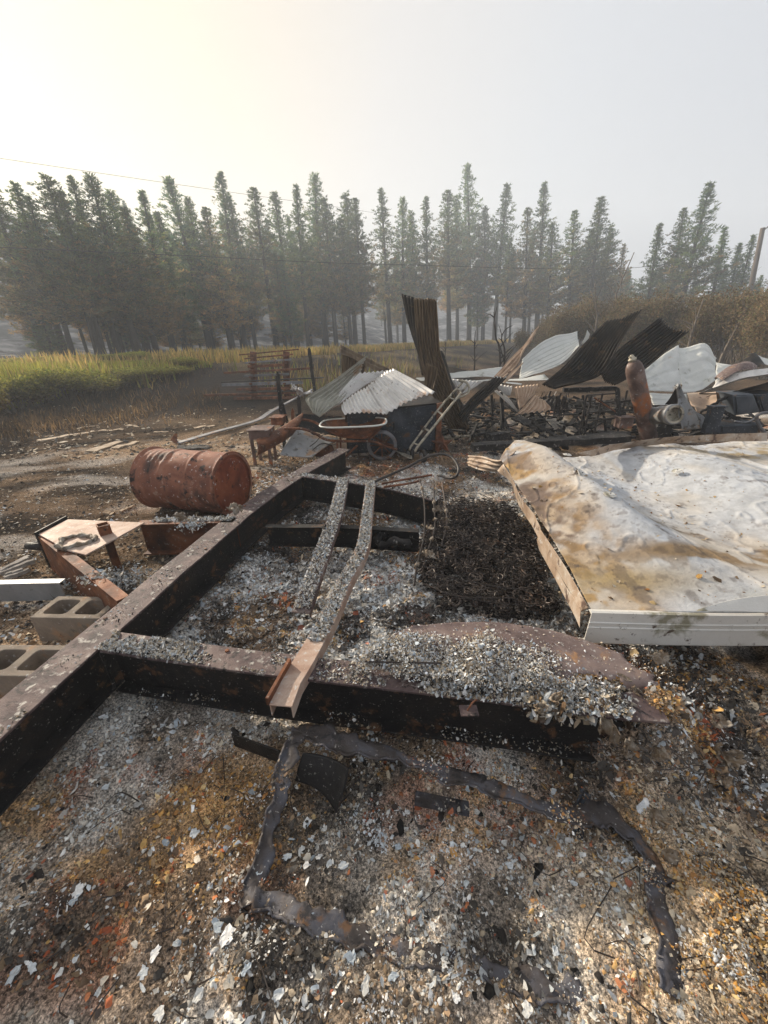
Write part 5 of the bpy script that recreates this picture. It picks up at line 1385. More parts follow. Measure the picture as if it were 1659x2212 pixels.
panelbox('burnt_appliance', 'low burnt blue-black casing lying below the tilted appliance', 'appliance', ((1250, 1165), (1600, 1150), (1600, 1230), (1250, 1230)), 4.85, .3, 'soot_blue')
P = resample([at(R6(*p), 4.8) for p in ((1720, 1060), (1620, 1065), (1570, 1085), (1575, 1140), (1610, 1200), (1640, 1230))], 20)
o = MB().tube(P, .02, 8).build('bent_frame_tube', 'grey_steel', None, smooth=True, org=low(P)); tag(o, 'bent grey tube frame in front of the appliances at right edge', 'tube')
P = resample([at(R6(*p), 4.9) for p in ((1390, 1130), (1480, 1140), (1550, 1110), (1590, 1075))], 14)
o = MB().tube(P, .012, 6).build('curved_rod', 'grey_steel', None, smooth=True, org=low(P)); tag(o, 'thin curved grey rod below the tilted appliance', 'rod')
boxy('burnt_post_box', 'narrow grey upright stump left of the low casing', 'post', R6, (1212, 1020), (1250, 1230), 4.85, .08, 'soot_blue')
boxy('burnt_canister', 'orange rusted canister left of the cylinder base', 'canister', R6, (470, 1110), (560, 1190), 5.3, .16, 'cyl')

# ------------------------------------------------------------------ long flat bar across the ground and lying bars
P = resample([gz(R3(1150, 718), .02), gz(R3(1400, 645), .03), gz(R3(1659, 572), .05), gz(R4(430, 595), .1), gz(R4(560, 525), .28), gz(R4(700, 452), .5)], 30)
t = thing('flat_bar', 'long grey flat bar lying across the ground with a bent-up end', 'flat bar', low(P))
MB().sweep([(-.06, 0), (.06, 0), (.06, .02), (-.06, .02)], P).build('bar_body', 'grey_steel', t, bevel=.003)
a = P[0]
MB().sweep([(-.05, 0), (.05, 0), (.05, .012), (-.05, .012)], [a, a + V(-.06, .02, .05), a + V(-.03, .08, .14)], up=(0, .3, 1)).build('bent_end', 'rust', t)
P = [gz(R3(1200, 470), .03), gz(R3(1659, 486), .03)]
o = MB().tube(P, .03, 8).build('ground_pipe', 'char', None, org=low(P)); tag(o, 'thin dark pipe lying on the ground in front of the rack', 'pipe')
# rack of steel bars
rk_ = thing('bar_rack', 'upright steel rack holding lengths of bar behind the flat bar', 'rack', (-3.0, 10.75, 0))
YR = 10.75
for x0 in (314, 528):
    a = at(R4(x0, 205), YR); b = V(a[0], a[1], .0)
    b = V(at(R4(x0 + 8, 540), YR)[0], YR, 0)
    up_ = MB().bar(b, a, .14, .12, up=(0, 1, 0)).build('rack_post', 'rust', rk_, bevel=.006)
    for z_ in np.linspace(.25, a[2] - .05, 7):
        MB().bar(V(a[0] + (b[0] - a[0]) * (1 - z_ / a[2]), YR - .05, z_ - .06), V(a[0] + (b[0] - a[0]) * (1 - z_ / a[2]), YR - .38, z_ - .045), .04, .035).build('rack_arm', 'rust', up_)
BARS = [((225, 226), (610, 190), .03, 'rust'), ((260, 250), (570, 222), .035, 'rust'), ((262, 278), (560, 256), .04, 'grey_steel'), ((280, 302), (516, 290), .07, 'rust'), ((125, 343), (705, 312), .05, 'rust'), ((250, 363), (546, 350), .055, 'grey_steel'), ((110, 402), (770, 373), .03, 'tube_dark'), ((112, 420), (635, 404), .075, 'grey_steel'), ((205, 450), (556, 440), .06, 'rust'), ((0, 488), (592, 470), .055, 'rust'), ((190, 508), (600, 500), .07, 'rust'), ((280, 470), (600, 458), .03, 'tube_dark')]
ordn = ['topmost', 'second from top', 'third from top', 'fourth from top', 'fifth from top, long and rusty', 'sixth from top', 'seventh from top, thin and long', 'eighth from top, thick and pale', 'ninth from top', 'tenth from top, long to the left', 'lowest but one', 'thin one low on the rack']
for k, ((x0, y0), (x1, y1), h_, m_) in enumerate(BARS):
    a, b = at(R4(x0, y0), YR - .2), at(R4(x1, y1), YR - .2)
    o = MB().bar(a, b, .1, h_, segs=3).build('steel_bar', m_, None, org=low([a, b]), bevel=.004)
    tag(o, f'steel bar lying on the rack, {ordn[k]}', 'steel bar', 'bars on the rack')
# pale boards and scraps lying on the burnt ground at left
SB = [((250, 702), (610, 640), .16, 'long pale board lying on the black ground at left'), ((590, 772), (780, 712), .2, 'broad tan board behind the oil drum, left'), ((745, 752), (895, 710), .14, 'tan board behind the oil drum, right'), ((640, 640), (800, 630), .1, 'short pale board beyond the long one'), ((480, 625), (640, 602), .06, 'thin pale lath farthest on the left ground'), ((820, 606), (915, 610), .1, 'pale scrap left of the flat bar'), ((1260, 622), (1390, 606), .14, 'pale scrap beside the flat bar'), ((670, 1172), (740, 1165), .07, 'pale chip lying in front of the drum, left'), ((780, 1160), (875, 1120), .035, 'curled pale strip in front of the drum'), ((205, 655), (255, 650), .1, 'pale scrap left of the long board'), ((1000, 650), (1090, 646), .08, 'pale scrap near the bent end of the flat bar')]
for k, (p, q, w_, lab) in enumerate(SB):
    a, b = gz(R3(*p), .0), gz(R3(*q), .0)
    a[2] = ghp(a[0], a[1]) + .012; b[2] = ghp(b[0], b[1]) + .012
    rnd = random.Random(k + 60)
    o = MB().bar(a, b, w_, .02, segs=6, jit=.012, rnd=rnd, taper=.7).build('scrap_board', 'wood_pale', None, org=low([a, b])); tag(o, lab, 'board')
p_ = gz(R3(1260, 738), .03)
crumple('charred_scrap', 'dark curled scrap with a pale middle on the tan ground', 'scrap', p_, (.7, .35, .12), 'char', 44, flat=.5, n=18, hole=.38)
crumple('crumpled_paper', 'pale crumpled ash sheet stuck on the beam below the drum', 'ash sheet', gz(R3(1520, 1140), .36), (.16, .10, .14), 'melt', 45, flat=.9, n=18, tilt=(.5, .3, .2))
crumple('crumpled_paper', 'curled tan ash sheet on the rear tongue beam', 'ash sheet', gz(R3(1170, 1200), .33), (.10, .07, .10), 'melt', 46, flat=.9, n=14, tilt=(.4, .3, .9))
o = MB().tube([gz(R7(760, 600), .06) + V(.14 * math.cos(a), .08 * math.sin(a), .06 + .03 * math.sin(a * 3)) for a in np.linspace(0, 5.5, 26)], [.03 + .012 * math.sin(k * 1.9) for k in range(26)], 8).build('burnt_hose', 'char', None, smooth=True, org=gz(R7(760, 600), .0)); tag(o, 'charred lumpy coil right of the ash-crusted channels', 'burnt coil')
# ------------------------------------------------------------------ loose charred rubble filling the shed
rs = np.random.RandomState(12)
mb = MB()
for k in range(900):
    x_ = rs.uniform(.6, 6.2); y_ = rs.uniform(5.4, 8.6)
    if x_ < 1.5 and y_ < 6.0: continue
    z_ = ghp(x_, y_) + rs.uniform(0, .22)
    a = V(x_, y_, z_); d = rs.normal(size=3) * V(1, 1, .35); d = d / np.linalg.norm(d) * rs.uniform(.06, .4)
    mb.bar(a - d / 2, a + d / 2, rs.uniform(.015, .09), rs.uniform(.008, .04))
o = mb.build('charred_rubble', 'char'); tag(o, 'jumble of charred wood and metal bits inside the collapsed shed', 'rubble', None, 'stuff')
# hanging tatters in the dark gap
mb = MB()
for k in range(70):
    p_ = at(R5(rs.uniform(1280, 1500), rs.uniform(985, 1130)), 6.15 + rs.uniform(-.2, .2))
    mb.bar(p_, p_ + V(rs.uniform(-.06, .06), rs.uniform(-.04, .04), -rs.uniform(.05, .2)), rs.uniform(.01, .04), .004)
o = mb.build('hanging_tatters', 'tube_dark'); tag(o, 'burnt tatters hanging under the left black sheet', 'tatters', None, 'stuff')

# ================================================================== vegetation
def leafcloud(P, D, Ls, Wd, C, rs):
    """small leaf faces (two triangles as one quad, folded): centres P, directions D, lengths, widths, colours"""
    n = len(P)
    D = D / (np.linalg.norm(D, axis=1, keepdims=True) + 1e-9)
    S = np.cross(D, rs.normal(size=(n, 3))); S /= np.linalg.norm(S, axis=1, keepdims=True) + 1e-9
    Ls = Ls[:, None]; Wd = Wd[:, None]
    a = P; b = P + D * Ls * .5 + S * Wd * .5; c = P + D * Ls; d = P + D * Ls * .5 - S * Wd * .5
    vs_ = np.stack([a, b, c, d], 1).reshape(-1, 3)
    f = np.arange(n * 4).reshape(n, 4)
    return vs_, f, np.repeat(C, 4, axis=0)
GREEN = V(.135, .195, .065); DKGREEN = V(.075, .145, .08); SCORCH = V(.44, .27, .11); GREY = V(.23, .185, .12)
def pine_meshes(seed, cb=.3, R=2.4, mixs=.4, dens=1.0, tip=.75, up=.35, Hh=20.0):
    """returns (trunk MB, crown arrays). Ponderosa-like: bare lower stem, whorls of upswept limbs carrying tufts"""
    rs = np.random.RandomState(seed)
    tr = MB()
    bend = rs.normal(size=2) * .25
    def ax_(z): q = z / Hh; return V(bend[0] * q * q, bend[1] * q * q, z)
    zs = np.linspace(-.6, Hh * .985, 14)
    tr.tube([ax_(z) for z in zs], [max(.02, .24 * (1 - z / Hh) ** .8 + .02 + (.07 if z < .3 else 0)) for z in zs], 8)
    P, D, L, Wd, C = [], [], [], [], []
    limbs = MB()
    z = Hh * cb
    while z < Hh * .985:
        t = (z - Hh * cb) / (Hh * (1 - cb))
        rad = R * (min(1, .55 + t * 2.6)) * (1 - t) ** tip * (.9 + .2 * math.sin(z * 1.9 + seed) ** 2) + .03
        nb = rs.randint(5, 8)
        a0 = rs.rand() * 6.28
        for k in range(nb):
            if rs.rand() > dens: continue
            a = a0 + k * 6.283 / nb + rs.uniform(-.35, .35)
            ln = rad * (rs.uniform(.5, 1.2) if rs.rand() > .2 else rs.uniform(.2, .5))
            rise = up * (.2 + t * 1.1) + rs.uniform(-.15, .2)
            d = V(math.cos(a), math.sin(a), 0)
            p0 = ax_(z); p1 = p0 + d * ln * .6 + V(0, 0, ln * .6 * (rise - .25)); p2 = p0 + d * ln + V(0, 0, ln * rise)
            if k % 2 == 0: limbs.tube([p0, p1, p2], [.035 * (1 - t) + .012, .02, .006], 3, False)
            m_ = max(2, int(ln / .27))
            for q in np.linspace(.28, 1.0, m_):
                c_ = p0 * (1 - q) ** 2 + 2 * q * (1 - q) * p1 + q * q * p2 + rs.normal(size=3) * .08
                nn = rs.randint(10, 16)
                P.append(c_ + rs.normal(size=(nn, 3)) * .11 * (1 - .6 * t))
                D.append(rs.normal(size=(nn, 3)) * .55 + d * .55 + V(0, 0, .55 + .4 * t))
                L.append(rs.uniform(.28, .6, nn) * (1 - .5 * t)); Wd.append(rs.uniform(.06, .14, nn) * (1 - .4 * t))
                s_ = np.clip(mixs * 1.5 - t * 1.0 + rs.normal() * .25, 0, 1)
                g_ = GREEN if rs.rand() > .4 else DKGREEN
                cc = g_ * (1 - s_) + (SCORCH if rs.rand() > .35 else GREY) * s_
                C.append(np.tile(cc, (nn, 1)) * rs.uniform(.6, 1.35, (nn, 1)))
        z += rs.uniform(.32, .6) * (1.0 - .35 * t)
    # dead stubs on the bare stem
    for k in range(14):
        z = rs.uniform(Hh * .08, Hh * (cb + .1)); a = rs.rand() * 6.28; ln = rs.uniform(.3, 1.3)
        limbs.tube([ax_(z), ax_(z) + V(math.cos(a) * ln, math.sin(a) * ln, rs.uniform(-.3, .1))], [.025, .006], 3, False)
    return tr, limbs, leafcloud(np.concatenate(P), np.concatenate(D), np.concatenate(L), np.concatenate(Wd), np.concatenate(C), rs)
protos = []
PK = [(1, .28, 2.9, .40, 1.0, 1.0, .35), (2, .30, 3.2, .5, .95, .95, .4), (3, .34, 2.8, .25, .9, 1.1, .5), (4, .22, 3.1, .7, .95, .9, .3), (5, .40, 2.6, .45, .85, 1.0, .5), (6, .22, 2.9, .15, 1.0, 1.1, .3), (7, .08, 2.6, .05, 1.0, 1.2, .05), (8, .36, 2.8, .95, .85, .95, .4), (9, .34, 2.4, .4, .75, 1.1, .6)]
for k, a in enumerate(PK):
    tr, lb, (vv, ff_, cc) = pine_meshes(*a)
    t = thing('pine_tree', 'x', 'pine tree', (0, 0, 0), 'pines behind the road')
    tk = tr.build('trunk', 'bark', t, smooth=True)
    lb.build('limbs', 'bark', tk)['kind'] = 'stuff'
    raw('crown', vv, ff_, 'needles', t, False, cc)
    protos.append(t)
used = [False] * len(protos)
def put_tree(kind, x, y, z, H_, wid, rz, label, group):
    lean = math.radians(float(np.interp(x / max(y, 1), [-.5, .2, .9], [0, 3.5, 7]))) + random.Random(int(x * 97 + y * 31)).uniform(-.025, .025)
    x = x + math.sin(lean) * H_
    r = protos[kind]
    if used[kind]: r = dup(r)
    used[kind] = True
    r.location = (x, y, z); r.scale = (wid * H_ / 20, wid * H_ / 20, H_ / 20); r.rotation_euler = (Matrix.Rotation(-lean, 3, 'Y') @ Matrix.Rotation(rz, 3, 'Z')).to_euler()
    r['label'] = label; r['group'] = group
    return r
YT = lambda px: float(np.interp(px, [-80, 0, 200, 350, 500, 680, 830, 1020, 1200, 1330, 1420, 1660, 1760], [21, 22, 25, 31, 40, 48, 57, 70, 62, 56, 50, 46, 46]))
# skyline trees: pixel of the top, kind, width factor
SKY = [(-25, 400, 1, 1.0), (22, 393, 0, 1.0), (55, 420, 4, .9), (98, 374, 1, 1.15), (127, 402, 2, .9), (152, 378, 8, 1.0), (190, 367, 0, 1.1), (238, 405, 0, 1.1), (262, 440, 3, 1.0), (303, 408, 8, 1.0), (332, 452, 5, .95), (378, 380, 2, 1.25), (405, 420, 0, .9), (443, 440, 3, .9), (473, 366, 8, 1.15), (500, 418, 0, .9), (546, 403, 4, 1.1), (590, 405, 2, 1.0), (632, 391, 2, .8), (667, 371, 0, 1.15), (700, 420, 1, 1.0), (746, 410, 1, 1.1), (768, 425, 4, .9), (822, 404, 8, 1.15), (861, 425, 0, .95), (888, 450, 1, .9), (920, 420, 8, 1.0), (966, 408, 4, 1.1), (991, 420, 0, 1.0), (1021, 346, 2, 1.2), (1050, 440, 1, .9), (1086, 392, 2, 1.05), (1142, 440, 3, .95), (1175, 389, 8, 1.1), (1196, 475, 1, .9), (1245, 450, 4, 1.05), (1301, 424, 0, 1.05), (1345, 525, 7, .8), (1425, 478, 5, .9), (1478, 445, 4, .9), (1522, 389, 2, 1.1), (1573, 486, 6, 1.0), (1600, 520, 5, .9), (1621, 503, 2, .8)]
ORD = ['first', 'second', 'third', 'fourth', 'fifth', 'sixth', 'seventh', 'eighth', 'ninth', 'tenth', 'eleventh', 'twelfth', 'thirteenth', 'fourteenth', 'fifteenth', 'sixteenth', 'seventeenth', 'eighteenth', 'nineteenth', 'twentieth']
KINDW = ['dark green pine', 'broad smoky pine', 'spiky open-topped pine', 'scorched brown pine', 'thin grey-green pine', 'dense green conifer', 'narrow drooping fir', 'brown dead-needled pine', 'sparse see-through pine']
rt_ = random.Random(19)
half = [s for s in SKY if 0 <= s[0] < 830]; rest = [s for s in SKY if s[0] >= 830]
for px, py, kd, wd in SKY:
    Y_ = YT(px) * rt_.uniform(.94, 1.1)
    p = at((px, py), Y_)
    z_ = float(terrain(p[0], p[1])) - .1
    if px < 0: lab = 'broad smoky pine cut off by the left border of the view'
    elif px < 830: lab = f'{KINDW[kd]}, {ORD[half.index((px, py, kd, wd))] if half.index((px, py, kd, wd)) < 20 else "twenty-" + ORD[half.index((px, py, kd, wd)) - 20]} skyline treetop from the left edge'
    else:
        j = len(rest) - 1 - rest.index((px, py, kd, wd))
        lab = f'{KINDW[kd]}, {ORD[j] if j < 20 else "twenty-" + ORD[j - 20]} skyline treetop from the right edge'
    if (px, py) == (1021, 346): lab = 'tallest pine, its pointed top above the upright brown corrugated sheet'
    put_tree(kd, p[0], p[1], z_, p[2] - z_, wd * rt_.uniform(1.3, 1.6) * (19 / max(p[2] - z_, 8)) ** .3, rt_.uniform(0, 6.28), lab, 'skyline pines behind the road')
# lower pines filling the wood, and thin ones up the slope
for k in range(46):
    px = rt_.uniform(-60, 1330) if k % 4 else rt_.uniform(-60, 700); py = rt_.uniform(455, 570) + 25 * (px > 900)
    Y_ = YT(px) * rt_.uniform(.9, 1.35)
    p = at((px, py), Y_); z_ = float(terrain(p[0], p[1])) - .1
    if p[2] - z_ < 4: continue
    kd_ = rt_.choice([0, 1, 3, 3, 4, 5, 7, 8, 1])
    put_tree(kd_, p[0], p[1], z_, p[2] - z_, rt_.uniform(1.1, 1.5), rt_.uniform(0, 6.28), f'lower {KINDW[kd_]} half hidden among the taller skyline pines behind the road', f'lower pines in the wood, {KINDW[kd_]}')
for k in range(18):
    px = rt_.uniform(-20, 760); py = rt_.uniform(600, 680); Y_ = YT(px) * rt_.uniform(.96, 1.15)
    p = at((px, py), Y_); z_ = float(terrain(p[0], p[1])) - .1
    if p[2] - z_ < 1.5: continue
    kd_ = rt_.choice([3, 5, 0, 3, 7])
    put_tree(kd_, p[0], p[1], z_, p[2] - z_, rt_.uniform(1.8, 2.6), rt_.uniform(0, 6.28), f'short {KINDW[kd_]} standing among the bare trunks behind the road', f'short pines among the trunks, {KINDW[kd_]}')
for k in range(34):
    px = rt_.uniform(60, 900); d_ = rt_.uniform(1.5, 2.3) * YT(px)
    p = at((px, 600), d_); z_ = float(hz(p[0], p[1])) - .1
    kd_ = rt_.choice([4, 8, 2, 7])
    H2 = min(rt_.uniform(9, 15), at((px, rt_.uniform(430, 520)), d_)[2] - z_)
    if H2 < 4: continue
    put_tree(kd_, p[0], p[1], z_, H2, rt_.uniform(1.0, 1.5), rt_.uniform(0, 6.28), f'distant {KINDW[kd_]} growing up the ash-grey slope', f'pines up the slope, {KINDW[kd_]}')
for k in range(12):
    px = rt_.uniform(1300, 1700); py = rt_.uniform(560, 610); Y_ = YT(px) * rt_.uniform(1.0, 1.3)
    p = at((px, py), Y_); z_ = float(terrain(p[0], p[1])) - .1
    kd_ = rt_.choice([0, 3, 5, 6, 7])
    put_tree(kd_, p[0], p[1], z_, p[2] - z_, rt_.uniform(1.4, 2.0), rt_.uniform(0, 6.28), f'low {KINDW[kd_]} behind the brown willow thicket at right', f'conifers behind the thicket, {KINDW[kd_]}')

# ------------------------------------------------------------------ shrubs
def shrub_proto(name, label, cat, group, seed, R_, H_, nleaf, ls, cfun, nst, stem_m, lobes=7, base=0.0):
    rs = np.random.RandomState(seed)
    t = thing(name, label, cat, (0, 0, 0), group)
    st = MB()
    for k in range(nst):
        a = rs.rand() * 6.28; q = rs.rand() ** .5 * R_ * .8
        p2 = V(math.cos(a) * q, math.sin(a) * q, H_ * rs.uniform(.65, 1.0))
        p0 = V(math.cos(a) * q * .25, math.sin(a) * q * .25, -.1)
        st.tube([p0, (p0 + p2) / 2 + V(*rs.normal(size=3) * .06 * H_), p2], [.012 * H_ ** .6 + .004, .008 * H_ ** .6, .003], 4, False)
    st.build('stems', stem_m, t)
    cs = np.stack([rs.uniform(-.6, .6, lobes) * R_, rs.uniform(-.6, .6, lobes) * R_, rs.uniform(.45 + base * .3, .78, lobes) * H_], -1)
    rr = rs.uniform(.35, .6, lobes)
    i = rs.randint(0, lobes, nleaf)
    d = rs.normal(size=(nleaf, 3)); d /= np.linalg.norm(d, axis=1, keepdims=True)
    q = rs.rand(nleaf) ** .45
    P = cs[i] + d * (q * rr[i])[:, None] * V(R_, R_, H_ * .62)
    P = P[(P[:, 2] > base * H_ + .02)]
    n = len(P)
    C = cfun(P, rs, H_)
    vv, ff_, cc = leafcloud(P, rs.normal(size=(n, 3)) + V(0, 0, .6), rs.uniform(.6, 1.4, n) * ls, rs.uniform(.35, .7, n) * ls, C, rs)
    raw('foliage', vv, ff_, 'leaves', t, False, cc)
    return t
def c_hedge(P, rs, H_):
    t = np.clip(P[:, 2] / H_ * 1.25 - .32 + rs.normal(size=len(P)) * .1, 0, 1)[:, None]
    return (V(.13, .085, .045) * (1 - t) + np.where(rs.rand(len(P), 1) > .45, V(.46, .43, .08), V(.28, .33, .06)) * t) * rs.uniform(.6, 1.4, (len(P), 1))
def c_will(P, rs, H_):
    k = rs.rand(len(P), 1)
    return np.where(k > .6, V(.24, .17, .095), np.where(k > .2, V(.18, .14, .08), V(.17, .17, .08))) * rs.uniform(.55, 1.4, (len(P), 1))
def c_dry(P, rs, H_):
    k = rs.rand(len(P), 1)
    return np.where(k > .5, V(.3, .2, .1), V(.2, .13, .07)) * rs.uniform(.6, 1.4, (len(P), 1))
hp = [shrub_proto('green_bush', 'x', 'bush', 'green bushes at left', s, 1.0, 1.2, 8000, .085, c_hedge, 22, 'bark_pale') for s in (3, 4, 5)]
hu = [0, 0, 0]
HB = [(-30, 885, .95), (40, 893, .85), (95, 885, .9), (150, 880, .85), (205, 875, .95), (262, 870, .9), (318, 862, .85), (365, 858, .8), (410, 852, .62), (10, 850, 1.0), (80, 842, 1.0), (150, 838, 1.0), (220, 832, 1.0), (290, 830, .95), (360, 828, .85), (-60, 850, 1.1), (-40, 925, .55)]
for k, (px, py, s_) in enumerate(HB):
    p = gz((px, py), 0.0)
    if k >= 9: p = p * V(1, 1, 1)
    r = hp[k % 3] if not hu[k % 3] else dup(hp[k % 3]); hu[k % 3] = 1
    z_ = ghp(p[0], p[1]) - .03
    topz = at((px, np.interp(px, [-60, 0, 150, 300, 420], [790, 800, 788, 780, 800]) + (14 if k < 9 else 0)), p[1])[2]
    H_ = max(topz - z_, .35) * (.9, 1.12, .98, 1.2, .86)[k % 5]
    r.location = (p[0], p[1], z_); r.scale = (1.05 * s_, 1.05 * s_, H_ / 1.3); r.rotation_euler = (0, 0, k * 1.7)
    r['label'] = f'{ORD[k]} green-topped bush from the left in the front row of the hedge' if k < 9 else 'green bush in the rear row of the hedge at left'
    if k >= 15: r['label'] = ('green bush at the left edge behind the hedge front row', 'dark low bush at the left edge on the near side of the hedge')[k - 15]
wp_ = [shrub_proto('willow_thicket', 'x', 'thicket', 'brown thickets at right', s, 2.4, 5.0, 11000, .15, c_will, 44, 'bark_pale', 10, .08) for s in (13, 14, 15)]
wu = [0, 0, 0]
WB = [(1135, 690, 30), (1185, 665, 27), (1240, 645, 25), (1290, 625, 24), (1345, 630, 22), (1395, 620, 21), (1450, 605, 20), (1510, 615, 19), (1560, 615, 18), (1610, 600, 17), (1660, 605, 16), (1710, 600, 15), (1100, 715, 34), (1060, 725, 36), (1010, 735, 40)]
for k, (px, py, Y_) in enumerate(WB):
    p = at((px, py + (26 if k < 5 else 38)), Y_); z_ = ghp(p[0], p[1]) - .1
    r = wp_[k % 3] if not wu[k % 3] else dup(wp_[k % 3]); wu[k % 3] = 1
    H_ = p[2] - z_
    r.location = (p[0], p[1], z_); r.scale = (H_ / 5 * 1.0, H_ / 5 * 1.0, H_ / 4.6); r.rotation_euler = (0, 0, k * 2.1)
    r['label'] = f'brown dried willow thicket, {ORD[len(WB) - 1 - k] if k < 12 else ORD[14 - k + 12]} from the right edge' if k < 12 else f'low brown shrub right of the upright sheet, {("nearest the pale panel", "middle one", "leftmost")[k - 12]}'
# bare saplings
def sapling(label, pts, Y_, r0, br, m='bark'):
    P = [at(p, Y_) for p in pts]
    g0 = V(P[0][0], P[0][1], ghp(P[0][0], P[0][1]) - .05)
    t = thing('bare_sapling', label, 'sapling', g0)
    C_ = resample([g0] + P, 16)
    tk = MB().tube(C_, np.linspace(r0, r0 * .25, 16), 6).build('stem', m, t, smooth=True)
    rnd = random.Random(len(label))
    for k in range(br):
        i_ = rnd.randint(5, 14); L_ = rnd.uniform(.25, .5) * np.linalg.norm(C_[-1] - C_[0]) * (1 - i_ / 22)
        d = V(rnd.uniform(-1, 1), rnd.uniform(-1, 1), rnd.uniform(.4, 1.4)); d /= np.linalg.norm(d)
        MB().tube([C_[i_], C_[i_] + d * L_ * .5 + V(0, 0, .03), C_[i_] + d * L_], [r0 * .4, r0 * .25, r0 * .1], 4).build('twig', m, tk)
sapling('charred forked sapling beyond the pile, left stem', [R5(940, 770), R5(930, 620), R5(905, 560), R5(900, 460), R5(890, 350)], 13, .05, 7)
sapling('charred forked sapling beyond the pile, right stem', [R5(975, 760), R5(975, 640), R5(950, 560), R5(985, 490), R5(1040, 460)], 13, .045, 5)
sapling('thin brown dead sapling left of the forked pair', [R5(735, 750), R5(732, 620), R5(742, 500)], 14, .035, 9)
sapling('low dead stem near the upright sheet', [R5(495, 690), R5(497, 620), R5(500, 570)], 15, .03, 6)
sapling('thin pale dead sapling low on the bank', [R5(680, 750), R5(682, 700), R5(690, 660)], 14, .02, 4, 'bark_pale')
for k, (b_, m_, t_, Y_, lab) in enumerate((((1335, 660), (1330, 640), (1370, 545), 22, 'pale bare trunk rising behind the left black sheet'), ((1290, 690), (1288, 670), (1285, 610), 22, 'pale bare trunk left of the black sheets'), ((1480, 780), (1495, 720), (1520, 645), 17, 'slanting bare stem in the thicket, right of the black sheets'), ((1560, 770), (1590, 710), (1615, 660), 16, 'slanting bare stem in the thicket near the right edge'))):
    sapling(lab, [b_, m_, t_], Y_, .07, 8, 'bark_pale')
# dry weeds and grass
def blades(name, label, pos, hts, cols, rs, wd=.012, lean=.35, fork=1):
    n = len(pos)
    a = rs.rand(n) * 6.283; ln = rs.rand(n) * lean
    d = np.stack([np.cos(a) * ln, np.sin(a) * ln, np.ones(n)], -1) * hts[:, None]
    s_ = np.stack([-np.sin(a + rs.normal(size=n)), np.cos(a + rs.normal(size=n)), np.zeros(n)], -1) * wd * (.6 + rs.rand(n))[:, None]
    mid = pos + d * .55 * V(.6, .6, 1)
    vs_ = np.stack([pos - s_, pos + s_, mid + s_ * .8, mid - s_ * .8, pos + d], 1).reshape(-1, 3)
    b5 = np.arange(n)[:, None] * 5
    f = np.concatenate([b5 + [0, 1, 2], b5 + [0, 2, 3], b5 + [3, 2, 4]])
    o = raw(name, vs_, f, 'grass', None, False, np.repeat(cols, 5, axis=0))
    return tag(o, label, 'grass', None, 'stuff')
rs = np.random.RandomState(55)
n = 34000   # verge grass along both sides of the road
tt = rs.uniform(-9, 75, n); side = (rs.rand(n) > .5) | (tt < -2)
ss = np.where(side, rs.uniform(2.1, 4.2, n), rs.uniform(-3.3, -2.1, n)); ss = np.where(tt < -1, rs.uniform(-4, 5, n), ss)
x_ = RA[0] + RN[0] * ss + RD[0] * tt; y_ = RA[1] + RN[1] * ss + RD[1] * tt
k_ = fbm(x_ * .5, y_ * .5, 3, 5) > .40
x_, y_, ss = x_[k_], y_[k_], ss[k_]; n = len(x_)
z_ = np.where(ss > 2.2, hz(x_, y_), gh(x_, y_))
gc = np.where(rs.rand(n, 1) > .35, V(.62, .43, .15), V(.42, .36, .11)) * rs.uniform(.6, 1.25, (n, 1))
hh = rs.uniform(.18, .5, n) * (.5 + fbm(x_ * .4, y_ * .4, 2, 8))
blades('verge_grass', 'tall dry yellow grass along the gravel road', np.stack([x_, y_, z_], -1), hh, gc, rs, .022)
n = 5000    # patches of dry weeds on the bank and beside the hedge
pxs = rs.uniform(300, 1000, n); pys = rs.uniform(775, 850, n)
pp = np.array([gz((a, b), .25) for a, b in zip(pxs, pys)])
pp[:, 2] = gh(pp[:, 0], pp[:, 1])
k_ = (fbm(pp[:, 0] * .45, pp[:, 1] * .45, 3, 77) > .52) & (pp[:, 1] > 8) & (pp[:, 1] < 40) & (road_s(pp[:, 0], pp[:, 1]) < -2)
pp = pp[k_]; n = len(pp)
gc = np.where(rs.rand(n, 1) > .6, V(.4, .29, .12), np.where(rs.rand(n, 1) > .5, V(.25, .26, .07), V(.16, .11, .06))) * rs.uniform(.6, 1.2, (n, 1))
blades('bank_weeds', 'patchy dry weeds on the burnt bank below the road', pp, rs.uniform(.15, .5, n), gc, rs, .014, .6)
n = 15000    # rank green weeds standing through the hedge, up to the rack
pxs = rs.uniform(-80, 470, n); pys = np.interp(pxs, [-80, 0, 150, 300, 470], [880, 880, 865, 850, 835]) + rs.uniform(-32, 14, n)
pp = np.array([gz((a, b), 0) for a, b in zip(pxs, pys)])
pp[:, 2] = gh(pp[:, 0], pp[:, 1])
k_ = fbm(pp[:, 0] * 1.1, pp[:, 1] * 1.1, 3, 271) > .36
pp = pp[k_]; n = len(pp)
tp_ = np.array([at((a, b), max(y0, 2))[2] for a, b, y0 in zip(proj(pp)[:, 0], np.full(n, 778.0), pp[:, 1])])
hh = np.clip((tp_ - pp[:, 2]) * rs.uniform(.45, 1.08, n), .1, 1.5)
gc = np.where(rs.rand(n, 1) > .4, V(.44, .41, .08), np.where(rs.rand(n, 1) > .5, V(.26, .31, .06), V(.42, .3, .12))) * rs.uniform(.55, 1.2, (n, 1))
blades('green_weeds', 'rank yellow-green weeds growing through the hedge at left', pp, hh, gc, rs, .014, .35)
n = 5000    # brown dry stalks at the foot of the hedge
pxs = rs.uniform(-60, 480, n) ; pys = np.interp(pxs, [-60, 0, 150, 300, 480], [925, 930, 905, 885, 868]) + rs.normal(size=n) * 16
pp = np.array([gz((a, b), 0) for a, b in zip(pxs, pys)])
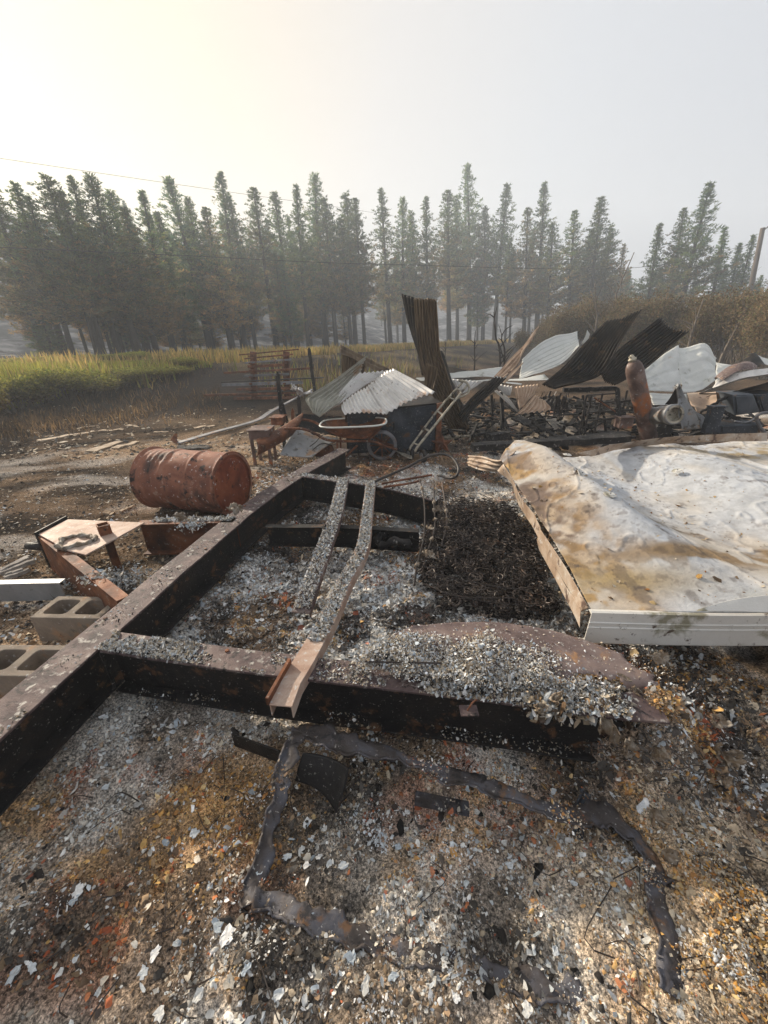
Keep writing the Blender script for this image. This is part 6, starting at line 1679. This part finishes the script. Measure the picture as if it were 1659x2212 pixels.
pp[:, 2] = gh(pp[:, 0], pp[:, 1]); 
k_ = fbm(pp[:, 0] * 1.2, pp[:, 1] * 1.2, 3, 87) > .42
pp = pp[k_]; n = len(pp)
gc = np.where(rs.rand(n, 1) > .55, V(.2, .13, .07), np.where(rs.rand(n, 1) > .4, V(.09, .065, .045), V(.33, .21, .1))) * rs.uniform(.5, 1.2, (n, 1))
blades('dry_stalks', 'brown dry stalks and weeds along the foot of the hedge', pp, rs.uniform(.05, .22, n), gc, rs, .006, 1.1)
# ------------------------------------------------------------------ utility pole and cables
pt, pb = at((1648, 492), 40), at((1632, 600), 40)
pole_b = V(pt[0] + .0, 40, ghp(pt[0], 40))
up_ = thing('utility_pole', 'leaning wooden utility pole at the right edge above the thicket', 'utility pole', pole_b)
MB().tube([pole_b + V(1.4, 0, 0), pt], [.24, .17], 12).build('pole_shaft', 'pole', up_, smooth=True)
MB().tube([pt - V(.0, .1, .25), pt + V(.35, -.1, .05)], .05, 6).build('cable_bracket', 'pole', up_)
def cable(label, pts, r):
    P = resample(pts, 40)
    o = MB().tube(P, r, 5).build('overhead_cable', 'cable', None, smooth=True, org=low(P)); tag(o, label, 'cable')
cable('lower overhead cable crossing in front of the pines', [at((-150, 525), 17), at((0, 534), 18.5), at((415, 553), 22), at((830, 571), 27), at((1375, 578), 36), pt - V(.6, 0, 1.2)], .014)
cable('upper overhead cable sloping down across the sky at left', [at((-150, 320), 17), at((0, 342), 19), at((270, 382), 22), at((540, 421), 27), at((760, 452), 35), at((900, 475), 45)], .008)

# ================================================================== ash, flakes and crumbs
def flakes(name, label, P, size, C, rs, tilt=.5, curl=.5, stretch=.5, m='flakes', chunk=.25, kind='stuff', parent=None):
    """P: where each lies; size: its radius. Uneven curled flakes, a share of them chunky crumbs"""
    n = len(P); K = 7
    ch = rs.rand(n) < chunk
    a = np.linspace(0, 2 * np.pi, K, endpoint=False)[None] + rs.uniform(-.3, .3, (n, K)) + rs.rand(n, 1) * 6.28
    rad = rs.uniform(.55, 1.25, (n, K)) * size[:, None]
    st = np.exp(rs.normal(size=n) * stretch * .6)[:, None]; th = rs.rand(n, 1) * 6.28
    x = rad * np.cos(a) * np.minimum(st, 1.6); y = rad * np.sin(a) / np.clip(st, .7, 3)
    cx = x * np.cos(th) - y * np.sin(th); cy_ = x * np.sin(th) + y * np.cos(th)
    cu = np.clip(rs.normal(size=(n, 1)) * curl + .12, -.7, .9)
    z = cu * np.minimum(x * x / size[:, None], size[:, None] * 1.2) + rs.normal(size=(n, K)) * .12 * size[:, None]
    z = np.where(ch[:, None], rs.uniform(-.7, -.2, (n, K)) * size[:, None] * .9, z)
    ring = np.stack([cx, cy_, z], -1)
    cen = np.stack([np.zeros(n), np.zeros(n), np.where(ch, .55 * size, rs.normal(size=n) * .12 * size)], -1)[:, None]
    L = np.concatenate([ring, cen], 1)
    ax_ = rs.normal(size=(n, 2)) * tilt
    nx, ny = ax_[:, 0], ax_[:, 1]
    L[:, :, 2] += L[:, :, 0] * nx[:, None] + L[:, :, 1] * ny[:, None]
    L += P[:, None, :]
    V_ = L.reshape(-1, 3)
    b = np.arange(n)[:, None] * (K + 1)
    F = np.concatenate([np.concatenate([b + k, b + (k + 1) % K, b + K], 1) for k in range(K)])
    cc = np.repeat(C, K + 1, axis=0) * rs.uniform(.85, 1.12, (n * (K + 1), 1))
    o = raw(name, V_, F, m, parent, False, np.clip(cc, 0, .85))
    if kind: o['kind'] = kind
    if parent is None: tag(o, label, 'ash', None, kind)
    return o
def psize(n, lo, hi, p, rs):
    u_ = rs.rand(n)
    return (lo ** (1 - p) + u_ * (hi ** (1 - p) - lo ** (1 - p))) ** (1 / (1 - p))
def scatter(n, box, rs):
    x_ = rs.uniform(box[0], box[1], n); y_ = rs.uniform(box[2], box[3], n)
    return x_, y_
rs = np.random.RandomState(101)
# foreground
x_, y_ = scatter(170000, (-1.5, 1.75, .12, 1.75), rs)
k_ = (debris_mask(x_, y_) > rs.rand(len(x_)) * .9)
d_ = np.sqrt(x_ ** 2 + (y_ - .3) ** 2)
k_ &= rs.rand(len(x_)) < np.clip(1.25 - .45 * d_, .35, 1) * sst(.30, .62, fbm(x_ * 9, y_ * 9, 3, 221)) + .12
x_, y_ = x_[k_], y_[k_]
s_ = psize(len(x_), .0018, .013, 2.7, rs)
c_ = zone_pick(x_, y_, rs)
c_ = c_ * V(1.0, 1.0, .98)
flakes('ash_flakes', 'mixed pale ash flakes and rusty crumbs covering the foreground', np.stack([x_, y_, gh(x_, y_) + s_ * .35], -1), s_, c_, rs, .4, .45, chunk=.4)
# larger pale flakes, still a litter
x_, y_ = scatter(2600, (-1.35, 1.6, .2, 1.7), rs)
k_ = (debris_mask(x_, y_) > .6) & (fbm(x_ * 2, y_ * 2, 3, 31) > .44) & (fbm(x_ * 11, y_ * 11, 2, 241) > .56); x_, y_ = x_[k_], y_[k_]
s_ = psize(len(x_), .005, .016, 2.6, rs)
c_ = P_ASH[rs.randint(0, 6, len(x_))] * rs.uniform(.8, 1.15, (len(x_), 1))
flakes('broad_ash_flakes', 'broader white ash flakes strewn over the foreground debris', np.stack([x_, y_, gh(x_, y_) + .008 + s_ * .2], -1), s_, c_, rs, .3, .6, chunk=0)
# inside the frame
x_, y_ = scatter(95000, (-1.35, 1.6, 1.4, 3.6), rs)
k_ = debris_mask(x_, y_) > .5; x_, y_ = x_[k_], y_[k_]
s_ = psize(len(x_), .003, .022, 2.5, rs)
ins = np.array([1.0, 1, 1, 1, 1, 1])
c_ = zone_pick(x_, y_, rs, (2.6, 1.3, .7, .6, .8, .8))
mt_ = np.array([inside(a, b, poly2) for a, b in zip(x_, y_)])
c_[mt_] = np.where(rs.rand(mt_.sum(), 1) > .08, P_CHAR[rs.randint(0, 4, mt_.sum())] * .8, P_ASH[rs.randint(0, 6, mt_.sum())])
flakes('frame_ash', 'curled grey-white ash and char lying inside the trailer frame', np.stack([x_, y_, gh(x_, y_) + s_ * .4], -1), s_, c_, rs, .45, .6, chunk=.35)
# beyond the frame to the shed, and the open ground at left
x_, y_ = scatter(26000, (-1.6, 2.2, 3.4, 6.6), rs)
s_ = psize(len(x_), .005, .022, 2.6, rs)
c_ = zone_pick(x_, y_, rs, (1.6, 1, 1, .5, 1, 1.2))
flakes('yard_ash', 'pale ash crumbs scattered on the ground before the collapsed shed', np.stack([x_, y_, gh(x_, y_) + s_ * .3], -1), s_, c_, rs, .4, .5)
pxs = rs.uniform(-40, 700, 15000); pys = 960 + 560 * rs.rand(15000) ** 1.3
pp = np.array([gz((a, b), 0) for a, b in zip(pxs, pys)]); k_ = debris_mask(pp[:, 0], pp[:, 1]) < .3; pp = pp[k_]
s_ = psize(len(pp), .005, .024, 2.7, rs)
pk = rs.rand(len(pp), 1)
c_ = np.where(pk > .72, P_TAN[rs.randint(0, 3, len(pp))] * 1.1, np.where(pk > .6, P_ASH[rs.randint(0, 6, len(pp))], np.where(pk > .3, P_BROWN[rs.randint(0, 4, len(pp))], P_CHAR[rs.randint(0, 4, len(pp))])))
flakes('soil_crumbs', 'wood chips and crumbs scattered on the burnt soil at left', np.stack([pp[:, 0], pp[:, 1], gh(pp[:, 0], pp[:, 1]) + s_ * .25], -1), s_, c_, rs, .35, .3)
pxs = rs.uniform(-40, 620, 2500); pys = rs.uniform(885, 990, 2500)
pxs = pxs[:1300]; pys = pys[:1300]
pp = np.array([gz((a, b), 0) for a, b in zip(pxs, pys)])
s_ = psize(len(pp), .015, .06, 2.6, rs)
pk = rs.rand(len(pp), 1)
c_ = np.where(pk > .6, P_TAN[rs.randint(0, 3, len(pp))] * 1.1, np.where(pk > .4, P_BROWN[rs.randint(0, 4, len(pp))], P_CHAR[rs.randint(0, 4, len(pp))]))
flakes('far_chips', 'pale chips scattered on the black ground in front of the hedge', np.stack([pp[:, 0], pp[:, 1], gh(pp[:, 0], pp[:, 1]) + .01], -1), s_, c_, rs, .15, .2)
# crust on the beams
def along(pts, n, w, z, rs, lo=0, hi=1):
    Q = resample([V(a, b, z) for a, b in pts], 200)
    i_ = rs.randint(int(lo * 198), max(int(hi * 199), 1), n)
    T = Q[np.minimum(i_ + 1, 199)] - Q[i_]; T /= np.linalg.norm(T, axis=1, keepdims=True)
    S = np.stack([-T[:, 1], T[:, 0], 0 * T[:, 0]], -1)
    return Q[i_] + S * rs.uniform(-w / 2, w / 2, n)[:, None] + T * rs.uniform(-.02, .02, n)[:, None]
pts_, cc_, ss_ = [], [], []
def crust(p, mixp, lo, hi, pw=2.4, gain=1.0):
    n = len(p); pts_.append(p); ss_.append(psize(n, lo, hi, pw, rs))
    k = rs.rand(n)[:, None]
    cc_.append(np.where(k > 1 - mixp, P_ASH[rs.randint(0, 6, n)], np.where(k > .35 * (1 - mixp), P_TAN[rs.randint(0, 3, n)] * .8, P_CHAR[rs.randint(0, 4, n)])) * rs.uniform(.7, 1.1, (n, 1)) * gain)
def patchy(p, lo_, f=6):
    return p[fbm(p[:, 0] * f, p[:, 1] * f, 3, 141) > lo_]
crust(patchy(along(MAIN, 3000, .15, FT, rs), .5), .35, .0018, .007)
crust(patchy(along(FRONT, 4200, .11, FT, rs, 0, .75), .45), .4, .002, .008)
crust(patchy(along(FRONT, 5000, .11, FT + .004, rs, .0, .2), .35), .65, .003, .009)
crust(along(FRONT, 3000, .13, FT + .006, rs, .62, .95), .6, .003, .011)
crust(along(REAR, 2000, .10, FT, rs), .7, .003, .011)
crust(patchy(along(FRONT, 1800, .12, FB + .012, rs), .5), .3, .002, .007)
crust(along([(-1.75, 2.66), (-1.15, 2.66)], 900, .07, FT + .004, rs), .8, .004, .013)
for ch_, w_, n_ in ((CHA, .10, 3800), (CHB, .075, 5000)):
    Q = resample(ch_, 200); i_ = rs.randint(0, 196, n_) if ch_ is CHA else rs.randint(0, 170, n_)
    T = Q[i_ + 2] - Q[i_]; S = np.stack([-T[:, 1], T[:, 0], 0 * T[:, 0]], -1); S /= np.linalg.norm(S, axis=1, keepdims=True)
    crust(Q[i_] + S * rs.uniform(-w_ / 2, w_ / 2, n_)[:, None] + V(0, 0, .012) * rs.rand(n_, 1), .75, .003, .011)
# heap on the brown sheet
fl = SHEET_PTS.reshape(-1, 3); W_ = SHEET_PTS.shape[1]
jj = np.tile(np.arange(W_), SHEET_PTS.shape[0]) / W_; ii = np.repeat(np.arange(SHEET_PTS.shape[0]), W_) / SHEET_PTS.shape[0]
w_ = sst(.30, .6, ii + .25 * (fbm(jj * 9, ii * 5, 3, 3) - .5)) * sst(.62, .45, jj) + sst(.72, .85, ii) * sst(.85, .7, jj) + .012
pr = w_ / w_.sum()
def sheet_heap(n_, lo_, hi_, lift, mixp, gain):
    i_ = rs.choice(len(fl), n_, p=pr)
    hp_ = np.clip(w_[i_], 0, 1)
    b_ = fbm(fl[i_, 0] * 9, fl[i_, 1] * 9, 4, 9)
    crust(fl[i_] + np.stack([rs.normal(size=n_) * .014, rs.normal(size=n_) * .014, (rs.rand(n_) * .4 + 1.6 * sst(.4, .7, b_)) * lift * hp_ + .002], -1), mixp, lo_, hi_, 2.8, gain)
sheet_heap(24000, .0014, .006, .022, .45, 1.55)
sheet_heap(700, .005, .012, .024, .8, 1.3)
# clumps in the tongue corner and at the drum
for (px_, z_c, r_c, n_) in ((B7(1250, 870), .08, .10, 1100), (B7(1050, 850), .27, .05, 200), (B7(1000, 1130), .05, .06, 250), (B7(640, 930), .05, .05, 160), (R3(1250, 1240), .28, .05, 200)):
    q = gz(px_, z_c); crust(q + rs.normal(size=(n_, 3)) * V(r_c, r_c * .7, .012), .8, .004, .014)
pp = np.concatenate(pts_); s_ = np.concatenate(ss_); c_ = np.concatenate(cc_)
flakes('ash_crust', 'flaky ash crust clinging to the steel beams, channels and brown sheet', pp + np.stack([0 * s_, 0 * s_, s_ * .3], -1), s_, c_, rs, .6, .7)
# ash drifted over parts of the scorched frame
fr_p = []
for ch in ff.children:
    vv = np.array([v.co for v in ch.data.vertices]) + ORG[ff.name]
    vv = vv[fbm(vv[:, 0] * 7, vv[:, 1] * 7, 3, 281) > .56]
    if len(vv):
        i_ = rs.randint(0, len(vv), 260)
        fr_p.append(vv[i_] + rs.normal(size=(260, 3)) * V(.01, .01, 0) + V(0, 0, .003))
fr_p = np.concatenate(fr_p); s_ = psize(len(fr_p), .0012, .008, 2.8, rs)
flakes('frame_dust', 'ash drifted over parts of the scorched metal frame', fr_p, s_, zone_pick(fr_p[:, 0], fr_p[:, 1], rs), rs, .3, .3)
# crust hanging along the brown sheet's torn edge and the beam end
n_ = 900
tq = rs.rand(n_); lx = np.interp(tq, [0, .3, .6, 1], [250, 500, 850, 1250]); ly = np.interp(tq, [0, .3, .6, 1], [370, 390, 400, 430])
q = np.array([gz(B3(a + rs.normal() * 25, b + rs.normal() * 28), z0) for a, b, z0 in zip(lx, ly, np.interp(tq, [0, .6, 1], [.29, .26, .19]))])
q[:, 2] += rs.normal(size=n_) * .012 - .04 * rs.rand(n_) ** 2
s_ = psize(n_, .004, .022, 2.2, rs); pk = rs.rand(n_, 1)
flakes('hanging_crust', 'pale melted crust hanging along the torn front edge of the brown sheet', q, s_, np.where(pk > .5, P_ASH[rs.randint(0, 6, n_)] * .9, np.where(pk > .2, P_TAN[rs.randint(0, 3, n_)] * .8, P_BROWN[rs.randint(0, 4, n_)])), rs, .9, .9, chunk=.3)
# dirt on the white roof panel
u_ = rs.rand(1700); v_ = rs.rand(1700) * .96
x_, y_ = roof_xy(u_, v_); z_ = roof_z(x_, y_)
k_ = (fbm(x_ * 1.7, y_ * 1.7, 3, 131) > .46) | (rs.rand(1700) < .2); x_, y_, z_ = x_[k_], y_[k_], z_[k_]
s_ = psize(len(x_), .003, .022, 2.6, rs); pk = rs.rand(len(x_), 1)
c_ = np.where(pk > .5, P_TAN[rs.randint(0, 3, len(x_))], np.where(pk > .25, P_OCHRE[rs.randint(0, 4, len(x_))] * .7, P_BROWN[rs.randint(0, 4, len(x_))]))
flakes('roof_grit', 'brown grit and flakes lying on the white roof panel', np.stack([x_, y_, z_ + s_ * .3], -1), s_, c_, rs, .3, .3)
n_ = 9000
q = np.stack([rs.normal(1.1, .3, n_), rs.normal(1.0, .14, n_)], -1); q = q[(q[:, 1] < 1.38) & (q[:, 0] > .55)]; n_ = len(q)
s_ = psize(n_, .002, .018, 2.4, rs)
flakes('slope_debris', 'matted grey and brown debris sloping up over the buried end of the front beam', np.stack([q[:, 0], q[:, 1], gh(q[:, 0], q[:, 1]) + s_ * .4], -1), s_, zone_pick(q[:, 0], q[:, 1], rs, (1.4, 1.4, 1, .8, .6, .8)), rs, .6, .7)
n_ = 5000   # ochre and tan crust in the lower right corner
q = np.stack([rs.normal(1.0, .14, n_), rs.normal(.45, .12, n_)], -1); k_ = fbm(q[:, 0] * 8, q[:, 1] * 8, 3, 231) > .48; q = q[k_]; n_ = len(q)
s_ = psize(n_, .0018, .0075, 2.4, rs); pk = rs.rand(n_, 1)
flakes('ochre_crust', 'caked ochre and tan crust in the lower right corner', np.stack([q[:, 0], q[:, 1], gh(q[:, 0], q[:, 1]) + .004 + .02 * rs.rand(n_) * fbm(q[:, 0] * 8, q[:, 1] * 8, 3, 231)], -1), s_, np.where(pk > .55, P_TAN[rs.randint(0, 3, n_)], np.where(pk > .2, P_OCHRE[rs.randint(0, 4, n_)], P_BROWN[rs.randint(0, 4, n_)])), rs, .5, .4, chunk=.7)
# orange-brown crumbs under the roof trim
n_ = 2600
q = np.stack([rs.uniform(.85, 1.75, n_), rs.uniform(1.1, 1.5, n_)], -1)
z_ = gh(q[:, 0], q[:, 1])
s_ = psize(n_, .003, .011, 2.4, rs)
pk = rs.rand(n_, 1)
c_ = np.where(pk > .75, P_OCHRE[rs.randint(0, 4, n_)] * .6, np.where(pk > .35, P_BROWN[rs.randint(0, 4, n_)], P_CHAR[rs.randint(0, 4, n_)]))
flakes('insulation_crumbs', 'orange-brown insulation crumbs below the roof panel trim', np.stack([q[:, 0], q[:, 1], z_ + .01], -1), s_, c_, rs, .5, .6)
# the largest single flakes of the foreground: separate objects
BF = [((420, 1800), .030), ((170, 1925), .038), ((160, 1945), .025), ((470, 2000), .04), ((490, 2020), .045), ((335, 2060), .03), ((310, 2100), .028), ((430, 2150), .035), ((345, 2190), .03), ((530, 2095), .03), ((70, 2090), .032), ((30, 2105), .035), ((620, 1850), .03), ((740, 1870), .032), ((660, 1870), .024), ((690, 1850), .024), ((720, 1975), .03), ((850, 2110), .028), ((760, 2070), .03), ((790, 2130), .036), ((985, 2155), .026), ((935, 2000), .022), ((1195, 1710), .026), ((1240, 1908), .022), ((1360, 1800), .03), ((1355, 2010), .02), ((1200, 2055), .022), ((1100, 1870), .03), ((1090, 1820), .02), ((860, 1830), .022), ((1480, 2100), .022), ((700, 1790), .024), ((1010, 1705), .022), ((880, 1755), .02), ((640, 1700), .02), ((230, 1700), .03), ((560, 1885), .02), ((130, 2100), .026), ((600, 2150), .03), ((1140, 2180), .03)]
rf = np.random.RandomState(9)
for k, (p, s_) in enumerate(BF):
    q = gg(p, .008)
    s_ = s_ * .5
    n_ = 13
    a = np.linspace(0, 2 * np.pi, n_, endpoint=False) + rf.uniform(-.15, .15, n_)
    rad = s_ * rf.uniform(.6, 1.25, n_)
    st = rf.uniform(.55, 1.0); th = rf.rand() * 6.28
    vs_ = [V(0, 0, s_ * .12)]
    for qq in (.55, 1.0):
        for j in range(n_):
            x0, y0 = rad[j] * qq * math.cos(a[j]), rad[j] * qq * math.sin(a[j]) * st
            vs_.append(V(x0 * math.cos(th) - y0 * math.sin(th), x0 * math.sin(th) + y0 * math.cos(th), s_ * (.12 + .5 * rf.uniform(-.25, .5) * qq ** 2)))
    fs_ = [(0, 1 + j, 1 + (j + 1) % n_) for j in range(n_)] + [(1 + j, 1 + n_ + j, 1 + n_ + (j + 1) % n_, 1 + (j + 1) % n_) for j in range(n_)]
    vv = np.array(vs_) + q
    c_ = np.tile(P_ASH[rf.choice([0, 1, 2, 5])] * rf.uniform(.85, 1.15), (len(vv), 1)) * rf.uniform(.9, 1.06, (len(vv), 1))
    o = raw('ash_flake', vv, fs_, 'flakes', None, False, np.clip(c_, 0, .8), org=q)
    sm_ = o.modifiers.new('solid', 'SOLIDIFY'); sm_.thickness = .002
    inn = 555 < p[0] < 1300 and 1560 < p[1] < 2000
    tag(o, 'large pale ash flake lying inside the scorched metal frame' if inn else ('large pale ash flake lying left of the scorched metal frame' if p[0] <= 555 else 'large pale ash flake lying below or right of the scorched metal frame'), 'ash flake', 'largest ash flakes in the foreground')

# bent wires, nails and charred lumps in the foreground litter
rw = np.random.RandomState(303); mb = MB()
for k in range(150):
    x0, y0 = rw.uniform(-1.2, 1.5), rw.uniform(.3, 1.0) if k < 90 else rw.uniform(1.4, 3.2)
    if debris_mask(np.array([x0]), np.array([y0]))[0] < .8: continue
    z0 = ghp(x0, y0) + .008; L_ = rw.uniform(.02, .16); a_ = rw.rand() * 6.28; b_ = rw.normal() * 1.2
    P = [V(x0, y0, z0), V(x0 + math.cos(a_) * L_ * .5, y0 + math.sin(a_) * L_ * .5, z0 + rw.uniform(0, .02)), V(x0 + math.cos(a_ + b_) * L_, y0 + math.sin(a_ + b_) * L_, z0 + rw.uniform(-.005, .02))]
    mb.tube(resample(P, 7), rw.uniform(.0009, .0022), 4, False)
o = mb.build('loose_wires', 'wire'); tag(o, 'bent nails and short wires scattered through the ash', 'wire', None, 'stuff')
x_, y_ = scatter(1500, (-1.2, 1.5, .25, 3.2), rw); k_ = (debris_mask(x_, y_) > .8) & (fbm(x_ * 4, y_ * 4, 2, 251) > .45); x_, y_ = x_[k_], y_[k_]
s_ = psize(len(x_), .006, .024, 2.6, rw)
flakes('charred_lumps', 'black charred lumps lying among the ash', np.stack([x_, y_, gh(x_, y_) + s_ * .3], -1), s_, P_CHAR[rw.randint(0, 3, len(x_))], rw, .4, .3, chunk=1.0)
# white powdery ash clusters
pc, cc2, sc2 = [], [], []
for k in range(150):
    x0, y0 = rw.uniform(-1.1, 1.45), rw.uniform(.28, 3.1)
    if debris_mask(np.array([x0]), np.array([y0]))[0] < .8 or inside(x0, y0, poly2): continue
    n_ = rw.randint(30, 130); r_ = rw.uniform(.015, .06)
    q = np.stack([x0 + rw.normal(size=n_) * r_, y0 + rw.normal(size=n_) * r_ * .8], -1)
    pc.append(np.stack([q[:, 0], q[:, 1], gh(q[:, 0], q[:, 1]) + .004 + rw.rand(n_) * .006], -1)); sc2.append(psize(n_, .0015, .009, 2.6, rw)); cc2.append(np.tile(P_ASH[rw.choice([0, 1, 5, 5, 4])] * rw.uniform(.9, 1.25), (n_, 1)) * rw.uniform(.7, 1.15, (n_, 1)))
flakes('white_ash_clusters', 'clusters of white powdery ash dotted through the debris', np.concatenate(pc), np.concatenate(sc2), np.concatenate(cc2), rw, .5, .5, chunk=.4)
# bolts and weld beads on the frame
for k, (pts, zz) in enumerate(((MAIN, FT), (FRONT, FT))):
    Q = resample([V(a, b, zz) for a, b in pts], 60)
    for j in range(6, 58, 9):
        T = Q[j + 1] - Q[j]; T /= np.linalg.norm(T); S = V(-T[1], T[0], 0)
        MB().lathe([(0, .009), (.006, .009), (.0065, .004)], Q[j] + S * (.05 if k == 0 else .035) * (1 if j % 2 else -1), (0, 0, 1), 6).build('bolt_head', 'rust', tf)
for a_, b_ in ((V(-1.262, 1.31, FT - .02), V(-1.262, 1.31, FB + .02)), (V(-1.25, 1.40, FT - .02), V(-1.25, 1.40, FB + .02)), (V(-.80, 3.66, FT - .02), V(-.80, 3.66, FB + .02))):
    MB().tube(resample([a_, (a_ + b_) / 2 + V(.002, 0, 0), b_], 16), [.007 + .002 * (i_ % 2) for i_ in range(16)], 6).build('weld_bead', 'soot', tf)
